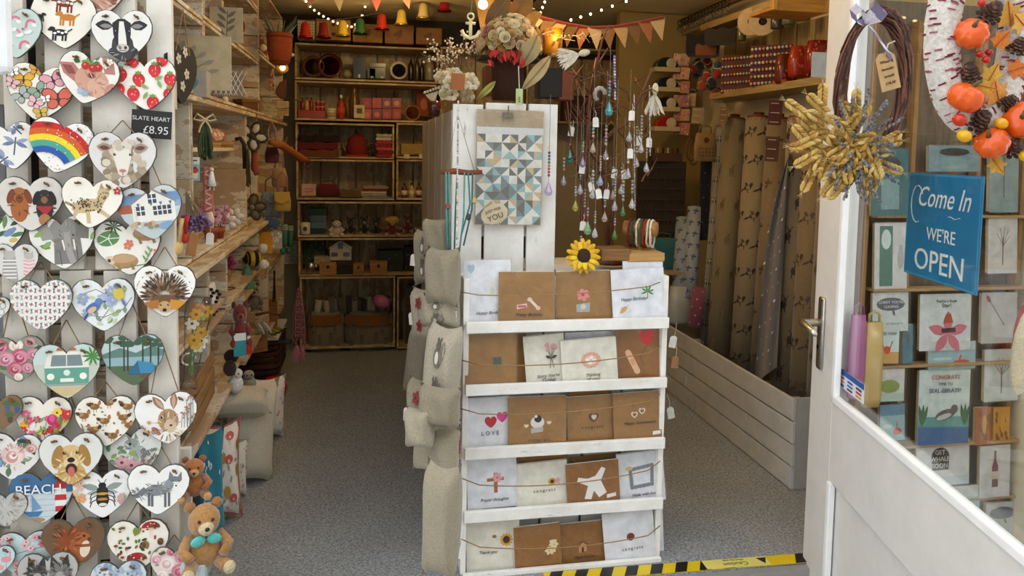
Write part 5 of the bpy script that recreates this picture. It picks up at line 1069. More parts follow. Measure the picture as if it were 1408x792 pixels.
# ---------------- rear shelves ----------------
YR = 4.5
def rcell(label, x0, x1, y0, y1, n, d=.33):
    a, b = PY(x0, y0, YR), PY(x1, y1, YR); m = PY((x0 + x1) / 2, y1, YR)
    return crate(label, (a.x + b.x) / 2, YR + d / 2, m.z, b.x - a.x, d, PY((x0 + x1) / 2, y0, YR).z - m.z - .002, 0, 'v', '#e2d2a8', n=n, grp='white painted crates of the rear shelves')
for a in (('rear crate holding round plates and dark bottles', 405, 603, 62, 112, 7), ('rear crate holding cosmetics, candle and red sweet packs', 405, 600, 113, 167, 7),
 ('rear crate holding red blankets and a red tea cosy', 406, 542, 169, 218, 5), ('narrow rear crate holding a yellow box', 545, 601, 169, 218, 2), ('rear crate holding folded bags and fabric pile', 407, 542, 219, 275, 5),
 ('narrow rear crate holding small brown bottles', 545, 600, 219, 275, 2), ('wide rear crate holding green tins and a panda', 409, 598, 277, 326, 7), ('wide rear crate holding small wooden chests', 410, 598, 327, 379, 7),
 ('bottom rear crate holding two printed storage bags', 412, 543, 380, 479, 5), ('bottom rear crate holding a brown sack', 546, 597, 380, 479, 2), ('tall rear crate seen behind the cream flowers', 606, 720, 66, 170, 4), ('rear crate behind the jewellery branches', 725, 880, 66, 170, 5), ('lower rear crate behind the tall unit', 606, 720, 172, 300, 4)): rcell(*a)
def rb(x0, y0, x1, y1, dy=.06): return bb(x0, y0, x1, y1, Y=YR + dy)
# boxes on top
def diam(p):
    for i in range(-4, 5):
        for j in range(-3, 4): p.pg([(i * .24, j * .3 - .1), (i * .24 + .07, j * .3), (i * .24, j * .3 + .1), (i * .24 - .07, j * .3)], '#6c6454')
def hearts(p): [p.pg([(x + a * .12, z + b * .22) for a, b in HALF + [(-u, v) for u, v in HALF[-2:0:-1]]][::-1], '#2a2018') for x, z in ((0, -.45), (0, .5), (-.7, .5))]
def bird(p): p.ell(0, 0, .2, .35, '#6a3024'); p.ell(.12, .3, .1, .16, '#4a3a28'); p.ln([(-.1, -.3), (-.1, -.6)], .04, '#3c2a1a'); p.leaf(-.1, 0, .35, .3, 3.5, '#4a3a28')
for x0, y0, x1, y1, q, f, lab in ((411, 32, 435, 57, '#d8d0bc', diam, 'white box with diamond lattice on top of the rear shelves'), (436, 31, 483, 58, '#c09048', hearts, 'wooden box with cut-out hearts on top of the rear shelves'), (485, 37, 526, 61, '#9c7038', bird, 'kraft box with a red robin on top of the rear shelves'), (528, 38, 568, 63, '#96683a', bird, 'kraft box with a dark bird, second along from the robin box'), (570, 42, 606, 64, '#8e6234', bird, 'smallest kraft box at the end of the row on the rear shelves')):
    c, w, h = rb(x0, y0, x1, y1); carton('storage_box', lab, 'box', c, w * .96, .2, h, q, draw=f)
def disc(lab, x0, y0, x1, y1, rim, face, nm='plate', mat='ceramic'):
    c, w, h = rb(x0, y0, x1, y1, .14); t = thing(nm, lab, nm, c, (-.15, 0, 0)); Mx = Euler((math.pi / 2, 0, 0)).to_matrix()
    B().lathe([(.001, .008), (h * .36, .006), (h * .38, .012), (h * .5, .016), (h * .5, .01), (h * .38, 0), (.001, 0)], rim, 24, M=Mx).obj('rim', mat, t, smooth=True); B().lathe([(.001, .012), (h * .36, .013)], face, 24, M=Mx).obj('centre', mat, t, smooth=True); return t
disc('brown woven round tray behind the dark red plate', 418, 77, 444, 107, '#6c4424', '#7c5230', 'tray', 'yarn')
disc('large dark red round plate standing on the rear shelf', 440, 74, 468, 108, '#5c1c18', '#4a1414')
disc('round shell rimmed mirror with a dark green centre', 535, 85, 562, 110, '#d8d0bc', '#1e3a2c', 'mirror')
pot('glass_bowl', 'small beaded glass bowl beside the dark red plate', 'bowl', rb(470, 94, 484, 110, .04)[0], .055, .05, [(.5, 0), (1, .3), (1, .6), (.6, .9), (.4, 1)], '#8a8468', 'gloss')
for x0, y0, x1, y1, q, l2, lab in ((486, 80, 503, 109, '#1c302a', None, 'tall dark green gift box'), (505, 95, 516, 109, '#24382c', None, 'small dark green box between two green boxes'), (508, 88, 530, 109, '#26402c', '#1c3024', 'wide dark green lidded box with white labels')):
    c, w, h = rb(x0, y0, x1, y1, .1); carton('gift_box', lab, 'box', c, w, .1, h, q, 0, l2, 'gloss', lambda p: [p.pg([(x, -.9), (x + .3, -.9), (x + .3, -.6), (x, -.6)], '#d8d4c0') for x in ((-.8, .4) if l2 else (-.2,))])
for x0, x1, y0, q, lab in ((561, 569, 78, '#241c14', 'slim dark bottle beside the shell mirror'), (570, 577, 74, '#3c3428', 'slim clear topped bottle between two others'), (577, 583, 82, '#2a2018', 'third slim dark bottle, next to the silver one'), (584, 597, 76, '#8c8468', 'silver diamond patterned bottle at the end of the shelf')):
    c, w, h = rb(x0, y0, x1, 111); bottle(lab, c, w, h, q, '#b8b098' if '8c' in q else '#4a4438')
# cosmetics row
c, w, h = rb(411, 152, 447, 163); tag(B().box((0, 0, 0), (w, .1, h), '#a83c24').obj('tray', 'gloss', loc=c, bevel=.003), 'red tray under the small cosmetic bottles', 'tray')
for i, (x, q) in enumerate(((416, '#7c3020'), (422, '#c8a054'), (428, '#8c3424'))): bottle(['small dark red bottle at the end of the red tray', 'small amber bottle in the middle of the red tray', 'third small bottle, dark red, on the red tray'][i], rb(x - 3, 134, x + 3, 153, .03)[0], .026, .078, q, '#241c18')
for i in range(4): jar(f'small red jar beside the red tray, {["upper", "lower"][i // 2]} one nearer the {["tray", "squeeze bottle"][i % 2]}', rb(434 + (i % 2) * 6, 139 + 7 * (i // 2), 440 + (i % 2) * 6, 146 + 7 * (i // 2), .05)[0], .028, .028, '#a8241c', '#c8b090', grp='stacked red jars')
jar('cream jar with a pale lid beside the red squeeze bottle', rb(449, 149, 462, 164, .03)[0], .058, .062, '#d8c494', '#e8dcb4', '#b89a60')
bottle('red squeeze bottle with a white nozzle', rb(464, 131, 474, 164, .02)[0], .046, .14, '#b0301c', '#e8e0cc', '#c8482c', 'satin')
c, w, h = rb(479, 120, 495, 163); t = pot('candle_jar', 'amber glass candle jar with a label', 'candle', c, w * .95, h, [(.02, 0), (.95, 0), (1, .06), (1, .6), (.7, .75), (.5, .9), (.5, 1), (.02, 1)], '#6a4a24', 'gloss'); B().ball((0, -w * .3, h * .62), .006, '#ffd890').obj('flame', 'lit_bulb', t)
flat_card('candle_label', 'white arched paper label leaning on the candle jar', 'label', rb(489, 144, 509, 163, -.01)[0] - Vector((.02, 0, 0)), .06, .075, '#d8c8a0', (-.1, 0, 0), lambda p: p.pg([(-.5, -.3), (.5, -.3), (.5, .5), (-.5, .5)], '#4a4030'))
for i in range(4):
    for j in range(2):
        c, w, h = rb(498 + i * 13.6, 135 + j * 15, 511 + i * 13.6, 149 + j * 15, .02 + .05 * (1 - j)); carton('sweet_pack', f'cellophane sweet pack, {["upper", "lower"][j]} row, {["first beside the candle label", "second along", "third along", "last beside the orange tin"][i]}', 'sweets', c, w * .95, .05, h, ['#a82c20', '#b84828', '#8c2a2a', '#a0341c'][(i + j) % 4], 0, None, 'gloss', lambda p: p.ell(0, -.1, .6, .5, R.choice(['#d8a070', '#c85c44', '#d87c54'])), 'sweet packs')
disc('orange round tin with ring pattern on the rear shelf', 553, 144, 581, 167, '#8c5424', '#c87c34', 'tin')
c, w, h = rb(573, 126, 593, 160, .2); flat_card('box_card', 'orange red card standing behind the orange tin', 'card', c, w, h, '#a8441c', (-.1, 0, 0), lambda p: p.ell(0, 0, .5, .5, '#c86c2c'))
# textiles row
folded(['dark blanket on the red folded pile', 'crimson blanket in the middle of the pile', 'orange edged blanket at the bottom of the pile'][::-1], rb(414, 184, 467, 216, .1)[0], .22, .22, .13, ['#7c3c24', '#6c1420', '#241414'])
c, w, h = rb(470, 183, 512, 216, .1); t = thing('tea_cosy', 'red knitted tea cosy over a pot with cream handle and spout', 'tea cosy', base(c, h)); B().lathe([(w * .34, 0), (w * .36, h * .3), (w * .3, h * .75), (.001, h)], '#8c2418', 18).obj('cosy', 'yarn', t, smooth=True); B().tube([(w * .3, 0, h * .2), (w * .5, 0, h * .3), (w * .48, 0, h * .6), (w * .3, 0, h * .6)], .006, '#7c5a3c', 6).obj('handle', 'ceramic', t, smooth=True); B().tube([(-w * .3, 0, h * .2), (-w * .42, 0, h * .35), (-w * .5, 0, h * .6)], [.014, .01, .007], '#7c5a3c', 8).obj('spout', 'ceramic', t, smooth=True); B().box((0, -.06, h * .06), (w * .7, .02, h * .1), '#a83428').obj('band', 'yarn', t)
folded([f'{["red", "dark red", "pink", "crimson", "rose", "cream", "grey"][i]} striped cloth, {"first second third fourth fifth sixth seventh".split()[i]} from the bottom of the neat stack' for i in range(7)], rb(519, 184, 538, 216, .06)[0], .085, .14, .135, ['#a8242c', '#8c1c24', '#c85060', '#9c2028', '#b83040', '#cfc4b0', '#b8b0a0'], 'red striped cloth stack')
c, w, h = rb(551, 198, 584, 212, .06); carton('yellow_box', 'mustard yellow box in the narrow rear crate', 'box', c, w, .12, h, '#a8883c')
for x, lab in ((559, 'small white price block under the yellow box'), (580, 'second small white price block beside the upright')): c, w, h = rb(x - 4, 212, x + 4, 218, -.0); tag(B().box((0, 0, 0), (w, .02, h), '#d8d0b4').obj('price_block', 'matte', loc=c), lab, 'label')
c, w, h = rb(415, 253, 434, 269, .02); flat_card('pink_card', 'pink and white boxed card on the rear shelf', 'card', c, w, h, '#d8b0a8', (-.1, 0, 0), lambda p: [p.ln([(-.6, z), (.6, z)], .1, '#8c5c64') for z in (-.3, .2)], .01)
bag('cloth_bag', 'crimson folded cloth bag beside the pink card', rb(434, 252, 467, 270, .1)[0], .14, .07, .1, '#6c1a28', '#7c2a34', hl=.02)
folded('brown wrapped cloth bundle with a twine bow', rb(468, 258, 496, 271, .06)[0], .11, .14, .05, ['#6a5438'])
folded([f'folded {["grey", "pale grey", "cream", "red", "taupe"][i]} printed fabric, {"first second third fourth fifth sixth seventh".split()[i]} from the bottom of the mixed pile' for i in range(5)], rb(497, 255, 532, 272, .08)[0], .14, .16, .07, ['#8c8c80', '#a8a494', '#c8c0a8', '#7c2c28', '#9c8c74'], 'printed fabric pile')
for i, (x, q) in enumerate(((556, '#5a3018'), (566, '#c8a468'), (576, '#5c2c18'))): bottle(['small brown bottle in the narrow rear crate', 'small cream bottle between two brown bottles', 'second small brown bottle beside the upright'][i], rb(x - 4, 251, x + 4, 272, .04)[0], .036, .09, q, '#2a1c14', '#d8c8a0')
# dark toy row
def mug(lab, x0, y0, x1, y1, q, dy=.03):
    c, w, h = rb(x0, y0, x1, y1, dy); t = pot('mug', lab, 'mug', c, w * .75, h, [(.02, 0), (.9, 0), (1, .1), (1, 1), (.9, 1), (.88, .2), (.02, .15)], q); B().tube([(-w * .36, 0, h * .25), (-w * .55, 0, h * .4), (-w * .55, 0, h * .65), (-w * .36, 0, h * .8)], .005, q, 6).obj('handle', 'ceramic', t, smooth=True)
    dd = B(); dd.ell(0, h * .5, w * .15, h * .2, '#3c3c3c'); dd.obj('print', 'print', t, (0, -w * .37, 0)); return t
mug('white mug with a dark motif at the end of the toy shelf', 411, 306, 429, 322, '#d8d4c8')
for i in range(4): c, w, h = rb(426 + i, 286 + i * 9, 450 - i, 295 + i * 9, .12); carton('green_tin', ['topmost dark green tin', 'second dark green tin from the top', 'third dark green tin from the top', 'bottom dark green tin'][i] + ' of the stack', 'tin', c, w, .1, h, '#24443a', jit(.2), mat='gloss', grp='stack of green tins')
plush('panda_toy', 'black and white panda soft toy on the rear shelf', 'toy', rb(453, 302, 473, 324, .04)[0], .085, .095, '#d8d0bc', '#e8e2d2', '#1c1a18')
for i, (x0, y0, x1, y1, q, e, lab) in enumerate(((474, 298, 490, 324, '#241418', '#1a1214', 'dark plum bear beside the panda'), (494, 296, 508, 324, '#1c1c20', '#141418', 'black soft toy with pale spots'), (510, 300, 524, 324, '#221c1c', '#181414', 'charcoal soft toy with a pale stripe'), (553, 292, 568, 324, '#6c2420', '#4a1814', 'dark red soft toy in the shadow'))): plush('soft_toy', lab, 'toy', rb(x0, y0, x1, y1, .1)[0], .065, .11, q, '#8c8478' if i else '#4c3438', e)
t = plush('rag_doll', 'rag doll with yellow hair and a dark red skirt', 'doll', rb(528, 298, 550, 325, .05)[0], .09, .115, '#7c2420', '#d8b48c', '#c8a04c')
B().ball((0, 0, .095), (.045, .04, .025), '#d8b050', 10, 6).obj('hair', 'yarn', t, smooth=True)
# chest row
c, w, h = rb(418, 331, 447, 356, .2); carton('green_box', 'dark green patterned box at the back of the chest shelf', 'box', c, w, .1, h * 1.5, '#2c4030', draw=spots(['#4c5c40'], 20, .12))
c, w, h = rb(454, 331, 483, 357, .1)
t = thing('model_house', 'small white wooden model house with a gable and dark windows', 'model house', base(c, h)); B().prism([(-w / 2, 0), (w / 2, 0), (w / 2, h * .6), (0, h), (-w / 2, h * .6)], .07, '#c8c4b8', -.035).obj('wall', 'matte', t, bevel=.002)
for x, z, ww, hh in ((-.27, .22, .3, .2), (.27, .22, .3, .2), (0, .62, .24, .3)): B().box((x * w, -.037, z * h + hh * h / 2), (ww * w, .004, hh * h), '#3c3c40').obj('window', 'gloss', t)
for q in (-1, 1): B().box((q * w * .27, -.003, h * .84), (w * .64, .085, .006), '#dcd8cc', (0, q * .62, 0)).obj('roof', 'matte', t)
c, w, h = rb(418, 359, 436, 375, .0); t = thing('pig_ornament', 'shiny silver pig ornament on the rear shelf', 'ornament', base(c, h)); B().ball((0, 0, h * .55), (w * .4, w * .28, h * .4), '#c8c8c4').obj('body', 'metal', t, smooth=True); B().ball((w * .4, -.01, h * .6), w * .18, '#c8c8c4').obj('head', 'metal', t, smooth=True)
for a in (-1, 1):
    for b_ in (-1, 1): B().tube([(a * w * .22, b_ * w * .12, h * .3), (a * w * .24, b_ * w * .12, 0)], w * .07, '#c0c0bc', 6).obj('leg', 'metal', t)
for x0, y0, x1, y1, q, l2, lab in ((440, 361, 463, 377, '#b8864c', '#c8965c', 'pale wooden chest with an iron clasp beside the silver pig'), (463, 359, 485, 376, '#2c1814', '#3c2018', 'dark leather covered chest'), (486, 362, 500, 377, '#b08048', '#c09050', 'smallest pale wooden chest, beside the leather chest'), (509, 359, 532, 377, '#b48248', '#c4924c', 'pale wooden chest with an iron clasp beside the dark green tin')):
    c, w, h = rb(x0, y0, x1, y1, .04); carton('wooden_chest', lab, 'chest', c, w, .08, h, q, 0, l2, 'wood_x', clasp='#2c241c')
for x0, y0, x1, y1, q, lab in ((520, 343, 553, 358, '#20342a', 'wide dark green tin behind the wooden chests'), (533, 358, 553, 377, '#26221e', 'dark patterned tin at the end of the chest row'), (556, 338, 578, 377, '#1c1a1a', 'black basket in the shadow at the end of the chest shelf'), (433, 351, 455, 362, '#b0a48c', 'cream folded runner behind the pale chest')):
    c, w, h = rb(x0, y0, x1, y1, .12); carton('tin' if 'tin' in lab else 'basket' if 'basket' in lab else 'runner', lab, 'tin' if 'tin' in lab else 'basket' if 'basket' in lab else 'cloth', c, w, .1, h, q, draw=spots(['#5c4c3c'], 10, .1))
# storage bags
def stags(p):
    for x, z in ((-.6, .3), (0, .5), (.55, .3), (-.3, -.3), (.3, -.2), (.7, -.5), (-.7, -.6)): p.ell(x, z, .09, .14, '#6c6050'); p.ln([(x - .05, z - .1), (x - .07, z - .3)], .03, '#5c5040'); p.ln([(x + .05, z - .1), (x + .07, z - .3)], .03, '#5c5040'); p.leaf(x, z + .1, .2, .08, 1.9, '#5c5040'); p.leaf(x, z + .1, .2, .08, 1.2, '#5c5040')
for k, (x0, x1, lab) in enumerate(((424, 473, 'beige storage bag with stag print and mustard band, beside the upright'), (474, 540, 'wider beige storage bag with stag print and mustard band'))):
    c, w, h = rb(x0, 428, x1, 478, .14); t = bag('storage_bag', lab, c, w * .98, h, .22, '#8a7f68', draw=stags)
    vs_ = B(); n = 16
    for z, k2 in ((h * .72, 1.0), (h * 1.0, .93)):
        for i in range(n): a = 2 * math.pi * i / n; vs_.v.append((w / 2 * 1.0 * k2 * math.copysign(abs(math.cos(a)) ** .6, math.cos(a)), .118 * k2 * math.copysign(abs(math.sin(a)) ** .7, math.sin(a)), z))
    vs_.f = [[i, (i + 1) % n, n + (i + 1) % n, n + i] for i in range(n)]; vs_.c = [C('#8c5a1c')] * n; vs_.obj('band', 'fabric', t, smooth=True)
    for i in range(9 if k else 7):
        x = x0 + 6 + i * 6.6; q = R.choice(['#a89c84', '#b8b09c', '#6c6a54', '#8c8468', '#3c3630', '#c0b8a4']); p = rb(x - 4, 394 + jit(6), x + 4, 440, .1 + .12 * R.random())[0]
        t2 = thing('fabric_roll', f'rolled fabric standing in the {"wider" if k else "narrower"} stag print bag, {"first second third fourth fifth sixth seventh eighth ninth".split()[i]} from the upright', 'fabric', p + Vector((0, 0, -.03)), (0, jit(.18), 0), 'fabric rolls in the storage bags')
        B().lathe([(.018, -.06), (.019, .06), (.014, .06), (.002, .055)], q, 10).obj('roll', 'fabric', t2, smooth=True); B().tube([(.012 * (1 - i_ / 14) * math.cos(i_ * .8), .012 * (1 - i_ / 14) * math.sin(i_ * .8), .061) for i_ in range(13)], .0015, '#4a4438', 4).obj('spiral', 'matte', t2)
tag(B().ball((0, 0, 0), (.055, .04, .04), '#c06c94', 10, 7).obj('pink_parcel', 'gloss', loc=rb(511, 402, 538, 428, .03)[0], rot=(0, .4, 0), smooth=True), 'shiny pink parcel on top of the wider storage bag', 'parcel')
c, w, h = rb(555, 392, 590, 476, .14); t = bag('sack', 'tall brown sack in the narrow bottom crate', c, w, h, .2, '#5c4a34')
for k in range(3): B().tube([(-w * .4, -.1, h * (.3 + k * .22)), (0, -.115, h * (.27 + k * .22)), (w * .4, -.1, h * (.31 + k * .22))], .004, '#4a3a28', 5).obj('crease', 'fabric', t)
# ---------------- overhead ----------------
def cord(name, lab, cat, pts, r, q, mat='yarn'):
    pts = [Vector(p) for p in pts]; t = thing(name, lab, cat, pts[0]); B().tube([p - pts[0] for p in pts], r, q, 5).obj('cord', mat, t); return t
bells = ((420, 39, '#b8281c'), (445, 39, '#7c2420'), (471, 37, '#d8b83c'), (495, 34, '#2c5c34'), (525, 28, '#a82820'), (552, 22, '#c8b04c'), (582, 13, '#d8c48c'), (611, 3, '#a01c24'))
t = cord('bell_garland', 'string of coloured thimble bells hanging under the ceiling by the rear shelves', 'garland', [PY(x, y - 11, 4.1) for x, y, q in bells], .0025, '#5c5040')
for x, y, q in bells:
    b = B().lathe([(.036, -.05), (.034, -.045), (.026, -.02), (.022, .02), (.012, .032), (.002, .034)], q, 14).obj('bell', 'gloss', t, PY(x, y, 4.1) - PY(420, 28, 4.1), smooth=True); B().lathe([(.037, -.051), (.039, -.046), (.036, -.041)], q, 14).obj('rim', 'metal', b, smooth=True)
def fairy(lab, pts, Y, n):
    P_ = [PY(x, y, Y) for x, y in pts]; t = cord('fairy_lights', lab, 'fairy lights', P_, .0015, '#2c2820')
    for i in range(n):
        u = i / (n - 1) * (len(P_) - 1); k = min(int(u), len(P_) - 2); p = P_[k].lerp(P_[k + 1], u - k); B().ball((0, 0, -.004), .0055, '#ffe8b0', 8, 5).obj('bulb', 'lit_bulb', t, p - P_[0])
fairy('fairy lights dipping in front of the dark board by the rear boxes', [(415, -6), (428, 10), (442, 20), (457, 28), (472, 34), (486, 36), (497, 24), (506, -4)], 4.25, 17)
fairy('fairy lights running down beside the cream flowers', [(752, -6), (744, 14), (738, 32), (736, 46)], 3.3, 9)
fairy('fairy lights along the ceiling toward the jewellery branches', [(765, 36), (785, 26), (812, 18), (842, 7), (880, -6)], 3.1, 9)
def bunting(lab, pts, Y, n, sz, cols, tape):
    P_ = [PY(x, y, Y) for x, y in pts]; t = cord('bunting', lab, 'bunting', P_, .006, tape, 'fabric')
    for i in range(n):
        u = (i + .5) / n * (len(P_) - 1); k = min(int(u), len(P_) - 2); p = P_[k].lerp(P_[k + 1], u - k); a = P_[k + 1] - P_[k]
        B().prism([(-sz * .5, 0), (0, -sz * 1.25), (sz * .5, 0)], .0015, cols[i % len(cols)]).obj('pennant', 'fabric', t, p - P_[0], (jit(.15), -math.atan2(a.z, a.x) if 0 else math.atan2(-a.z, a.x), jit(.2)))
bunting('long bunting with a red tape sagging above the jewellery branches', [(700, 4), (718, 13), (745, 24), (775, 32), (810, 38), (845, 37), (880, 31), (912, 24)], 2.9, 14, .07, ['#c8a478', '#7c5c38', '#b87448', '#d8bc90', '#8c6844'], '#8c2420')
bunting('brown hessian bunting pennants above the cream flowers', [(662, -6), (690, 2), (712, 8), (735, 14)], 2.6, 5, .1, ['#8c6838', '#a8844c', '#785430'], '#6c4c28')
bunting('pale bunting pennants crossing the ceiling by the bells', [(420, -12), (440, -4), (490, -6), (545, -4), (570, -10)], 3.9, 4, .06, ['#d8a088', '#d8c8a8', '#c86c6c'], '#c8b890')
# ---------------- card stand in the middle ----------------
YS = 2.06
def s_(px, py, y=YS): return PY(px, py, y)
xl, xr = s_(636, 600).x, s_(912, 600).x; xm = s_(778, 250).x
st = thing('card_stand', 'white pallet wood card stand with five ledges in the middle of the shop', 'display stand', ((xl + xr) / 2, YS, 0)); O = Vector(st.location)
WHT = '#f6f5f1'
def sp(nm, x0, x1, y0, y1, z0, z1, col=WHT, par=None, o=None): return plank(nm, Vector(((x0 + x1) / 2, (y0 + y1) / 2, (z0 + z1) / 2)) - (o or O), (x1 - x0, y1 - y0, z1 - z0), col, par or st)
zt = s_(770, 372).z
bx = [xl + (xr - xl) * v for v in (0, .2, .41, .62, .82, 1)]
for i in range(5): sp('back_board', bx[i] + .004, bx[i + 1] - .004, YS + .075, YS + .09, .03, zt - .03)
for q in (xl - .002, xr - .014): sp('side_board', q, q + .016, YS + .0, YS + .34, .0, zt - .02); 
for z0, z1 in ((.1, .3), (.4, .6), (.68, .85)): sp('rear_slat', xl, xr, YS + .33, YS + .345, z0, z1)
sp('top_board', xm, xr, YS + .05, YS + .34, zt - .03, zt - .012, '#d9d7d2'); sp('top_board', xl, xm - .003, YS + .125, YS + .34, zt - .03, zt - .012, '#d9d7d2')
RAILS = []
for (yt, yb_) in ((440, 455), (524, 538), (608, 623), (692, 707), (775, 790)):
    a, b = s_(776, yt - 2), s_(776, yb_ - 2); RAILS.append((a.z, b.z))
    sp('front_rail', xl + .004, xr - .002, YS - .022, YS - .008, b.z, a.z); sp('ledge', xl + .016, xr - .016, YS - .008, YS + .07, b.z, b.z + .012)
# rough twine across each row
for k, (y0, ym, y1) in enumerate(((405, 409, 391), (500, 507, 481), (568, 573, 548), (665, 674, 641), (750, 761, 731))):
    pts = [s_(636 + 278 * u, y0 + (y1 - y0) * u + 4 * (ym - (y0 + y1) / 2) * u * (1 - u) * .6, YS - .046) for u in [i / 12 for i in range(13)]]
    pts[0].y = pts[-1].y = YS - .01
    B().tube([p - O for p in pts], .0016, '#a9875a', 5).obj('twine', 'yarn', st, smooth=True)
# tall unit behind, with the three header boards
tu = thing('tall_display_unit', 'tall pallet wood unit behind the card stand, with header boards and side shelves', 'display unit', (xl + .1, YS + .7, 0)); TO = Vector(tu.location)
zh = s_(700, 139).z; zb = s_(700, 368).z
for x0, x1 in ((627, 670), (674, 731), (735, 776)): sp('header_board', s_(x0, 250).x, s_(x1, 250).x, YS + .092, YS + .108, zb - .15, zh - (.006 if x0 == 627 else 0), '#e9e7e2', tu, TO)
for z0, z1 in ((.95, 1.03), (1.2, 1.27)): sp('header_batten', s_(627, 250).x, s_(776, 250).x, YS + .108, YS + .12, z0, z1, '#d8d6d0', tu, TO)
for i, (a, b) in enumerate(((.0, .3), (.32, .58), (.6, .9), (.92, 1.3))): sp('side_board', xl - .002, xl + .012, YS + .36 + a * .98, YS + .36 + b * .98, .02, zh - .01, '#cfccc4', tu, TO)
for z in (.3, .62, .95, zh - .02): sp('shelf', xl + .012, xm, YS + .36, YS + 1.6, z - .014, z, '#cfc8b8', tu, TO)
sp('end_board', xm - .014, xm, YS + .36, YS + 1.6, .02, zh - .02, '#bdb6a8', tu, TO); sp('side_ledge', xl - .05, xl, YS + .4, YS + 1.5, .78, .795, '#cfc8b8', tu, TO)
# ---------------- greeting cards ----------------
KR, WH, CM = '#a3763f', '#eff0f6', '#f0ecdc'
def hp(p, x, z, s, col): p.pg([(x + a * s, z + b * s) for a, b in HALF + [(-u, v) for u, v in HALF[-2:0:-1]]][::-1], col)
def k_heart(p): hp(p, -.7, .75, .16, '#a9cdd8'); p.ell(.2, .05, .2, .22, '#e3e0dc'); p.ell(.2, .05, .1, .12, '#c8d8c0')
def k_candy(p):
    p.pg([(-.35, -.25), (0, -.2), (0, -.35), (-.35, -.42)], '#ecc8bc'); [p.ell(x, -.31, .06, .05, '#c85c68') for x in (-.26, -.17, -.08)]; p.ln([(.1, -.05), (.4, -.38)], .1, '#ecd8c8'); p.ell(.1, -.05, .09, .08, '#e8c0b4'); p.ell(.4, -.38, .09, .08, '#e8c0b4')
def k_gift(p): p.flower(-.05, .1, .24, '#e08a84', '#b84a54', 6); p.pg([(-.3, -.25), (.2, -.2), (.18, -.55), (-.3, -.55)], '#a8b0a8'); p.ell(-.05, -.35, .1, .1, '#d8d0c0')
def k_palm(p):
    [p.leaf(.35, .12, .26, .07, a, '#4c8a3c') for a in (.2, 1, 1.8, 2.6, 3.4, -.5)]; p.ln([(.35, .12), (.33, -.15)], .03, '#8a6a3c'); p.leaf(-.75, -.65, .4, .16, .7, '#d8a83c'); [p.ln([(-.6 + i * .1, -.5 + i * .08), (-.68 + i * .12, -.42 + i * .02)], .03, '#c8923c') for i in range(3)]
def k_clover(p): [p.ell(.25 + .1 * math.cos(a), -.05 + .1 * math.sin(a), .1, .1, '#4c5c48') for a in (.8, 2.4, 3.9, 5.5)]; p.ln([(.25, -.1), (.22, -.3)], .03, '#4c5c48')
def k_bunch(p):
    for i in range(9): x, z = .3 + jit(.28), .5 + jit(.12); p.ln([(.3, .05), (x, z)], .02, '#7c8a6c'); p.flower(x, z, .09, '#e0a0a8')
    p.ln([(.3, .1), (.2, -.35)], .04, '#7c6a4c'); p.ln([(.3, .1), (.4, -.35)], .04, '#7c6a4c'); p.leaf(.3, .05, .3, .12, .3, '#4a3c3c'); p.leaf(.3, .05, .3, .12, 2.8, '#4a3c3c')
def k_bloom(p):
    for i in range(16): p.ell(.05 + .27 * math.cos(i * .393), .05 + .27 * math.sin(i * .393), .1, .07, '#e2ab94', i * .393, 8)
    p.ell(.05, .05, .22, .22, '#edc8b4'); p.flower(.05, .05, .2, '#f6efe6', '#e8c8b4', 4)
def k_plaster(p):
    hp(p, .35, .55, .32, '#d01c20'); p.ln([(.3, .25), (0, -.1), (.1, -.4)], .025, '#5c3c20'); p.ln([(-.5, .1), (-.18, -.6)], .24, '#e6b48c'); p.ell(-.5, .1, .12, .1, '#e6b48c'); p.ell(-.18, -.6, .12, .1, '#e6b48c'); p.ln([(-.39, -.14), (-.29, -.36)], .16, '#d89c74')
def k_hearts(p): hp(p, .12, 0, .26, '#c02030'); hp(p, .62, .18, .24, '#e0368a')
def k_sheep(p): p.ell(.0, -.02, .24, .24, '#e6e2d8'); p.ell(.02, .12, .13, .15, '#2c2824'); p.ell(-.05, .22, .05, .06, '#e6e2d8'); p.pg([(-.22, -.45), (.2, -.4), (.2, -.2), (-.22, -.25)], '#b8b4b0'); hp(p, -.38, -.15, .08, '#e8d8b4'); hp(p, .4, -.05, .08, '#e8d8b4')
def k_copper(p): hp(p, .15, .12, .22, '#6c3c24'); hp(p, .17, .14, .12, '#d8c8b0')
def k_two(p): [(hp(p, x, z, .14, '#e8d4b0'), hp(p, x, z, .08, '#8a5c30')) for x, z in ((-.12, .12), (.2, .25))]; p.pg([(.62, -.75), (.95, -.72), (.95, -.58), (.62, -.6)], '#eceae4')
def k_cross(p): p.ln([(.15, .4), (.15, -.4)], .15, '#a9683c'); p.ln([(-.2, .12), (.48, .15)], .13, '#a9683c'); p.flower(.22, .2, .2, '#e8a8a8', '#c87c84', 6)
def k_sunny(p): p.ell(.4, .1, .16, .16, '#d8a02c'); p.ell(.4, .1, .08, .09, '#3c2414'); [p.leaf(.55, .1, .2, .1, a, '#dca4a8') for a in (1, .2, -.8)]
def k_baby(p):
    p.pg([(-.55, .35), (-.2, .25), (.1, .35), (.35, .75), (.5, .65), (.3, .1), (.5, -.5), (.2, -.7), (.02, -.35), (-.1, -.75), (-.35, -.7), (-.2, -.1), (-.6, .15)][::-1], '#efece6'); p.pg([(.5, -.78), (.85, -.72), (.85, -.55), (.5, -.6)], '#e8e6e0')
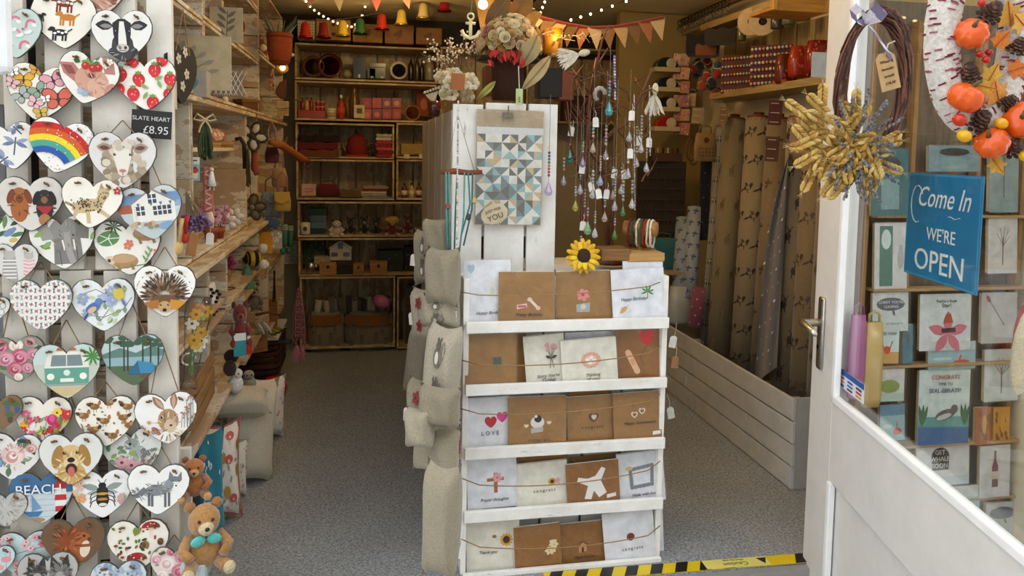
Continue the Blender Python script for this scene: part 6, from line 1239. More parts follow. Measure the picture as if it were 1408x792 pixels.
def k_frame(p):
    for a, b in (((-.45, .35), (.5, .45)), ((.5, .45), (.45, -.3)), ((.45, -.3), (-.42, -.35)), ((-.42, -.35), (-.45, .35))): p.ln([a, b], .14, '#8d929a'); [p.ell(a[0] + (b[0] - a[0]) * i / 5, a[1] + (b[1] - a[1]) * i / 5, .08, .08, '#7c828a', 0, 8) for i in range(6)]
    p.ell(-.5, .42, .16, .08, '#d8b878')
def k_thank(p): [p.leaf(.5, .1, .26, .12, i * .52, '#dca02c') for i in range(12)]; p.ell(.5, .1, .13, .14, '#3a2418'); p.ell(.05, .25, .08, .06, '#8a7038')
def k_white(p): [p.flower(.55 + jit(.18), .05 + jit(.2), .18, '#ecdcb0', '#d8b85c') for i in range(6)]
def k_house(p): p.pg([(-.15, -.25), (.2, -.2), (.2, .05), (.02, .2), (-.15, .05)], '#c88a64'); p.ln([(-.22, .0), (.02, .22), (.26, .05)], .06, '#7c3c28'); p.pg([(-.03, -.24), (.07, -.22), (.07, -.02), (-.03, -.05)], '#4a2c20')
def k_lady(p): p.ell(.05, .05, .16, .14, '#8c2a20'); p.ell(.05, -.02, .1, .07, '#2a1c18'); [p.ell(.05 + q * .08, .1, .03, .03, '#2a1c18') for q in (-1, 1)]
INK = '#3c3834'
# left, top, right, bottom in the picture, layer, tilt, colour, drawing, greeting, greeting place, wrapped, label
CARDS = [
 (638, 358, 703, 447, 1, .01, WH, k_heart, 'Happy Birthday', -.62, 1, 'tall white birthday card with a pale blue heart, in cellophane'),
 (685, 374, 764, 446, 0, -.01, KR, k_candy, 'Happy Birthday', -.62, 1, 'kraft birthday card with two pink wrapped sweets'),
 (764, 373, 843, 445, 1, .02, KR, k_gift, '', 0, 1, 'kraft card with a pink flower over a grey present'),
 (840, 370, 916, 442, 0, .05, WH, k_palm, 'Happy Birthday', -.12, 1, 'white birthday card with a palm tree and yellow lizard'),
 (855, 356, 913, 420, 3, .0, WH, None, '', 0, 0, 'blank white card behind the palm tree card'),
 (639, 460, 711, 530, 0, .0, KR, k_clover, '', 0, 1, 'kraft card with a dark four leaf clover'),
 (700, 459, 724, 530, 3, 0, KR, None, '', 0, 0, 'blank kraft card edge beside the clover card'),
 (721, 461, 778, 528, 1, .08, CM, k_bunch, 'Sorry You\'re\nGoing', -.66, 1, 'cream card with a bunch of pink flowers'),
 (771, 466, 850, 527, 0, .06, CM, k_bloom, 'Thinking\nof you', -.62, 1, 'cream card with one round peach flower'),
 (776, 456, 852, 500, 3, .02, WH, None, '', 0, 0, 'blank white card standing behind the peach flower card'),
 (846, 448, 914, 525, 1, .09, '#96622a', k_plaster, '', 0, 1, 'kraft card with a red heart balloon tied to a sticking plaster'),
 (639, 547, 703, 614, 1, .02, WH, k_hearts, 'LOVE', -.45, 1, 'white card with one red and one pink heart'),
 (698, 546, 780, 614, 0, -.01, KR, k_sheep, 'congrats', -.72, 1, 'kraft card with a fluffy white sheep'),
 (781, 533, 842, 580, 3, 0, KR, None, '', 0, 0, 'blank kraft card standing behind the copper heart card'),
 (779, 545, 844, 612, 1, .02, KR, k_copper, 'congrats', -.25, 1, 'kraft card with one small copper heart'),
 (842, 540, 911, 608, 0, .03, KR, k_two, 'Happy Anniversary', -.2, 1, 'kraft anniversary card with two open hearts'),
 (642, 630, 711, 698, 1, .02, WH, k_cross, 'Prayer thoughts', -.66, 1, 'white card with a brown cross and pink flower'),
 (713, 624, 783, 690, 3, .03, KR, None, '', 0, 0, 'blank kraft card behind the small sunflower card'),
 (708, 636, 782, 697, 1, .05, CM, k_sunny, 'congrats', -.25, 1, 'cream card with one small sunflower and pink petals'),
 (784, 626, 852, 690, 3, .04, '#8c6434', None, '', 0, 0, 'dark kraft card behind the baby romper card'),
 (778, 636, 853, 693, 0, .05, '#96622a', k_baby, '', 0, 1, 'kraft card with a white baby romper'),
 (848, 622, 915, 691, 1, .07, WH, k_frame, 'Made with love', -.66, 1, 'white card with a grey ornate frame'),
 (641, 710, 715, 784, 1, .01, CM, k_thank, 'Thank you', -.3, 1, 'cream thank you card with a sunflower'),
 (707, 723, 772, 786, 0, .04, '#9a682e', k_white, '', 0, 1, 'kraft card with a spray of cream flowers'),
 (768, 719, 833, 784, 1, .03, '#96642c', k_house, 'New Home', -.42, 1, 'kraft card with a tiny copper house'),
 (829, 702, 902, 778, 0, .08, WH, k_lady, 'congrats', -.36, 1, 'white card with a red ladybird'),
 (885, 700, 913, 772, 3, .03, WH, None, '', 0, 0, 'blank white card edge beside the ladybird card')]
for (x0, y0, x1, y1, lay, tilt, col, fn, tx, tz, wrap, lab) in CARDS:
    y = YS + .004 + lay * .013; c, w, h = bb(x0, y0, x1, y1, Y=y)
    t = flat_card('greeting_card', lab, 'card', c, w, h, col, (-.1, -tilt, 0), fn, .003, 'greeting cards on the stand', cello=bool(wrap))
    if wrap: B().box((0, .006, .003), (w * .98, .003, h * .98), '#e8e4da' if col != WH else '#dfe3ee').obj('envelope', 'matte', t)
    for i, ln_ in enumerate(tx.split('\n') if tx else []):
        text(ln_, .0125 if len(ln_) > 6 else .016, INK, t, (w * (.04 if fn not in (k_thank, k_palm) else -.1), -.003, h / 2 * tz - i * .012), shear=.25 if ln_ not in ('LOVE', 'congrats') else 0, space=1.5 if ln_ in ('LOVE', 'congrats') else 1, name='greeting')
# ---------------- on the header boards ----------------
c, w, h = bb(654, 152, 747, 310, Y=YS + .075)
t = thing('gift_wrap_pack', 'cellophane pack of triangle patterned gift wrap clipped to the header boards', 'gift wrap', c, (0, .01, 0)); B().box((0, .006, 0), (w, .008, h), '#b59f80').obj('sheet', 'matte', t)
p = B(); nx, nz = 8, 11; z0, z1 = -h / 2 + .002, h * .29; cw, ch = w * .98 / nx, (z1 - z0) / nz
PAL = ['#6a6660', '#d6d0c4', '#8fb0b2', '#c2aa84', '#dedacf', '#77827f']
p.k = 0; B_ = []
for i in range(nx):
    for j in range(nz):
        x, z = -w * .49 + i * cw, z0 + j * ch; q1, q2 = R.sample(PAL, 2)
        tri = ([(x, z), (x + cw, z), (x + cw, z + ch)], [(x, z), (x + cw, z + ch), (x, z + ch)]) if (i + j) % 2 else ([(x, z), (x + cw, z), (x, z + ch)], [(x + cw, z), (x + cw, z + ch), (x, z + ch)])
        p.pg(tri[0], q1, .0012); p.pg(tri[1], q2, .0012)
p.pg([(-w / 2, z1), (w / 2, z1), (w / 2, z1 + .02), (-w / 2, z1 + .02)], '#cfcfcd', .001)
p.obj('print', 'print', t)
b = B(); vs_ = []
for i in range(13):
    for j in range(19): vs_.append(((w + .006) * (i / 12 - .5), -.009 - .008 * math.sin(i * 1.9 + .35 * j) * math.sin(j * .9) * (.3 + j / 18) * (0 if i in (0, 12) else 1), (h + .004) * (j / 18 - .5)))
b.add(vs_, [[i * 19 + j, (i + 1) * 19 + j, (i + 1) * 19 + j + 1, i * 19 + j + 1] for i in range(12) for j in range(18)], '#ffffff').obj('wrapper', 'cellophane', t, smooth=True)
B().prism([(-.016, -.012), (.016, -.012), (.013, .002), (-.013, .002)], .012, '#8c8474', -.014).obj('clip', 'metal', t, (-.01, 0, h * .47)); B().tube([(-.01, -.012, h * .47), (-.01, -.012, h * .47 + .022)], .002, '#8c8474', 6).obj('clip_handle', 'metal', t)
g = B().ball((0, 0, 0), (.04, .0015, .029), '#d3c2a0', 18, 6).obj('tag', 'matte', t, (-w * .22, -.014, -h * .4), (0, -.35, 0))
text('JUST FOR', .011, '#57524c', g, (0, -.0025, .011)); text('YOU', .022, '#4a4844', g, (0, -.0025, -.009))
c, w, h = bb(708, 122, 720, 144, Y=YS + .07); t = thing('paper_tag', 'pale green paper tag hanging on the header boards', 'tag', c); B().box((0, 0, 0), (w * .8, .001, h), '#bccb88').obj('tag', 'matte', t); B().tube([(0, 0, h * .4), (-.004, 0, h * 1.9)], .0016, '#d8d4c8', 4).obj('cord', 'yarn', t); text('4.50', .009, '#4c5c34', t, (0, -.0012, -.008), (math.pi / 2, -math.pi / 2, 0))
hk = s_(757, 130, YS + .07)
def pendant(lab, x, ytop, y, Y, beads, drop, dcol, ds=.012, nb=.0042, tagged=False, nm='pendant'):
    a, b = PY(x, ytop, Y), PY(x, y, Y); t = thing(nm, lab, 'pendant', a, 0, 'pendants on the stand'); v = b - a; v.x = 0; v.y = 0
    B().tube([v * 0, v], .0007, '#8a8478', 4).obj('cord', 'yarn', t); n = len(beads)
    for i, q in enumerate(beads): B().ball((0, 0, 0), nb, q, 8, 6).obj('bead', 'crystal', t, v * 1 + Vector((0, 0, .004 + ds * 1.9 + (n - i) * nb * 2.2)), smooth=True)
    if drop: B().lathe([(.001, -ds), (ds * .6, -ds * .75), (ds * .78, -ds * .2), (ds * .5, ds * .6), (.001, ds * 1.6)], dcol, 9).obj('drop', 'crystal', t, v * 1)
    if tagged: hang_tag(t, (.004, -.006, v.z * .6), s_=.8, cord=.02)
    return t
pendant('rainbow beaded suncatcher with a crystal drop on the header boards', 757, 130, 262, YS + .07, ['#1c2c6c', '#2450a0', '#2a7ab8', '#2c8c5c', '#c8a020', '#d86020', '#c02828', '#a81c3c'], 1, '#d8c8ec', .016)
# left driftwood hanger with turquoise strands
t = thing('driftwood_hanger', 'brown driftwood bar hung at the stand corner with turquoise cords', 'hanger', s_(634, 237, YS + .0)); B().tube([(-.055, 0, 0), (-.02, -.003, .003), (.02, .002, -.001), (.058, 0, .002)], [.006, .009, .008, .006], '#7c3e1c', 8).obj('bar', 'wood_x', t, smooth=True)
B().tube([(-.04, 0, .004), (-.008, .03, .16), (.036, 0, .004)], .0014, '#8a7448', 4).obj('hanging_cord', 'yarn', t)
for i, x in enumerate((-.042, -.034, -.012, .008, .018, .03)):
    L_ = R.uniform(.16, .24); B().tube([(x, -.01, 0), (x + jit(.006), -.012, -L_ * .5), (x * .6 - .01, -.01, -L_)], .0024, R.choice(['#3a8c90', '#5caaa8', '#2c7478']), 5).obj('strand', 'yarn', t, smooth=True)
for x, z, q in ((.036, -.075, '#c8a860'), (.02, -.12, '#3c3a3c'), (-.036, -.09, '#8a3c3c')): B().lathe([(.001, -.01), (.008, -.005), (.006, .004), (.001, .01)], q, 8, (x, -.012, z)).obj('charm', 'gloss', t)
def beadline(lab, x0, y0, x1, y1, Y, cols, r):
    a, b = PY(x0, y0, Y), PY(x1, y1, Y); t = thing('bead_strand', lab, 'bead strand', a); v = b - a; n = int(v.length / (r * 1.9)); m_ = B()
    B().tube([v * 0, v], r * .3, '#6a6258', 4).obj('cord', 'yarn', t)
    for i in range(n): m_.ball(v * (i / n), r, R.choice(cols), 6, 4)
    o = m_.obj('beads', 'gloss', t, smooth=True); o['kind'] = 'stuff'; return t
beadline('long silver bead strand at the stand corner', 630, 140, 626, 545, YS - .02, ['#c8c4bc', '#e8e4dc', '#9a968e'], .003)
beadline('red and orange bead strand running down the stand edge', 632, 456, 631, 770, YS - .03, ['#c83c28', '#e0702c', '#b82c40', '#d8a040', '#a83028', '#4c3c8c'], .004)
for i, (x, y, lab) in enumerate(((620, 512, 'white paper tag on the silver strand, beside the clover card'), (628, 524, 'lower white paper tag beside the clover card'), (632, 772, 'white paper tag at the foot of the red bead strand'))):
    hang_tag(thing('price_label', lab, 'label', PY(x, y - 20, YS - .045)), (0, 0, 0), s_=.95)
# ---------------- jewellery tree ----------------
t = thing('jewellery_tree', 'tree of bare red brown branches holding crystal pendants on the stand', 'jewellery tree', PY(838, 345, YS + .2)); O2 = Vector(t.location)
def br(pts, r0, r1, q='#6c3c28'):
    P_ = [PY(x, y, YS + dy) - O2 for x, y, dy in pts]; n = len(P_); B().tube(P_, [r0 + (r1 - r0) * i / (n - 1) for i in range(n)], q, 6).obj('branch', 'matte', t, smooth=True)
br([(800, 350, .2), (802, 260, .22), (812, 130, .25), (820, 80, .27)], .008, .004)
br([(812, 130, .25), (828, 55, .2), (838, 34, .18)], .005, .0025); br([(815, 100, .25), (836, 66, .3)], .004, .002)
br([(836, 345, .2), (826, 230, .24), (832, 190, .2), (862, 170, .15), (882, 130, .1), (897, 95, .08)], .008, .003); br([(882, 130, .1), (896, 122, .05), (905, 128, .04)], .003, .0015)
br([(836, 345, .2), (845, 260, .26), (870, 205, .3), (898, 178, .32)], .006, .002); br([(802, 260, .22), (785, 200, .2), (780, 140, .18)], .005, .002); br([(812, 180, .23), (790, 150, .3), (772, 120, .34)], .004, .002)
br([(826, 230, .24), (800, 190, .3), (792, 110, .32)], .005, .002)
for k in range(64):
    x, y = R.uniform(778, 892), R.uniform(100, 250); a = jit(1.3); L_ = R.uniform(18, 40); d0 = R.uniform(.12, .34); br([(x, y, d0), (x + L_ * .5 * math.sin(a), y - L_ * .5 * math.cos(a), d0 + jit(.03)), (x + L_ * math.sin(a) + jit(6), y - L_ * math.cos(a), d0 + jit(.05))], .0026, .001, R.choice(['#7c4c34', '#5c3424', '#8c5c44']))
c = PY(838, 345, YS + .2); B().lathe([(.05, 0), (.05, .012), (.02, .03), (.012, .06)], '#5c3a24', 12).obj('foot', 'matte', t, (0, 0, -.045))
# pendants
def rain(n, pal): return [R.choice(pal) for _ in range(n)]
GEM = ['#d8e8e0', '#a8c8c0', '#e8e0d0', '#c8b0d0', '#b8d0e0', '#e8c8c0', '#8ab0a0', '#d8c088']
spec = [(786, 108, 218, '#4cb8a0', 'green faceted drop under a strand of round crystals, next to the header boards', 9), (795, 120, 285, '#c8c040', 'yellow green drop hanging low beside the header boards', 4), (800, 170, 262, '#d8d4dc', 'clear drop beside the yellow green drop', 5), (806, 200, 300, '#a83038', 'dark red crystal drop above the sunflower', 6), (812, 150, 316, '#a8d8a8', 'pale green round crystal above the sunflower', 3), (816, 220, 268, '#e0dce4', 'short clear drop under the trunk fork', 4),
 (822, 165, 322, '#e8e4ec', 'long clear crystal drop ending over the sunflower', 5), (828, 140, 250, '#b0c8e0', 'pale blue drop in the middle of the tree', 6), (834, 200, 300, '#e8d8c8', 'champagne drop low on the trunk', 5), (840, 60, 152, '#58c8d0', 'bright turquoise ball crystal with a yellow bead', 5), (845, 175, 270, '#d8b0b8', 'rose coloured drop by the champagne drop', 6), (850, 110, 285, '#d0d0d8', 'long silver strand with a clear drop', 8), (856, 190, 262, '#f0ece4', 'white oval drop on a silver cord', 4), (860, 160, 292, '#4c8c58', 'green crystal drop beside the bracelets', 7),
 (866, 150, 240, '#d8d0e0', 'pale lilac drop on the outer branch', 5), (872, 175, 282, '#e8e4e0', 'clear drop with a square tag beside the bracelets', 4), (878, 130, 225, '#d8dce4', 'cluster drop with clear beads on the outer branch', 9), (884, 120, 205, '#e8e8ec', 'small clear drop near the branch tip', 7), (892, 125, 232, '#dce0e8', 'clear drop at the outer branch end', 8), (804, 110, 225, '#b89cc8', 'violet drop hanging on the trunk side', 4), (818, 95, 205, '#d8c8a8', 'amber tinted drop high on the trunk', 5), (836, 95, 215, '#dcd8e4', 'clear drop in the upper fork', 6), (868, 95, 190, '#c8d8d8', 'aqua tinted drop high on the outer branch', 5), (848, 215, 325, '#5c8c3c', 'dark green drop hanging below the tree over the counter', 3), (801, 240, 346, '#d8a8a0', 'heart drop hanging lowest over the sunflower', 2), (776, 195, 250, '#c8d0e0', 'slim clear drop close to the header boards', 4)]
for i, (x, y0, y1, q, lab, nb_) in enumerate(spec): pendant(lab, x, y0, y1, YS + R.uniform(.06, .2), rain(nb_, GEM if i != 9 else ['#e0d840', '#58c8d0', '#a898c8']), 1, q, .012 if i not in (0, 4, 9) else .016, R.uniform(.0035, .005), i % 2 == 0)
def strandy(lab, x0, y0, y1, cols, r, Y): beadline(lab, x0, y0, x0 + 1, y1, Y, cols, r)
strandy('lilac crystal bead strand on the high branch', 845, 78, 140, ['#b8b0d0', '#d8d4e8', '#8a84a8'], .0045, YS + .15)
strandy('silver chain hanging long from the outer branch', 872, 130, 290, ['#c8c4bc', '#8c8880'], .0022, YS + .1); strandy('fine silver chain by the branch tip', 893, 118, 215, ['#d8d4cc', '#a09c94'], .0022, YS + .08)
t = thing('ring_ornament', 'grey felt ring ornament on the tree', 'ornament', PY(825, 130, YS + .2)); B().tube([(.016 * math.cos(a), 0, .02 * math.sin(a)) for a in [i * .6 for i in range(8)]], .007, '#b8b4b0', 7).obj('ring', 'fabric', t, smooth=True)
for x, y, lab in ((901, 128, 'white feather bird hanging at the branch end'), (798, 74, 'long cream feather lying across the upper branches')):
    t = thing('feather_ornament', lab, 'feather', PY(x, y, YS + .1), (0, 0 if x > 850 else 1.3, 0))
    for k in range(9): a = -.5 + k * .12; B().prism([(0, .0), (.006, -.03), (.003, -.07), (-.004, -.06), (-.005, -.02)], .001, '#e2d6c0').obj('barb', 'fluffy', t, (0, k * .001, .0), (jit(.2), a, 0))
    B().ball((0, 0, .012), (.01, .01, .018), '#e8d8bc', 8, 6).obj('quill', 'fluffy', t, smooth=True)
# sunflower, bracelets, wooden blocks
t = thing('sunflower', 'yellow artificial sunflower lying on the stand top', 'flower', PY(802, 352, YS + .02), (-.25, 0, 0))
for ring, (n, L_, q) in enumerate(((15, .05, '#e8b814'), (13, .04, '#f2cc28'))):
    for i in range(n): b = B().ball((0, -.002 - ring * .004, L_ * .62), (.0085, .0025, L_ * .42), R.choice([q, '#dca810']), 8, 5); b.obj('petal', 'matte', t, rot=(jit(.2), 2 * math.pi * i / n + ring * .2, 0), smooth=True)
B().ball((0, -.008, 0), (.021, .009, .021), '#3c2414', 12, 7).obj('seed_head', 'yarn', t, smooth=True)
t = thing('bracelet_stand', 'wooden bar stand carrying cord bracelets', 'bracelet stand', PY(880, 348, YS + .12)); M2 = Euler((0, math.pi / 2, -.5)).to_matrix()
B().lathe([(.001, -.05), (.022, -.05), (.022, .05), (.001, .05)], '#b8844c', 14, (0, 0, .075), Euler((math.pi / 2, 0, .95)).to_matrix()).obj('bar', 'wood_y', t, smooth=True); B().tube([(0, 0, 0), (0, 0, .06)], .009, '#a87440', 8).obj('post', 'wood_z', t); B().box((0, 0, .004), (.07, .09, .01), '#a87440').obj('foot', 'wood_y', t, bevel=.002)
for i, (q, o) in enumerate((('#7c1c24', .03), ('#2c4a30', .018), ('#e6dcc4', .006), ('#3c5c2c', -.006), ('#a8242c', -.016), ('#e8d8a8', -.026), ('#efe6cc', -.036))):
    tb = thing('bracelet', ['dark red', 'dark green', 'cream', 'leaf green', 'bright red', 'pale yellow', 'ivory'][i] + ' cord bracelet on the wooden bar', 'bracelet', Vector(t.location) + Vector((math.sin(.95) * -o, math.cos(.95) * o, .066)), .95)
    B().tube([(.03 * math.cos(a), jit(.002), .036 * math.sin(a) - (.01 if math.sin(a) < 0 else 0)) for a in [k * .52 for k in range(12)]], .0035, q, 6, True).obj('cord', 'yarn', tb, smooth=True)
    if i % 2 == 0: hang_tag(tb, (.012, -.006, -.06), '#c89868', .9, cord=.016)
for x0, y0, x1, y1, lab, q in ((856, 345, 908, 357, 'pale wooden block on the stand top beside the bracelets', '#c89c5c'), (820, 340, 862, 356, 'brown wooden board under the bracelet stand', '#8a6034')):
    c, w, h = bb(x0, y0, x1, y1, Y=YS + .09); tag(B().box((0, 0, 0), (w, .09, h), q).obj('wooden_block', 'wood_x', loc=c, bevel=.003), lab, 'block')
# ---------------- on top of the tall unit ----------------
ZT = zh
def on(px, py, Y): p = PY(px, py, Y); return p
t = thing('paper_rose_bouquet', 'large dome bouquet of cream and pink paper roses in a dark woven vase', 'bouquet', on(698, 138, YS + .3)); O3 = Vector(t.location)
B().lathe([(.05, 0), (.052, .09), (.058, .13), (.05, .13), (.02, .1)], '#4a2c1a', 16).obj('vase', 'yarn', t, smooth=True); B().lathe([(.1, .12), (.085, .135), (.02, .12)], '#1c1814', 16).obj('vase_rim', 'matte', t, smooth=True)
for k in range(120):
    u = R.random(); ph = k * 2.4; r = math.sqrt((k + .5) / 120); a = ph; d_ = Vector((math.sin(r * 1.75) * math.cos(a), math.sin(r * 1.75) * math.sin(a), math.cos(r * 1.75))); p = d_ * R.uniform(.082, .096) + Vector((0, 0, .165)); p.z = p.z * .9 + .02
    q = R.choice(['#d8c08c', '#e6d6ac', '#c8a468', '#d8b88c', '#e0c894', '#b8904c', '#a8705c', '#ece0b8', '#d4b070']); rr = R.uniform(.011, .017); b = B()
    for j in range(3): b.lathe([(rr * (1 - .32 * j) * .6, 0), (rr * (1 - .32 * j) * .95, rr * .45), (rr * (1 - .32 * j) * 1.15, rr * (.85 + .08 * j)), (rr * (1 - .32 * j) * .98, rr * (.8 + .08 * j)), (rr * (1 - .32 * j) * .7, rr * .2)], q, 9)
    b.ball((0, 0, rr * .6), rr * .22, '#a8804c', 6, 4); o = b.obj('rose', 'matte', t, p, smooth=True); o.rotation_euler = d_.to_track_quat('Z', 'Y').to_euler()
t = thing('red_feather_trim', 'bright red feather trim under the paper roses', 'feather', on(696, 80, YS + .17))
for k in range(34): x = -.055 + k * .0033; B().prism([(x, .012), (x + .006, .0), (x + .002, -.014 + jit(.008)), (x - .004, -.004)], .001, R.choice(['#b82018', '#8c1810', '#d83020'])).obj('barb', 'fluffy', t, (0, jit(.015), .01 - abs(x) * .1), (jit(.3), jit(.5), 0))
def paperleaf(lab, x0, y0, x1, y1, wd, q, Y, nm='paper_leaf'):
    a, b = PY(x0, y0, Y), PY(x1, y1, Y); t = thing(nm, lab, 'leaf', a); v = b - a; n = v.cross(Vector((0, 1, 0))).normalized(); o = B(); vs_ = []
    for i in range(9):
        u = i / 8; ww = wd * math.sin(math.pi * (u * .92 + .04)) ** .8
        for s in (-1, 0, 1): vs_.append(v * u + n * ww * s + Vector((0, (abs(s) * -.2 + .0) * ww - .02 * math.sin(math.pi * u), 0)))
    o.add(vs_, [[i * 3 + j, i * 3 + j + 1, (i + 1) * 3 + j + 1, (i + 1) * 3 + j] for i in range(8) for j in range(2)], q).obj('blade', 'matte', t, smooth=True); B().tube([v * (i / 8) + Vector((0, -.02 * math.sin(math.pi * i / 8) - .002, 0)) for i in range(9)], .0018, '#8a7a54', 4).obj('midrib', 'matte', t)
for a in (('wide beige paper leaf beside the red feather trim', 716, 92, 740, 48, .026, '#a89468', YS + .2), ('long beige paper leaf pointing down toward the header boards', 719, 122, 756, 78, .02, '#b8a070', YS + .18), ('dark beige paper leaf behind the amber lantern', 736, 80, 752, 40, .02, '#8c7848', YS + .28), ('dry brown leaf above the anchor sign', 668, 40, 700, -6, .03, '#7c5a30', YS + .3), ('pale yellow green feather leaf beside the vase', 656, 136, 681, 112, .01, '#9a9a3c', YS + .14), ('golden brown leaf at the ceiling above the roses', 700, 30, 730, -8, .032, '#946c38', YS + .35)): paperleaf(*a)
c, w, h = bb(746, 38, 776, 78, Y=YS + .25)
t = thing('amber_lantern', 'glowing amber glass lantern with dark bird silhouettes beside the roses', 'lantern', base(c, h)); B().lathe([(w * .42, 0), (w * .42, h * .95), (w * .38, h * .95)], '#d88a1c', 16).obj('shade', 'gloss', t, smooth=True); B().lathe([(w * .2, h * .1), (w * .2, h * .75), (.001, h * .8)], '#ffb040', 10).obj('flame', 'lit_bulb', t)
dd = B(); [dd.leaf(x * w, z * h, h * .25, h * .1, a, '#4a2408') for x, z, a in ((-.2, .3, 1), (0, .5, .4), (.15, .25, 1.4), (-.05, .7, 2.2))]; dd.obj('print', 'print', t, (0, -w * .43, 0)); B().lathe([(w * .45, 0), (w * .47, .006), (w * .45, .012)], '#8c6c3c', 16, (0, 0, -.004)).obj('base_ring', 'metal', t)
light('lantern_glow', 'POINT', Vector(c) + Vector((0, -.06, .02)), .25, (1, .6, .2), .02)
t = thing('added_glow_bulb', 'added glowing bulb for the golden gleam above the paper roses under the ceiling', 'light bulb', PY(664, 6, 2.5)); B().ball((0, 0, 0), .016, '#ffe0a0', 12, 8).obj('glass', 'lit_bulb', t, smooth=True); B().lathe([(.009, .012), (.009, .035), (.003, .04)], '#3c342c', 10).obj('socket', 'satin', t); B().tube([(0, 0, .04), (.004, 0, .3)], .002, '#2c2824', 5).obj('cable', 'satin', t)  # bulb added to give a golden gleam near the ceiling
light('added_glow_light', 'POINT', PY(664, 6, 2.5) + Vector((0, -.03, 0)), 1.6, WARM, .02)  # weak light added with the gleaming bulb
t = thing('anchor_sign', 'cream wooden anchor ornament lit from above, beside the roses', 'ornament', PY(647, 36, YS + .12)); b = B()
b.tube([(0, 0, -.03), (0, 0, .018)], .005, '#e8d8a8', 6).tube([(.009 * math.cos(a), 0, .027 + .009 * math.sin(a)) for a in [i * .7 for i in range(9)]], .003, '#e8d8a8', 6, True).tube([(-.014, 0, .008), (.014, 0, .008)], .004, '#e8d8a8', 6)
b.tube([(-.026, 0, -.012), (-.018, 0, -.027), (0, 0, -.034), (.018, 0, -.027), (.026, 0, -.012)], .005, '#e8d8a8', 6).obj('anchor', 'satin', t, smooth=True); B().tube([(0, 0, .036), (.006, 0, .09)], .001, '#a89060', 4).obj('cord', 'yarn', t)
t = thing('gypsophila_spray', 'white dried gypsophila spray beside the anchor', 'dried flowers', PY(632, 100, YS + .35))
for k in range(26):
    a = -1.3 + k * .075 + jit(.1); L_ = R.uniform(.06, .15); e = Vector((math.sin(a) * L_, jit(.05), math.cos(a) * L_)); b = B().tube([(0, 0, 0), e * .5 + Vector((.005, 0, 0)), e], .0008, '#6c5c40', 4)
    for j in range(6): b.ball(e * R.uniform(.6, 1) + Vector((jit(.012), jit(.012), jit(.012))), .0035, '#e6dcc8', 5, 4)
    b.obj('stem', 'matte', t)
t = thing('cream_flower_garland', 'heap of cream cloth flowers at the stand corner with a kraft card', 'artificial flowers', PY(628, 138, YS + .16))
for k in range(22): b = B(); [b.ball((.012 * math.cos(j * 1.05), -.002, .012 * math.sin(j * 1.05)), (.009, .004, .009), R.choice(['#d8c8a0', '#e0d4b8', '#c0a878']), 6, 4) for j in range(6)]; b.obj('flower', 'fabric', t, (jit(.05), jit(.04), .01 + R.random() * .075), (jit(.6), 0, jit(.6)))
c, w, h = bb(620, 101, 639, 124, Y=YS + .1); B().box((0, 0, 0), (w, .002, h), '#9a5a24').obj('kraft_card', 'matte', t, c - Vector(t.location), (0, .05, 0))
for i in range(6): a, b = PY(596 - i * .5, 142 + i, YS + .45), PY(583 + i * 4.2, 126 - i * 1.6, YS + .45); tb = thing('paint_brush', f'striped handled paint brush at the unit edge, {"first second third fourth fifth sixth".split()[i]} of the fan', 'brush', a, 0, 'fan of brushes'); B().tube([Vector(), b - a], [.003, .0045], '#d8cbb0', 6).obj('handle', 'matte', tb); B().tube([(b - a) * .75, (b - a) * .85], .005, '#3c2a20', 6).obj('stripe', 'matte', tb)
pot('brush_pot', 'dark red pot holding the fan of brushes', 'pot', PY(597, 150, YS + .45), .05, .05, [(.7, 0), (1, 1), (.9, 1), (.7, .2), (.02, .2)], '#4a1c14')
for x0, y0, x1, y1, q, lab, dy in ((772, 132, 815, 166, '#4a241c', 'dark red box in the rear crate behind the jewellery branches', YR + .12 - YS), (765, 100, 785, 138, '#7c3c1c', 'brown leather wallet card behind the header boards', .3), (738, 95, 770, 135, '#1c1815', 'black bag standing behind the header boards', .3), (665, 92, 692, 134, '#5c3420', 'brown wicker box behind the header boards', .5)):
    c, w, h = bb(x0, y0, x1, y1, Y=YS + dy); carton('keepsake_box', lab, 'box', c, w, .08, h, q)
t = thing('twig_garland', 'spiky pale twig garland across the jewellery tree top', 'twigs', PY(770, 48, YS + .22))
for k in range(16): x = -.05 + k * .011; B().tube([(x, 0, 0), (x + jit(.02), jit(.02), jit(.012)), (x + .02 + jit(.02), jit(.02), jit(.02))], [.0018, .0014, .0006], '#d8c8a0', 4).obj('twig', 'matte', t)
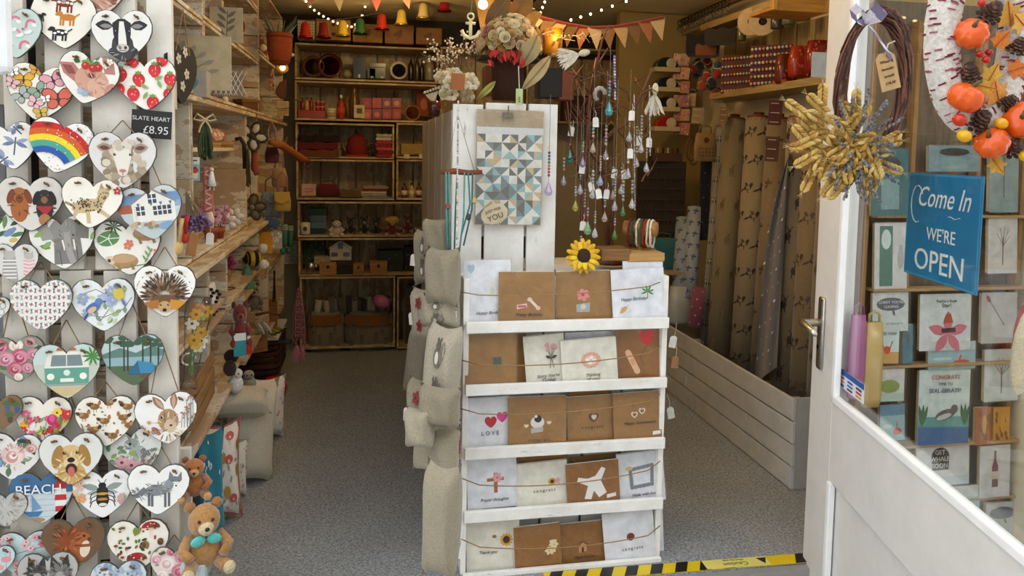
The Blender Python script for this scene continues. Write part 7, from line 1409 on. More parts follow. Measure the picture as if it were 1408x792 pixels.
# ---------------- cushions along the side of the unit and stand ----------------
def stag1(p):
    for z in (.45, -.35): p.ell(.1, z - .1, .22, .22, '#6a6256'); p.ell(.1, z + .14, .14, .11, '#585146'); p.leaf(.3, z - .25, .5, .3, 1.4, '#7c7264'); [p.leaf(.1 + q * .06, z + .2, .14, .1, 1.57 - q * .3, '#585146') for q in (-1, 1)]; p.ell(.06, z - .12, .1, .13, '#d8d0c0')
def poppy(p): [(p.flower(x, z, .24, '#8c2a24', '#2c1c18', 5), p.ln([(x, z - .2), (x + .05, z - .5)], .03, '#6c6a50')) for x, z in ((0, .45), (.1, -.35))]
LIN = ['#a0967f', '#aca28b', '#958b74', '#b5ab97']
for i, (x0, y0, x1, y1, X, fn, rz, lab) in enumerate(((600, 636, 634, 792, .185, None, .1, 'plain linen cushion on the floor, nearest the stand corner'), (584, 582, 634, 650, .20, None, .15, 'plain linen cushion lying behind the one at the stand corner'), (593, 530, 634, 586, .20, None, .3, 'linen cushion with a folded pale corner above the plain ones'),
 (598, 444, 634, 580, .215, stag1, .1, 'linen cushion with a grey squirrel print hung on the unit side'), (575, 520, 604, 606, .17, poppy, .2, 'linen cushion with a dark red poppy, deeper along the floor'), (596, 405, 634, 450, .22, stag1, .2, 'linen cushion with a stag print jutting from the shelf'), (600, 340, 634, 420, .22, None, .1, 'tall plain linen cushion above the stag print one'), (580, 395, 604, 470, .19, poppy, .2, 'linen cushion with two red poppies below the hanging tags'), (583, 315, 606, 392, .2, stag1, .3, 'dim linen cushion high in the unit shelf'), (574, 560, 598, 615, .15, None, .3, 'small shadowed cushion at the floor, furthest in'), (596, 300, 622, 352, .22, None, .4, 'linen cushion tucked under the side ledge'), (570, 450, 592, 540, .2, None, .3, 'brown grey cushion in the shadow beyond the poppies'))):
    c, w, h = bb(x0, y0, x1, y1, X=X); cushion('cushion', lab, c - Vector((.016, 0, 0)), w * 1.3 + .02, h * 1.06, .075, LIN[i % 4], (-.1, jit(.1), -.75 + rz * .6), fn, 'cushions along the tall unit', tag_=(-.6, .1) if i in (4, 7, 8) else None)
for i, (x0, y0, x1, y1, X, lab) in enumerate(((902, 612, 942, 770, .80, 'plain linen cushion on the carpet beside the frame card'), (916, 372, 938, 462, .86, 'linen cushion beside the palm tree card'), (914, 470, 934, 520, .86, 'linen cushion corner beside the plaster card'))):
    c, w, h = bb(x0, y0, x1, y1, X=X); cushion('cushion', lab, Vector((c.x, YS + .2, c.z)), w * 1.3, h * 1.08, .1, LIN[(i + 1) % 4], (-.04, .03, -.1))
for x, y, q, lab in ((929, 490, '#a8744c', 'brown kraft tag hanging beside the plaster card'), (921, 560, '#d8d4c8', 'white tag hanging beside the anniversary card'), (927, 462, '#eceae4', 'white tag hanging on the linen cushion edge')): hang_tag(thing('price_label', lab, 'label', PY(x, y, YS + .06)), (0, 0, 0), q, cord=.04)
# ---------------- east wall: trough of fabric rolls ----------------
XT = 1.496
tr = thing('plank_trough', 'long low trough of whitewashed planks holding fabric rolls', 'trough', (XT, 3.1, 0)); zz = .335
for i in range(4):
    for a, b in ((2.42, 2.42 + .83 + .09 * (i % 2)), (2.424 + .83 + .09 * (i % 2), 3.9)):
        plank('plank', (.006 + R.uniform(0, .004), (a + b) / 2 - 3.1, zz * (i + .5) / 4), (.014, b - a - .003, zz / 4 - .007), '#cfd0cf', tr, 'painted')
for y in (2.45, 3.3, 3.86): plank('post', (.03, y - 3.1, zz / 2), (.03, .03, zz - .01), '#9c9a94', tr)
plank('end_board', (.17, .79, zz / 2), (.33, .012, zz), '#b9b8b4', tr); plank('end_board', (.17, -.67, zz / 2), (.33, .012, zz), '#b9b8b4', tr)
def roll(lab, top, bot, r, col, motif, mcol, n, msz=.02, Xt=1.75, Xb=1.66, tube=True):
    a, b = PX(*top, Xt), PX(*bot, Xb); b.z = max(b.z, .02); v = (a - b); L_ = v.length; t = thing('fabric_roll', lab, 'fabric roll', b); t.rotation_mode = 'QUATERNION'; t.rotation_quaternion = v.to_track_quat('Z', 'Y')
    B().lathe([(.001, 0), (r, 0), (r, L_), (r * .45, L_), (r * .4, L_ - .01)], col, 20).obj('cloth', 'fabric', t, smooth=True)
    if tube: B().lathe([(r * .42, L_ * .9), (r * .42, L_ + .03), (r * .34, L_ + .03), (r * .34, L_)], '#6c3c20', 14).obj('core', 'matte', t, smooth=True); B().lathe([(r * 1.01, L_ - .008), (r * .9, L_ + .012), (r * .5, L_ + .014)], '#7c4424', 16).obj('end_cap', 'matte', t, smooth=True)
    b_ = B(); f = motif
    k = 0
    for row in range(n):
        for q in range(5):
            p = B(); f(p, mcol); ang = 2 * math.pi * (q + .5 * (row % 2)) / 5; z = L_ * (row + .5) / n
            for fc, cc in zip(p.f, p.c):
                vs_ = []
                for i in fc:
                    x, y, zz_ = p.v[i]; th = ang + x * msz / r; vs_.append((math.cos(th) * (r + .0006 - y * .3), math.sin(th) * (r + .0006 - y * .3), z + zz_ * msz))
                o = len(b_.v); b_.v += vs_; b_.f.append([o + i for i in range(len(vs_))][::1]); b_.c.append(cc)
    b_.obj('print', 'print', t)['kind'] = 'stuff'; return t
def f_pheas(p, c): p.ell(0, 0, .62, .34, c, .3, 8); p.ell(.5, .42, .22, .22, c, 0, 6); p.leaf(-.4, -.1, 1.1, .25, 3.6, c); p.ln([(0, -.2), (.05, -.75)], .1, c); p.leaf(.0, .1, .7, .4, 2.2, '#4a4034')
def f_stag(p, c): p.ell(0, -.1, .4, .5, c, 0, 7); p.ell(.2, .5, .2, .2, c, 0, 6); [p.ln([(x, -.4), (x, -1)], .14, c) for x in (-.25, .2)]; [p.ln([(.2, .6), (.2 + q * .35, 1.05)], .1, c) for q in (-1, 1)]
def f_dot(p, c): p.ell(0, 0, .28, .28, c, 0, 8)
def f_sheep(p, c): p.ell(0, .1, .55, .42, '#d8d4cc', 0, 8); p.ell(.45, .2, .28, .25, c, 0, 7); [p.ln([(x, -.2), (x, -.75)], .16, c) for x in (-.25, .2)]
def f_sprig(p, c): [p.leaf(0, 0, .8, .35, a, c) for a in (.4, 1.5, 2.6, 4.2)]
roll('slim roll of white cloth printed with black sheep, first in the trough', (991, 176), (966, 484), .02, '#a8a29c', f_sheep, '#2c2824', 11, .028, tube=False)
roll('beige fabric roll with faint stag print, second in the trough', (1010, 166), (987, 492), .056, '#978765', f_stag, '#6c5c3e', 7, .032)
roll('beige fabric roll with dark pheasants, third in the trough', (1043, 164), (1020, 510), .056, '#a08c6a', f_pheas, '#2c2218', 9, .034)
roll('beige fabric roll with fine hare print, half hidden by the dotted cloth', (1071, 166), (1046, 520), .05, '#927d5a', f_sprig, '#5c4630', 6, .03, 1.78, 1.7)
roll('beige fabric roll with dark bees, just past the dotted cloth', (1101, 164), (1078, 535), .052, '#9a8260', f_stag, '#3c2c1e', 8, .034)
roll('beige fabric roll with dachshund print, at the door end of the trough', (1126, 160), (1104, 560), .055, '#8c7450', f_pheas, '#463424', 7, .036)
roll('last beige roll, mostly hidden by the door', (1150, 166), (1128, 580), .055, '#8a7252', f_stag, '#5c4832', 7, .024)
# draped dotted cloth
t = thing('dotted_cloth', 'grey cloth with white dots draped over the rolls', 'cloth', PX(1072, 200, 1.68)); O4 = Vector(t.location); vs_ = []; dots = B()
nU, nV = 9, 16
def dc(u, v):
    xl_ = 1082 - 5 * v - (40 if v > .1 else 400 * v) * v - 22 * math.sin(min(1, v * 2.2) * 1.4) * (1 - v) ; xr_ = 1086 - 18 * v; y = 200 + (22 * (1 - u)) + v * 305
    return PX(xl_ + (xr_ - xl_) * u, y, 1.672 - .10 * v - .014 * math.sin(u * 9 + v * 3)) - O4
for i in range(nU):
    for j in range(nV): vs_.append(dc(i / (nU - 1), j / (nV - 1)))
B().add(vs_, [[i * nV + j, i * nV + j + 1, (i + 1) * nV + j + 1, (i + 1) * nV + j] for i in range(nU - 1) for j in range(nV - 1)], '#77706c').obj('drape', 'fabric', t, smooth=True)
for i in range(4):
    for j in range(14):
        u, v = (i + .3 + .5 * (j % 2)) / 4, (j + .5) / 14
        if u < .95: c = dc(u, v); e1 = dc(min(1, u + .02), v) - c; e2 = dc(u, min(1, v + .01)) - c; e1.normalize(); e2.normalize(); off = Vector((-.0025, -.0015, 0)); dots.add([c + off + e1 * .006 * math.cos(k) + e2 * .006 * math.sin(k) for k in [m * 1.047 for m in range(6)]], [tuple(range(6))], '#e2ded8')
dots.obj('print', 'print', t)
# bolts and bags in the far corner
roll('navy fabric bolt standing in the dark corner', (973, 196), (965, 330), .03, '#1c2030', f_dot, '#3c4458', 8, .02, 1.72, 1.7, False)
roll('white and blue floral fabric bolt in the corner', (955, 285), (948, 410), .035, '#b4bcc8', f_sprig, '#3c5484', 8, .022, 1.66, 1.6, False)
roll('pale blue floral fabric bolt at the trough end', (940, 300), (934, 408), .04, '#a8b4c0', f_sprig, '#50607c', 8, .022, 1.62, 1.56, False)
roll('dusky pink dotted fabric bolt in the trough corner', (962, 395), (955, 450), .035, '#8c4c60', f_dot, '#c898a4', 5, .018, 1.6, 1.57, False)
bag('carrier_bag', 'crumpled white plastic bag at the far trough end', bb(922, 392, 948, 446, X=1.56)[0], .13, .19, .08, '#b8bcba', mat='gloss')
bag('teal_bag', 'teal box bag with pockets standing beyond the stand', bb(888, 326, 932, 372, X=1.5)[0], .16, .16, .08, '#2c7078', '#2c6068', hl=.03)
c = bb(888, 368, 932, 376, X=1.5)[0]; tag(plank('wall_ledge', (c.x, c.y + .05, c.z), (.24, .3, .016), '#b8a47c', None, 'wood'), 'pale ledge on the partition carrying the teal bag', 'ledge')
# ---------------- east wall shelves ----------------
def eshelf(lab, x0, y0, x1, y1, X, col='#b89c68', d=.2, th=.03):
    a, b = PX(x0, y0, X), PX(x1, y1, X); z = (a.z + b.z) / 2; return tag(plank('shelf_board', (X + d / 2, (a.y + b.y) / 2, z), (d, abs(a.y - b.y), th), col, None, 'wood'), lab, 'shelf'), z
_, ZL = eshelf('long pale shelf under the bead cards', 976, 136, 1140, 104, 1.65); _, ZU = eshelf('long pale shelf under the cardboard reels', 963, 40, 1140, -26, 1.65); eshelf('high narrow rail shelf under the ring hooks', 898, 62, 985, 27, 1.72, '#a88c5c', .12, .02)
for i in range(9): plank('wall_board', (XR - .012, 2.6 + i * .14, 1.62), (.012, .13, .3), '#b49a68', bpy.data.objects['wall_right'] and None, 'wood')['kind'] = 'structure'
def E(x0, y0, x1, y1, X=1.68): return bb(x0, y0, x1, y1, X=X)
BEADC = ['#d8a8a0', '#d8c89c', '#a8b4a8', '#c87c6c', '#b8c0c8', '#d8b060', '#e0d4c4']
for x0, y0, x1, y1, n, lab in ((995, 76, 1034, 128, 5, 'red card strung with rows of pastel beads, farther one'), (1036, 62, 1084, 118, 6, 'red card strung with rows of pastel beads, nearer one')):
    c, w, h = E(x0, y0, x1, y1, 1.7); t = thing('bead_card', lab, 'bead card', c, (0, 0, -.6)); w *= 1.15
    B().box((0, .006, 0), (w, .008, h), '#5c2420').obj('card', 'matte', t)
    for r in range(n):
        for k in range(11): b = B().ball((0, 0, 0), w * .042, BEADC[(r * 3 + k * (r + 1) // 2) % 7], 6, 4).obj('bead', 'gloss', t, (-w * .45 + k * w * .09, -.006, -h * .42 + r * h * .84 / (n - 1) + .1 * (k - 5) * w * .05), smooth=True)
for x0, y0, x1, y1, q, lab in ((1088, 62, 1112, 108, '#a83418', 'glossy red orange bag of beads beside the bead cards'), (1108, 56, 1140, 100, '#8c2418', 'second glossy red bag of beads beside the white card'), (1070, 78, 1092, 112, '#6c2c18', 'dark amber bag of beads on the long shelf')): bag('bead_bag', lab, E(x0, y0, x1, y1)[0], .09, .12, .06, q, mat='gloss', draw=spots(['#d86c3c', '#c84828'], 14, .14))
c, w, h = E(1115, 72, 1143, 106, 1.6); flat_card('white_card', 'blank white card standing on the shelf end beside the wreath', 'card', c, w, h, '#dfe4ea')
for x0, x1, lab in ((1025, 1043, 'cream cardboard reel with a dark hole on the upper shelf'), (1040, 1058, 'second cream cardboard reel, overlapping the other')):
    c, w, h = E(x0, 11, x1, 49, 1.66); t = thing('cardboard_reel', lab, 'reel', c, (0, .1, -.5)); Mx = Euler((math.pi / 2, 0, 0)).to_matrix(); B().lathe([(h * .15, -.012), (h * .5, -.012), (h * .5, -.008), (h * .2, -.006), (h * .2, .01), (h * .5, .012), (h * .5, .016), (h * .15, .016), (h * .15, -.012)], '#d0b488', 22, M=Mx).obj('reel', 'matte', t)
    B().ball((0, .0, 0), (h * .15, .012, h * .15), '#241c14', 12, 6).obj('hole', 'matte', t)
for x0, y0, x1, y1, q, lab in ((1060, 18, 1078, 40, '#3c3c34', 'dark glass jar beside the cardboard reels'), (1076, 14, 1094, 34, '#5c6c40', 'green glass jar beside the dark jar'), (1094, 10, 1114, 28, '#6c3c1c', 'brown jar half under the pine box'), (1012, 36, 1026, 56, '#5c5a34', 'small olive jar at the reel edge')): jar(lab, *E(x0, y0, x1, y1), q, '#8a7a54')
c, w, h = E(1057, -12, 1142, 16, 1.5)
t = thing('pine_box', 'warm pine wall box above the jars', 'box', c); plank('front_board', (0, 0, 0), (w, .016, h), '#d89838', t, 'wood'); plank('base_board', (0, .08, -h / 2 + .006), (w, .15, .012), '#c88428', t, 'wood')
for q in (-1, 1): plank('side_batten', (q * w * .46, -.012, 0), (w * .07, .01, h), '#e0a848', t, 'wood')
for i, (x0, y0, x1, y1, q, lab) in enumerate(((950, 46, 985, 76, '#1c1c24', 'dark navy folded cloth hanging over the upper shelf end'), (975, 40, 1008, 60, '#302820', 'dark folded cloth with a white stripe on the upper shelf'), (962, 62, 984, 78, '#7c4824', 'brown paper packet tucked under the dark cloths'))): folded(lab, *(lambda r: (r[0], r[1] * 1.2, .12, r[2]))(E(x0, y0, x1, y1, 1.62)), [q], rot=-.5)
for i in range(16): x, y = 988 - i * 2.4, R.uniform(84, 134); q = ['#a82c20', '#1c3c5c', '#c86c28', '#2c5c6c', '#8c2420', '#24242c', '#b8502c'][i * 3 % 7]; t = thing('fabric_scrap', f'{["red", "blue", "orange", "teal", "crimson", "black", "rust"][["#a82c20", "#1c3c5c", "#c86c28", "#2c5c6c", "#8c2420", "#24242c", "#b8502c"].index(q)]} bundle in the scrap heap, {"first second third fourth fifth sixth seventh eighth ninth tenth eleventh twelfth thirteenth fourteenth fifteenth sixteenth".split()[i]} from the bead cards', 'craft fabric', PX(x, y, 1.68 + jit(.04)), (jit(1), jit(1), 0), 'scrap bundles beside the bead cards'); B().lathe([(.001, -.03), (.018, -.025), (.022, 0), (.014, .02), (.02, .032), (.001, .03)], q, 8).obj('bundle', 'fabric', t, smooth=True); B().lathe([(.019, -.003), (.021, 0), (.019, .003)], '#d8c8a0', 8, (0, 0, .012)).obj('tie', 'yarn', t)
# rack of craft punches
for i, (y, q, nm) in enumerate(((96, '#24342c', 'dark green'), (123, '#1c2438', 'navy'), (150, '#1c1c20', 'black'), (177, '#a81c1c', 'bright red'))):
    c, w, h = bb(896, y - 4, 932, y + 5, X=1.55); tag(B().box((0, .0, 0), (w, .09, h * .7), '#c8b890').obj('ledge', 'satin', loc=c, bevel=.002), f'small cream wall ledge under the {nm} tape dispenser', 'ledge')
    t = thing('tape_dispenser', f'{nm} domed tape dispenser on its small ledge', 'tape dispenser', c + Vector((0, -.005, h * .35))); Mx = Euler((math.pi / 2, 0, 0)).to_matrix()
    B().prism([(w * .45 * math.cos(a), w * .38 * math.sin(a)) for a in [k * math.pi / 10 for k in range(11)]][::-1], .06, q, -.03).obj('body', 'gloss', t, bevel=.003); B().lathe([(.004, .031), (w * .2, .034), (.004, .036)], '#d0c4a8', 14, (w * .14, 0, w * .14), Mx).obj('reel', 'matte', t)
for i in range(12): x, y = 932 + (i % 2) * 10, 82 + (i // 2) * 19; c, w, h = bb(x - 5, y - 8, x + 5, y + 8, X=1.62); flat_card('trim_packet', f'{["amber", "rust", "orange brown"][i % 3]} trimmings packet, {["column beside the tape dispensers", "column farther from the dispensers"][i % 2]}, {"top second third fourth fifth lowest".split()[i // 2]}', 'packet', c, w * 1.2, h, ['#b8742c', '#8c3c20', '#a85424'][i % 3], (0, jit(.15), -.5), spots(['#d8a05c', '#6c2c18'], 8, .2), .006, 'packets of trimmings', 'gloss')
c, w, h = bb(953, 183, 985, 222, X=1.66); t = bag('paper_bag', 'kraft paper bag with a dark motif hanging over the trough', c, w, h, .03, '#a88450', '#8a6a3c', lambda p: [p.ell(0, .5, .25, .2, '#6c3420')] + [p.ell(-.6 + .3 * (i % 5), -.1 - .25 * (i // 5), .08, .06, '#6c4c2c') for i in range(15)], 'matte', hl=.04)
for i, (x, y, lab) in enumerate(((950, 205, 'wooden embroidery hoop hanging beside the paper bag'), (954, 210, 'second wooden hoop behind the first'))): t = thing('embroidery_hoop', lab, 'hoop', PX(x, y, 1.66), (0, 0, .5)); B().tube([(.04 * math.cos(a), 0, .062 * math.sin(a)) for a in [k * .35 for k in range(18)]], .004, '#8c5c30', 6, True).obj('ring', 'wood_x', t, smooth=True)
for x0, y0, x1, y1, q, lab in ((1058, 138, 1074, 172, '#5c2418', 'dark red tag hanging above the pheasant roll'), (945, 128, 956, 146, '#c8a468', 'kraft card below the fabric scraps'), (952, 148, 966, 170, '#a8906c', 'clear packet of white pins on the wall'), (1054, 188, 1070, 222, '#5c3418', 'brown leather tag hanging before the hare print roll'), (990, 148, 1000, 168, '#8c6c3c', 'kraft label above the stag print roll')): c, w, h = bb(x0, y0, x1, y1, X=1.66); flat_card('hanging_tag', lab, 'tag', c, w * 1.1, h, q, (0, .05, -.4), lines(3, '#d8ccb0'), .003)
# key hooks board
c, w, h = bb(876, 222, 942, 326, X=1.5); t = thing('hook_board', 'dark board of many small metal key rings in rows', 'hook board', c, (0, 0, -.2)); B().box((0, .008, 0), (w, .012, h), '#3a2c20').obj('board', 'wood_z', t)
for r in range(7):
    plank('rail', (0, -.001, h * (.42 - .14 * r)), (w * .96, .006, .006), '#54402c', t, 'wood')
    for k in range(11): B_ = B().tube([(.007 * math.cos(a), -.008, -.01 + .009 * math.sin(a)) for a in [m * .9 for m in range(7)]], .0012, '#5c564c', 4, True) if not (r or k) else None; ringm = B_.mesh('key_ring') if B_ else ringm; (ringm.materials.append(MATS['metal']) if B_ else None); link('key_ring', ringm, t, (-w * .44 + k * w * .088, 0, h * (.42 - .14 * r)))
c, w, h = bb(893, 199, 937, 222, X=1.52); t = carton('tool_box', 'open box of coloured pens on the wall under the tape dispensers', 'box', c - Vector((0, 0, h * .25)), w, .06, h * .5, '#5c3c24')
for i in range(6): B().tube([(0, 0, 0), (jit(.004), 0, .05)], .006, ['#3c2020', '#c8a060', '#1c1c20', '#b8b4a8', '#7c2424', '#2c2420'][i], 7).obj('pen', 'gloss', t, (-w * .4 + i * w * .16, 0, .02))
for i in range(22):
    y = PX(903 + i * 4.6, 43 - i * 2.1, 1.7); t = thing('ring_charm', f'metal ring charm under the ceiling edge, {"first second third fourth fifth sixth seventh eighth ninth tenth eleventh twelfth thirteenth fourteenth fifteenth sixteenth seventeenth eighteenth nineteenth twentieth twenty-first last".split()[i]} from the far end', 'charm', y, (0, 0, -.7 + jit(.2)), 'ring charms along the ceiling edge')
    for k in range(2): B().tube([(.014 * math.cos(a), 0, -.012 - k * .034 + .015 * math.sin(a)) for a in [m * .7 for m in range(9)]], .0028, ['#3a342c', '#6c6458'][k], 5, True).obj('ring', 'metal', t)
    B().tube([(0, 0, .01), (0, 0, -.1)], .001, '#8a8070', 4).obj('cord', 'yarn', t)
tag(plank('charm_rail', (1.72, 3.5, 1.93), (.02, 1.6, .02), '#6c5430', None, 'wood'), 'thin dark rail from which the ring charms hang', 'rail')
# ---------------- caution tape ----------------
a, b = PZ(806, 790, .001), PZ(1150, 764, .001); v = b - a; L_ = v.length + .25
t = thing('caution_tape', 'yellow and black striped caution tape on the floor edge', 'tape', a - v.normalized() * .12, (0, 0, math.atan2(v.y, v.x))); B().box((L_ / 2, 0, .0005), (L_, .05, .001), '#e8c818').obj('tape', 'satin', t)
m = B()
for i in range(int(L_ / .075)):
    x = i * .075; q = [(x, -.025), (x + .036, -.025), (x + .06, .025), (x + .024, .025)]
    if not (L_ * .555 < x + .03 < L_ * .75): o = B().add([(p, r, .0016) for p, r in q], [(0, 1, 2, 3)], '#1a1a18').obj('stripe', 'satin', t)
p = PZ(1016, 779, 0) - Vector(t.location); px_ = p.length
B().box((px_ , 0, .0018), (.2, .046, .0006), '#ece07c').obj('notice', 'satin', t); text('Caution', .024, '#2c2818', t, (px_ - .005, -.006, .0023), (0, 0, math.pi)); text('Mind the step', .0115, '#2c2818', t, (px_ - .005, .014, .0023), (0, 0, math.pi)); B().add([(px_ + .068, .016, .0023), (px_ + .1, .016, .0023), (px_ + .084, -.016, .0023)], [(0, 1, 2)], '#2c2818').obj('warning_sign', 'satin', t)
# ---------------- half glazed white door, standing open ----------------
E0 = PY(1119, 440, 2.0); dv = ray(743, 207); dv.z = 0; dv.normalize(); AX = -dv; NRM = Vector((-AX.y, AX.x, 0))    # AX runs from the free edge to the hinge, NRM points away from the viewer
def PD(px, py, off=0.0):
    o = Vector((0, 0, CAM_Z)); d = ray(px, py); e = E0 + NRM * off; k = (e - o).dot(NRM) / d.dot(NRM); p = o + d * k; return (p - E0).dot(AX), p.z
dr = thing('door_1', 'white half glazed shop door standing open, with a brushed steel handle', 'door', (E0.x, E0.y, 0), math.atan2(AX.y, AX.x)); del dr['category']; dr['kind'] = 'structure'
DW = '#e4e2de'; LD = 1.2
zg, zp = PD(1140, 548)[1], PD(1131, 651)[1]; us = PD(1147, 500)[0]; print('DOOR', us, zg, zp, tuple(E0), tuple(AX))
def db(nm, u0, u1, z0, z1, y0=0, y1=.045, col=DW, bev=.003): return B().box((0, 0, 0), (u1 - u0, y1 - y0, z1 - z0), col).obj(nm, 'satin', dr, ((u0 + u1) / 2, (y0 + y1) / 2, (z0 + z1) / 2), bevel=bev)
db('stile', 0, us, -.16, 2.02); db('stile', LD - us, LD, -.16, 2.02); db('middle_rail', us, LD - us, zp, zg); db('top_rail', us, LD - us, 1.9, 2.02); db('bottom_rail', us, LD - us, -.16, -.06)
db('lower_panel', us, LD - us, -.06, zp, .016, .03); bw = .022
for z0, z1 in ((zg, 1.9), (-.06, zp)):
    for a in ((us, us + bw, z0, z1), (LD - us - bw, LD - us, z0, z1), (us, LD - us, z0, z0 + bw), (us, LD - us, z1 - bw, z1)):
        if z0 < 0 and a[3] - a[2] < .03 and a[2] > 0: continue
        db('glazing_bead', *a, -.006, .012, '#fafafa', .004)
B().box((0, 0, 0), (LD - 2 * us - .01, .004, 1.9 - zg - .01), '#ffffff').obj('glass_pane', 'window_glass', dr, (LD / 2, .024, (zg + 1.9) / 2))
db('west_edge_strip', -.004, 0, -.16, 2.02, .004, .041, '#e4e0d6', .001)
# handle
u, z = us * .42, PD(1122, 438)[1]; hz0, hz1 = PD(1124, 503)[1], PD(1124, 404)[1]
hp_ = B().lathe([(.016, -.5), (.021, -.47), (.021, .47), (.016, .5)], '#c9c4ba', 16, M=Matrix.Diagonal((1, .35, hz1 - hz0))).obj('handle_plate', 'metal', dr, (u, -.004, (hz0 + hz1) / 2), smooth=True)
B().tube([(u, -.008, z), (u, -.05, z), (u + .004, -.062, z), (u + .03, -.066, z + .002), (u + .09, -.06, z - .004), (u + .105, -.056, z - .012)], [.011, .01, .011, .011, .009, .006], '#d4cfc4', 10).obj('handle_lever', 'metal', dr, smooth=True)
B().lathe([(.006, -.002), (.007, .0), (.001, .001)], '#3c3a36', 10, (u, -.012, (hz0 + hz1) / 2 - .04), Euler((math.pi / 2, 0, 0)).to_matrix()).obj('keyhole', 'metal', dr)
# hinge side post and return wall, out of the frame
hx = E0 + AX * LD; struct(B().box((0, 0, 0), (.1, .1, 2.3), DW).obj('trim_hinge_post', 'satin', loc=(hx.x + .06, hx.y - .06, .93)))
def dth(name, lab, cat, u, z, off=0.0, rot=(0, 0, 0), grp=None):
    p = E0 + AX * u + NRM * off; return thing(name, lab, cat, (p.x, p.y, z), (rot[0], rot[1], rot[2] + math.atan2(AX.y, AX.x)), grp)
# blue sign behind the glass
(u0, z0), (u1, z1) = PD(1250, 240, .04), PD(1353, 239, .04); zb0, zb1 = PD(1247, 372, .04)[1], PD(1346, 412, .04)[1]; zt_, zb_ = (z0 + z1) / 2, (zb0 + zb1) / 2; w, h = u1 - u0, zt_ - zb_
t = dth('welcome_sign', 'blue metal sign in the door glass reading Come In We\'re Open', 'sign', (u0 + u1) / 2, (zt_ + zb_) / 2, .04)
B().box((0, .0015, 0), (w, .003, h), '#1277a8').obj('plate', 'satin', t, bevel=.001); fr = B()
for k, a in enumerate(((-w / 2 + .004, 0, .0035, h * .94), (w / 2 - .004, 0, .0035, h * .94), (0, h / 2 - .004, w * .96, .003), (0, -h / 2 + .004, w * .96, .003))): B().box((a[0], -.0006, a[1]), (a[2], .0008, a[3]), '#3c98c0').obj('border', 'satin', t)
SI = '#eef0ea'
text('Come In', h * .27, SI, t, (.004, -.001, h * .27), shear=.35, sx=w / h * .75); text("WE'RE", h * .17, SI, t, (w * .02, -.001, -h * .07), sx=w / h * .82); text('OPEN', h * .29, SI, t, (.002, -.001, -h * .33), sx=w / h * .92, ext=.0006)
B().tube([(-w * .34 + w * .09 * math.cos(a), -.001, h * .2 + h * .18 * math.sin(a)) for a in [.6 + k * .45 for k in range(11)]], .0012, SI, 4).obj('flourish', 'satin', t); B().tube([(w * .1 + w * .02 * k, -.001, h * .115 + .002 * math.sin(k)) for k in range(9)], .0008, SI, 4).obj('flourish', 'satin', t)
# sticker
(u0, z0), (u1, z1) = PD(1152, 503, .02), PD(1187, 556, .02); t = dth('payment_sticker', 'small blue and white payment sticker in the lower glass corner', 'sticker', (u0 + u1) / 2, (z0 + z1) / 2, .0205); w, h = u1 - u0, z0 - z1
B().box((0, 0, 0), (w, .0006, h), '#dfe6ee').obj('sheet', 'satin', t); p = B(); p.pg([(-w / 2, h * .2), (w / 2, h * .2), (w / 2, h / 2), (-w / 2, h / 2)], '#1c5ca8')
for i in range(9): x, z = (-.32 + .32 * (i % 3)) * w, (.05 - .2 * (i // 3)) * h; p.pg([(x - w * .1, z - h * .06), (x + w * .1, z - h * .06), (x + w * .1, z + h * .06), (x - w * .1, z + h * .06)], ['#c83c3c', '#2c4ca0', '#3c3c40', '#d89c30', '#4c6cb0'][i % 5])
p.obj('print', 'print', t)
# ---------------- grapevine wreath with wheat and lavender ----------------
YW = 1.52; c, w, h = bb(1152, 12, 1248, 215, Y=YW); t = thing('grapevine_wreath', 'dark grapevine wreath with dried wheat and lavender hung at the door edge', 'wreath', c, (0, .05, -.25))
for k in range(64):
    ph, amp, n, rb0 = R.uniform(0, 6.28), R.uniform(.02, .12), 20, R.uniform(.66, .98); a0, a1 = R.uniform(0, 6.28), R.uniform(3.2, 6.3); pts = []
    for i in range(n): a = a0 + a1 * i / (n - 1); q = rb0 + amp * math.sin(ph + a * 2); pts.append(((w * .5 - .016 * (1 - q)) * (.5 + .5 * q) * math.cos(a), .016 * math.cos(ph + a * 3), h * .5 * (.6 + .4 * q) * math.sin(a)))
    B().tube(pts, R.uniform(.0016, .003), R.choice(['#4a2c22', '#5c3424', '#3a2018', '#6c4030', '#7c5038']), 5).obj('vine', 'wood_x', t, smooth=True)
WC = ['#c8a04c', '#b48a3c', '#d8b86c', '#a67c34', '#cca85c']
def wheat(par, p0, p1, q):
    v = Vector(p1) - Vector(p0); n = 7; b = B().tube([Vector(p0), Vector(p0) + v * .5], .0012, '#c8a860', 4)
    sd = v.normalized().cross(Vector((0, 1, 0))).normalized()
    for i in range(n):
        for s in (-1, 1): b.ball(Vector(p0) + v * (.12 + .88 * i / n) + sd * s * .0058 + Vector((0, -.002, 0)), (.0043, .004, .0088), R.choice(WC), 6, 5, (0, math.atan2(v.x, v.z) + s * .5, 0))
    for s in (-1, 0, 1): b.tube([Vector(p1), Vector(p1) + v.normalized() * .014 + sd * s * .005], .0004, '#d8bc74', 3)
    b.obj('wheat_ear', 'matte', par)
base_ = PY(1184, 205, YW - .02) - c
TIPS = [(1108, 146), (1105, 205), (1128, 270), (1118, 180), (1132, 130), (1148, 280), (1162, 272), (1176, 268), (1206, 272), (1216, 268), (1230, 245), (1243, 198), (1232, 210), (1248, 230), (1140, 240), (1122, 235), (1225, 190), (1150, 120), (1205, 150), (1190, 262), (1112, 160), (1240, 180), (1136, 155), (1215, 225), (1160, 250), (1172, 140), (1195, 128)]
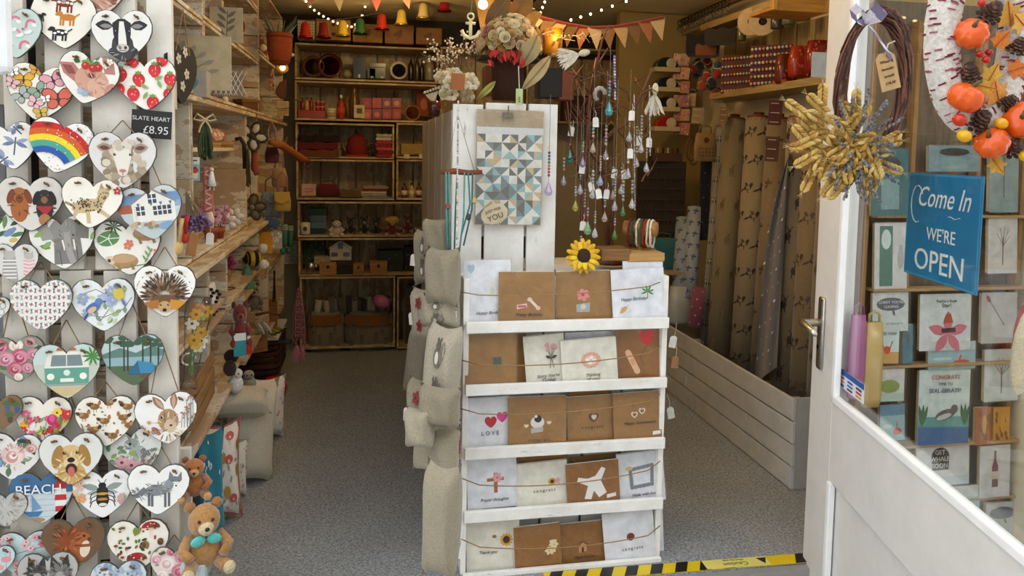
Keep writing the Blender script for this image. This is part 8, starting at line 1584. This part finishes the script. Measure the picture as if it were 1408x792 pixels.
for k in range(66):
    px_, py_ = TIPS[k % 27]; f = 1 if k < 27 else R.uniform(.35, .8); e = PY(1184 + (px_ - 1184) * f + jit(5), 205 + (py_ - 205) * f + jit(6), YW - .03 - R.uniform(0, .045)) - c
    d_ = e - base_; l_ = d_.length; st_ = e - (d_.normalized() + Vector((jit(.5), 0, jit(.35) - .12))).normalized() * .066; wheat(t, st_, e, R.choice(['#d3b36c', '#c09c50', '#e0c488', '#a8843c', '#b8924a']))
for k in range(44):
    a = R.uniform(0, 6.28); L_ = R.uniform(.03, .10); e = base_ + Vector((math.sin(a) * L_, -.04 - R.random() * .03, math.cos(a) * L_ * 1.3)); b = B().tube([base_, e], .0008, '#8a8460', 4)
    for i in range(12): b.ball(base_ + (e - base_) * (.62 + .38 * i / 12) + Vector((jit(.003), jit(.003), 0)), .003, R.choice(['#77767a', '#66656c', '#8c8a90', '#56565e']), 5, 4)
    b.obj('lavender', 'matte', t)
for q in ((1228, 72), (1225, 110), (1180, 100)): pass
g = thing('gingham_bow', 'lilac and white striped ribbon bow at the wreath top', 'bow', PY(1190, 30, YW - .03))
def ribbon(nm, pts, wd):
    b = B(); n = len(pts); vs_ = []
    for i, p in enumerate(pts): vs_ += [Vector(p) + Vector((-wd, -.002, wd * .6)), Vector(p) + Vector((wd, 0, -wd * .6))]
    for i in range(n - 1): b.add(vs_[i * 2:i * 2 + 4], [(0, 1, 3, 2)], ['#d8cfd8', '#7c6c90'][i % 2])
    b.xf(Matrix.Scale(1.55, 4)).obj(nm, 'fabric', g)
ribbon('loop', [(0, 0, 0), (-.008, -.006, .012), (-.018, -.01, .018), (-.026, -.008, .01), (-.02, -.004, 0), (-.01, -.002, -.003), (0, 0, 0)], .006); ribbon('loop', [(0, 0, 0), (.006, -.006, .012), (.014, -.01, .02), (.022, -.008, .014), (.016, -.004, .004), (0, 0, 0)], .006)
ribbon('tail', [(0, 0, 0), (.01, -.006, -.014), (.02, -.008, -.028), (.03, -.008, -.04), (.038, -.006, -.052)], .006); B().ball((0, -.006, 0), .007, '#b8aec0', 8, 6).obj('knot', 'fabric', g, smooth=True)
c2, w2, h2 = bb(1206, 72, 1236, 124, Y=YW - .04); g = thing('kraft_tag', 'kraft tag with handwriting tied to the grapevine wreath', 'tag', c2, (0, -.28, 0)); B().prism([(-w2 / 2, -h2 / 2), (w2 / 2, -h2 / 2), (w2 / 2, h2 * .38), (w2 * .28, h2 / 2), (-w2 * .28, h2 / 2), (-w2 / 2, h2 * .38)], .0012, '#c09a66').obj('tag', 'matte', g); B().tube([(0, 0, h2 * .42), (.01, -.004, h2 * .7), (.03, 0, h2 * .72)], .0015, '#e0d4b8', 4).obj('cord', 'yarn', g)
for i, s_1 in enumerate(('Wheat &', 'lavender', 'wreath', '\u00a316.50')): text(s_1, .0088, '#3c2c1c', g, (0, -.001, h2 * .26 - i * .0155), shear=.2)
# ---------------- yarn wreath with pumpkins ----------------
YP = 1.1; c, w, h = bb(1270, -95, 1424, 188, Y=YP); t = thing('yarn_wreath', 'white wool wreath with dark red flecks, trimmed with small pumpkins, on the door', 'wreath', c, (0, 0, -.1)); r0 = .0265; b = B(); ring = []; n = 44
for i in range(n): a = 2 * math.pi * i / n; ring.append(Vector(((w / 2 - r0) * math.cos(a), 0, (h / 2 - r0) * math.sin(a))))
B().tube(ring, r0, '#ded6cc', 16, True).obj('ring', 'fluffy', t, smooth=True)
for k in range(440):
    a = R.uniform(0, 6.28); c0 = Vector(((w / 2 - r0) * math.cos(a), 0, (h / 2 - r0) * math.sin(a))); rad = Vector((math.cos(a), 0, math.sin(a))); th = R.uniform(0, 6.28); p = []
    for d_ in (-.22, 0, .22): q = th + d_; p.append(c0 + (rad * math.cos(q) + Vector((0, 1, 0)) * math.sin(q)) * (r0 + .0005))
    B().tube(p, .0016, R.choice(['#9c3c4c', '#7c2438', '#b86c78']), 4).obj('fleck', 'yarn', t)
def at2(px, py, dy): return PY(px, py, YP - dy) - c
def pumpkin(px, py, r, k):
    r /= px_per_m(PY(px, py, YP - .03)); g = B(); nl = 9; vs_ = []; o = at2(px, py, .034); m_ = 8
    for j in range(m_ + 1):
        ph = math.pi * j / m_
        for i in range(36): a = 2 * math.pi * i / 36; q = math.sin(ph) * (1 - .10 * abs(math.cos(nl * a / 2)) ** 3); vs_.append((r * q * math.cos(a), r * q * math.sin(a), -r * .86 * math.cos(ph) * (1 - .16 * (abs(math.cos(ph)) ** 4))))
    g.add(vs_, [[j * 36 + i, j * 36 + (i + 1) % 36, (j + 1) * 36 + (i + 1) % 36, (j + 1) * 36 + i] for j in range(m_) for i in range(36)], '#e05a14'); pk = g.obj('pumpkin', 'gloss', t, o, (.5 if k % 2 else .9, (-.6, .3, -1.2, -.9)[k % 4], 0), smooth=True)
    B().tube([(0, 0, r * .68), (.002, 0, r * .95), (.006, 0, r * 1.12)], [r * .16, r * .1, r * .09], '#6c5a34', 7).obj('stalk', 'matte', pk, smooth=True)
for k, a in enumerate(((1341, 46, 23), (1333, 134, 25), (1404, 166, 27), (1366, 197, 23))): pumpkin(*a, k)
def cone(px, py, r):
    r /= px_per_m(PY(px, py, YP)); b = B()
    for lv in range(6):
        for i in range(8): a = i * .785 + lv * .4; q = r * (.95 - .13 * lv); b.ball((q * .75 * math.cos(a), q * .75 * math.sin(a), r * (-.7 + .26 * lv)), (r * .24, r * .24, r * .1), R.choice(['#4a2a18', '#6a4228', '#3a2012']), 6, 4)
    b.ball((0, 0, 0), (r * .5, r * .5, r * .8), '#2c1810', 8, 6).obj('pine_cone', 'matte', t, at2(px, py, .03), (R.uniform(.6, 1.3), jit(.6), 0))
for a in ((1338, 98, 17), (1368, 14, 18), (1352, 164, 18), (1393, 200, 16), (1387, 140, 14), (1400, 62, 14)): cone(*a)
for px_, py_, q, rr in ((1352, 74, '#b81414', 6), (1360, 82, '#c01818', 6), (1364, 72, '#a81010', 6), (1355, 4, '#b81414', 6), (1326, 165, '#c83018', 11), (1332, 187, '#e8b010', 11), (1379, 170, '#e8a80c', 10), (1344, 146, '#2a1814', 11), (1408, 215, '#e8b418', 9)): B().ball((0, 0, 0), (rr / 950, rr / 950, rr / 1150), q, 12, 8, (0, .6, 0)).obj('berry', 'gloss', t, at2(px_, py_, .04), smooth=True)
LEAF = [(0, -.5), (.18, -.35), (.5, -.3), (.35, -.05), (.55, .18), (.25, .2), (.0, .6), (-.25, .2), (-.55, .18), (-.35, -.05), (-.5, -.3), (-.18, -.35)]
for px_, py_, s_1, q, a in ((1378, 55, 30, '#e8842c', .6), (1388, 20, 40, '#e0a030', -.4), (1366, 102, 34, '#e0b040', .3), (1372, 128, 40, '#e89838', -.5), (1372, 228, 28, '#c89c30', 2.6), (1398, 95, 30, '#d8782c', 1.2), (1402, 30, 36, '#e8a838', -1), (1360, 120, 26, '#d8a83c', 1.8)): s2 = s_1 / 950; o = B().prism([(x * s2, z * s2) for x, z in LEAF], .001, q).obj('maple_leaf', 'fabric', t, at2(px_, py_, .028), (.3, a, 0)); B().tube([(0, -.001, -.5 * s2), (0, -.001, .5 * s2)], .0008, '#b8541c', 4).obj('vein', 'matte', o)
# ---------------- card rack behind the glass ----------------
YC = 1.84
a, b = PY(1190, 420, YC + .03), PY(1420, 420, YC + .03); rk = thing('card_rack', 'kraft coloured card rack seen through the door glass', 'display rack', ((a.x + b.x) / 2, YC + .03, 0)); wr = b.x - a.x
B().box((0, .03, .85), (wr, .012, 1.55), '#7a6a58').obj('back_panel', 'wood_z', rk)
for x in (1192, 1251, 1341, 1404): plank('upright', (PY(x, 400, YC).x - rk.location.x, 0, .82), (.014, .03, 1.5), '#a87c48', rk, 'wood')
for y in (298, 398, 502, 612, 690): plank('pocket_ledge', (0, -.012, PY(1300, y, YC).z), (wr, .04, .008), '#b89468', rk, 'wood')
def k_cat(p): p.pg([(-.7, -.9), (.1, -.9), (.1, .9), (-.7, .9)], '#4c7c6c'); p.ell(-.3, .5, .3, .3, '#d8e4d8'); p.ell(.6, -.1, .2, .3, '#b8b4b0'); p.ell(.6, .2, .14, .14, '#b8b4b0')
def k_bubble(p): p.ell(0, .4, .8, .34, '#5c626c'); p.leaf(.1, .15, .4, .14, -1.2, '#5c626c'); [p.ell(jit(.8), -.6, .1, .06, '#a8c0b8') for i in range(5)]
def k_star(p): [p.leaf(.1, -.4, .8, .36, 1.57 + i * 1.257, '#d86c84') for i in range(5)]; p.ln([(-.15, -.3), (.4, -.28)], .16, '#241c20'); p.pg([(-.1, -.05), (.3, -.02), (.2, .3), (.0, .28)], '#b8442c')
def k_crab(p): p.pg([(-1, -1), (1, -1), (1, -.3), (-1, -.3)], '#d8a858'); p.pg([(-1, -.3), (1, -.3), (1, 1), (-1, 1)], '#d8e8e4'); p.ell(0, -.2, .3, .25, '#d8441c'); [p.ln([(q * .25, -.1), (q * .45, .35)], .1, '#d8441c') for q in (-1, 1)]
def k_blue(p): p.pg([(-1, -1), (1, -1), (1, .4), (-1, .4)], '#9cbcc4'); p.ell(.4, -.5, .35, .2, '#c84c34'); p.ell(-.4, -.2, .4, .12, '#c8d8d4'); p.leaf(.3, -.4, .5, .1, 1.4, '#c84c34')
def k_whale(p): p.ell(0, -.1, .7, .4, '#8a9c3c'); p.pg([(-1, -1), (1, -1), (1, -.5), (-1, -.5)], '#b8ccc0')
def k_seal(p):
    p.pg([(-1, -1), (1, -1), (1, -.25), (-1, -.25)], '#5c9c98'); p.pg([(-1, -1), (1, -1), (1, -.55), (-1, -.5)], '#3868a0')
    for x in (-.85, .8): [p.leaf(x, -.5, .6, .14, 1.2 + i * .3, '#3c6c4c') for i in range(3)]
    p.ell(.05, -.2, .4, .14, '#5c5a58', .2); p.ell(.4, -.05, .14, .12, '#5c5a58'); p.ell(.0, -.25, .3, .07, '#c8ccc8', .2)
def k_pot(p): p.ell(-.1, .3, .34, .42, '#26262a'); p.pg([(-.4, -.3), (.2, -.3), (.24, .3), (-.44, .3)], '#26262a'); p.pg([(-1, -1), (1, -1), (1, -.6), (-1, -.55)], '#c8d4dc')
def k_giraffe(p): [p.ell(jit(.8), jit(.8), .2, .16, '#7c4c1c', R.random() * 3, 6) for i in range(12)]; p.ell(.1, .1, .3, .5, '#d8982c')
def k_wine(p): p.pg([(-.2, -.6), (.2, -.6), (.2, .2), (.08, .4), (.08, .8), (-.08, .8), (-.08, .4), (-.2, .2)], '#7c2c40'); p.pg([(-.2, -.3), (.2, -.3), (.2, 0), (-.2, 0)], '#d8c0b0')
def k_tree(p): p.ln([(0, -.7), (0, .3)], .06, '#6c5c50'); [p.ln([(0, 0), (.5 * math.cos(a), .2 + .5 * math.sin(a))], .03, '#7c6c60') for a in (.3, .8, 1.4, 2, 2.6)]
def k_arrow(p): p.ln([(-.5, .6), (.3, -.3)], .05, '#7c5c5c'); p.leaf(-.5, .6, .4, .2, 2.3, '#8c3c3c')
def k_label(p): p.ell(0, .5, .6, .3, '#1c1c1e'); p.pg([(-.5, -.8), (.5, -.8), (.5, .1), (-.5, .1)], '#7c9c9c')
DC = [(1196, 205, 1252, 297, '#2c6c70', k_label, '', 0, 'teal boxed card with a black oval label'), (1272, 200, 1352, 236, '#7c949c', k_label, '', 0, 'grey blue pack with a black oval label, above the blue sign'), (1200, 306, 1250, 398, '#e6e2e0', k_cat, '', 0, 'white card with green ribbon and a grey cat'), (1356, 300, 1402, 376, '#d8d4d0', k_tree, '', 0, 'white card with a grey figure beside the blue sign'),
 (1197, 402, 1252, 456, '#e4e8e4', k_bubble, "SORRY YOU'RE\nLEAVING", .5, 'white leaving card with a grey speech bubble'), (1260, 404, 1340, 482, '#e2e6e4', k_star, "You're a Rock\nStar!", .75, 'white card with a pink starfish in sunglasses'), (1201, 454, 1238, 500, '#e0dcd0', k_crab, 'MISS YOU!', .8, 'small card with an orange lobster on sand'), (1240, 446, 1256, 500, '#5c8490', k_tree, '', 0, 'narrow dark card with pink coral'), (1272, 470, 1346, 508, '#c8dcdc', k_blue, '', 0, 'pale blue sea card with a red crab'),
 (1200, 506, 1246, 552, '#e2dcd8', k_whale, '', 0, 'white card with a yellow green leaf shape'), (1258, 508, 1338, 612, '#dce8e2', k_seal, 'CONGRATS\nTIME TO\nSEAL-EBRATE!', .8, 'mint card with seals lettered Congrats time to seal-ebrate'), (1208, 556, 1246, 606, '#6c98b8', k_blue, '', 0, 'blue card with white waves beside the seal card'), (1340, 560, 1364, 612, '#b8642c', k_giraffe, '', 0, 'rust card with brown patches'), (1364, 560, 1390, 610, '#d8942c', k_giraffe, '', 0, 'orange card with giraffe patches'), (1255, 606, 1338, 668, '#e6e6e6', k_pot, 'GET\nWHALE\nSOON', .5, 'white card with a black whale shape lettered Get whale soon'), (1344, 612, 1392, 684, '#dcd8d4', k_wine, '', 0, 'white card with a wine bottle'),
 (1346, 402, 1402, 472, '#c4c0bc', k_arrow, '', 0, 'grey card with a thin arrow'), (1350, 480, 1404, 552, '#ccd0cc', k_tree, '', 0, 'pale card with a bare brown tree'), (1300, 668, 1350, 720, '#d0d4d4', k_blue, '', 0, 'pale card low in the rack beside the wine card'), (1352, 690, 1404, 740, '#c8c8c4', k_bubble, '', 0, 'lowest pale card in the rack'), (1358, 160, 1404, 292, '#8ca0a0', k_tree, '', 0, 'grey green packet with a blue pendant above the grey figure card')]
for i, (x0, y0, x1, y1, q, f, tx, tz, lab) in enumerate(DC):
    c, w, h = bb(x0, y0, x1, y1, Y=YC - .0 + .004 * (i % 3)); t = flat_card('display_card', lab, 'card', c, w, h, q, (-.05, jit(.02), 0), f, .002, 'cards in the rack behind the door', cello=True); B().box((0, .0075, 0), (w * .98, .009, h * .98), '#cdb48a').obj('spare_cards', 'matte', t)
    LL = tx.split('\n') if tx else []
    for k, s_1 in enumerate(LL): seal = 'CONG' in tx; text(s_1, (.017 if seal and k != 1 else .012) if seal else (.018 if 'GET' in tx else .0115 if len(s_1) > 5 else .016), ['#c8503c', '#4c5c68', '#2c4c84'][k] if seal else '#eceae6' if 'GET' in tx or 'LEAV' in tx else '#2c2c30', t, (-.012 if 'GET' in tx else 0, -.003, h / 2 * tz - k * (.019 if 'GET' in tx or seal else .0125)), name='greeting')
for x0, y0, x1, y1, q, lab, m_ in ((1166, 432, 1190, 548, '#a85c8c', 'plum pink gift bag hanging behind the door glass', 'satin'), (1184, 442, 1214, 560, '#c8a868', 'cellophane bag with gold ribbon behind the door glass', 'gloss')):
    c, w, h = bb(x0, y0, x1, y1, Y=YC - .035); bag('gift_bag', lab, c, w, h, .026, q, '#c8b070' if m_ == 'gloss' else '#7c3c64', mat=m_, hl=.03)
c, w, h = bb(1388, 420, 1430, 545, Y=1.55); t = thing('felt_ornament', 'beige felt ornament with a red edge cut by the picture edge behind the glass', 'ornament', c, (0, .1, 0)); B().ball((0, 0, 0), (w / 2, .012, h / 2), '#d8c8a8', 14, 8).obj('body', 'fabric', t, smooth=True); B().ball((0, .006, h * .2), (w * .45, .012, h * .36), '#a83424', 14, 8).obj('edge', 'fabric', t, smooth=True)
# lettering becomes plain meshes
dg = bpy.context.evaluated_depsgraph_get()
for o in [o for o in bpy.data.objects if o.type == 'FONT']:
    me = bpy.data.meshes.new_from_object(o.evaluated_get(dg)); me.name = o.name
    q = bpy.data.objects.new(o.name, me); COL.objects.link(q); q.parent = o.parent
    q.location = o.location; q.rotation_euler = o.rotation_euler; q.scale = o.scale
    n = o.name; bpy.data.objects.remove(o); q.name = n
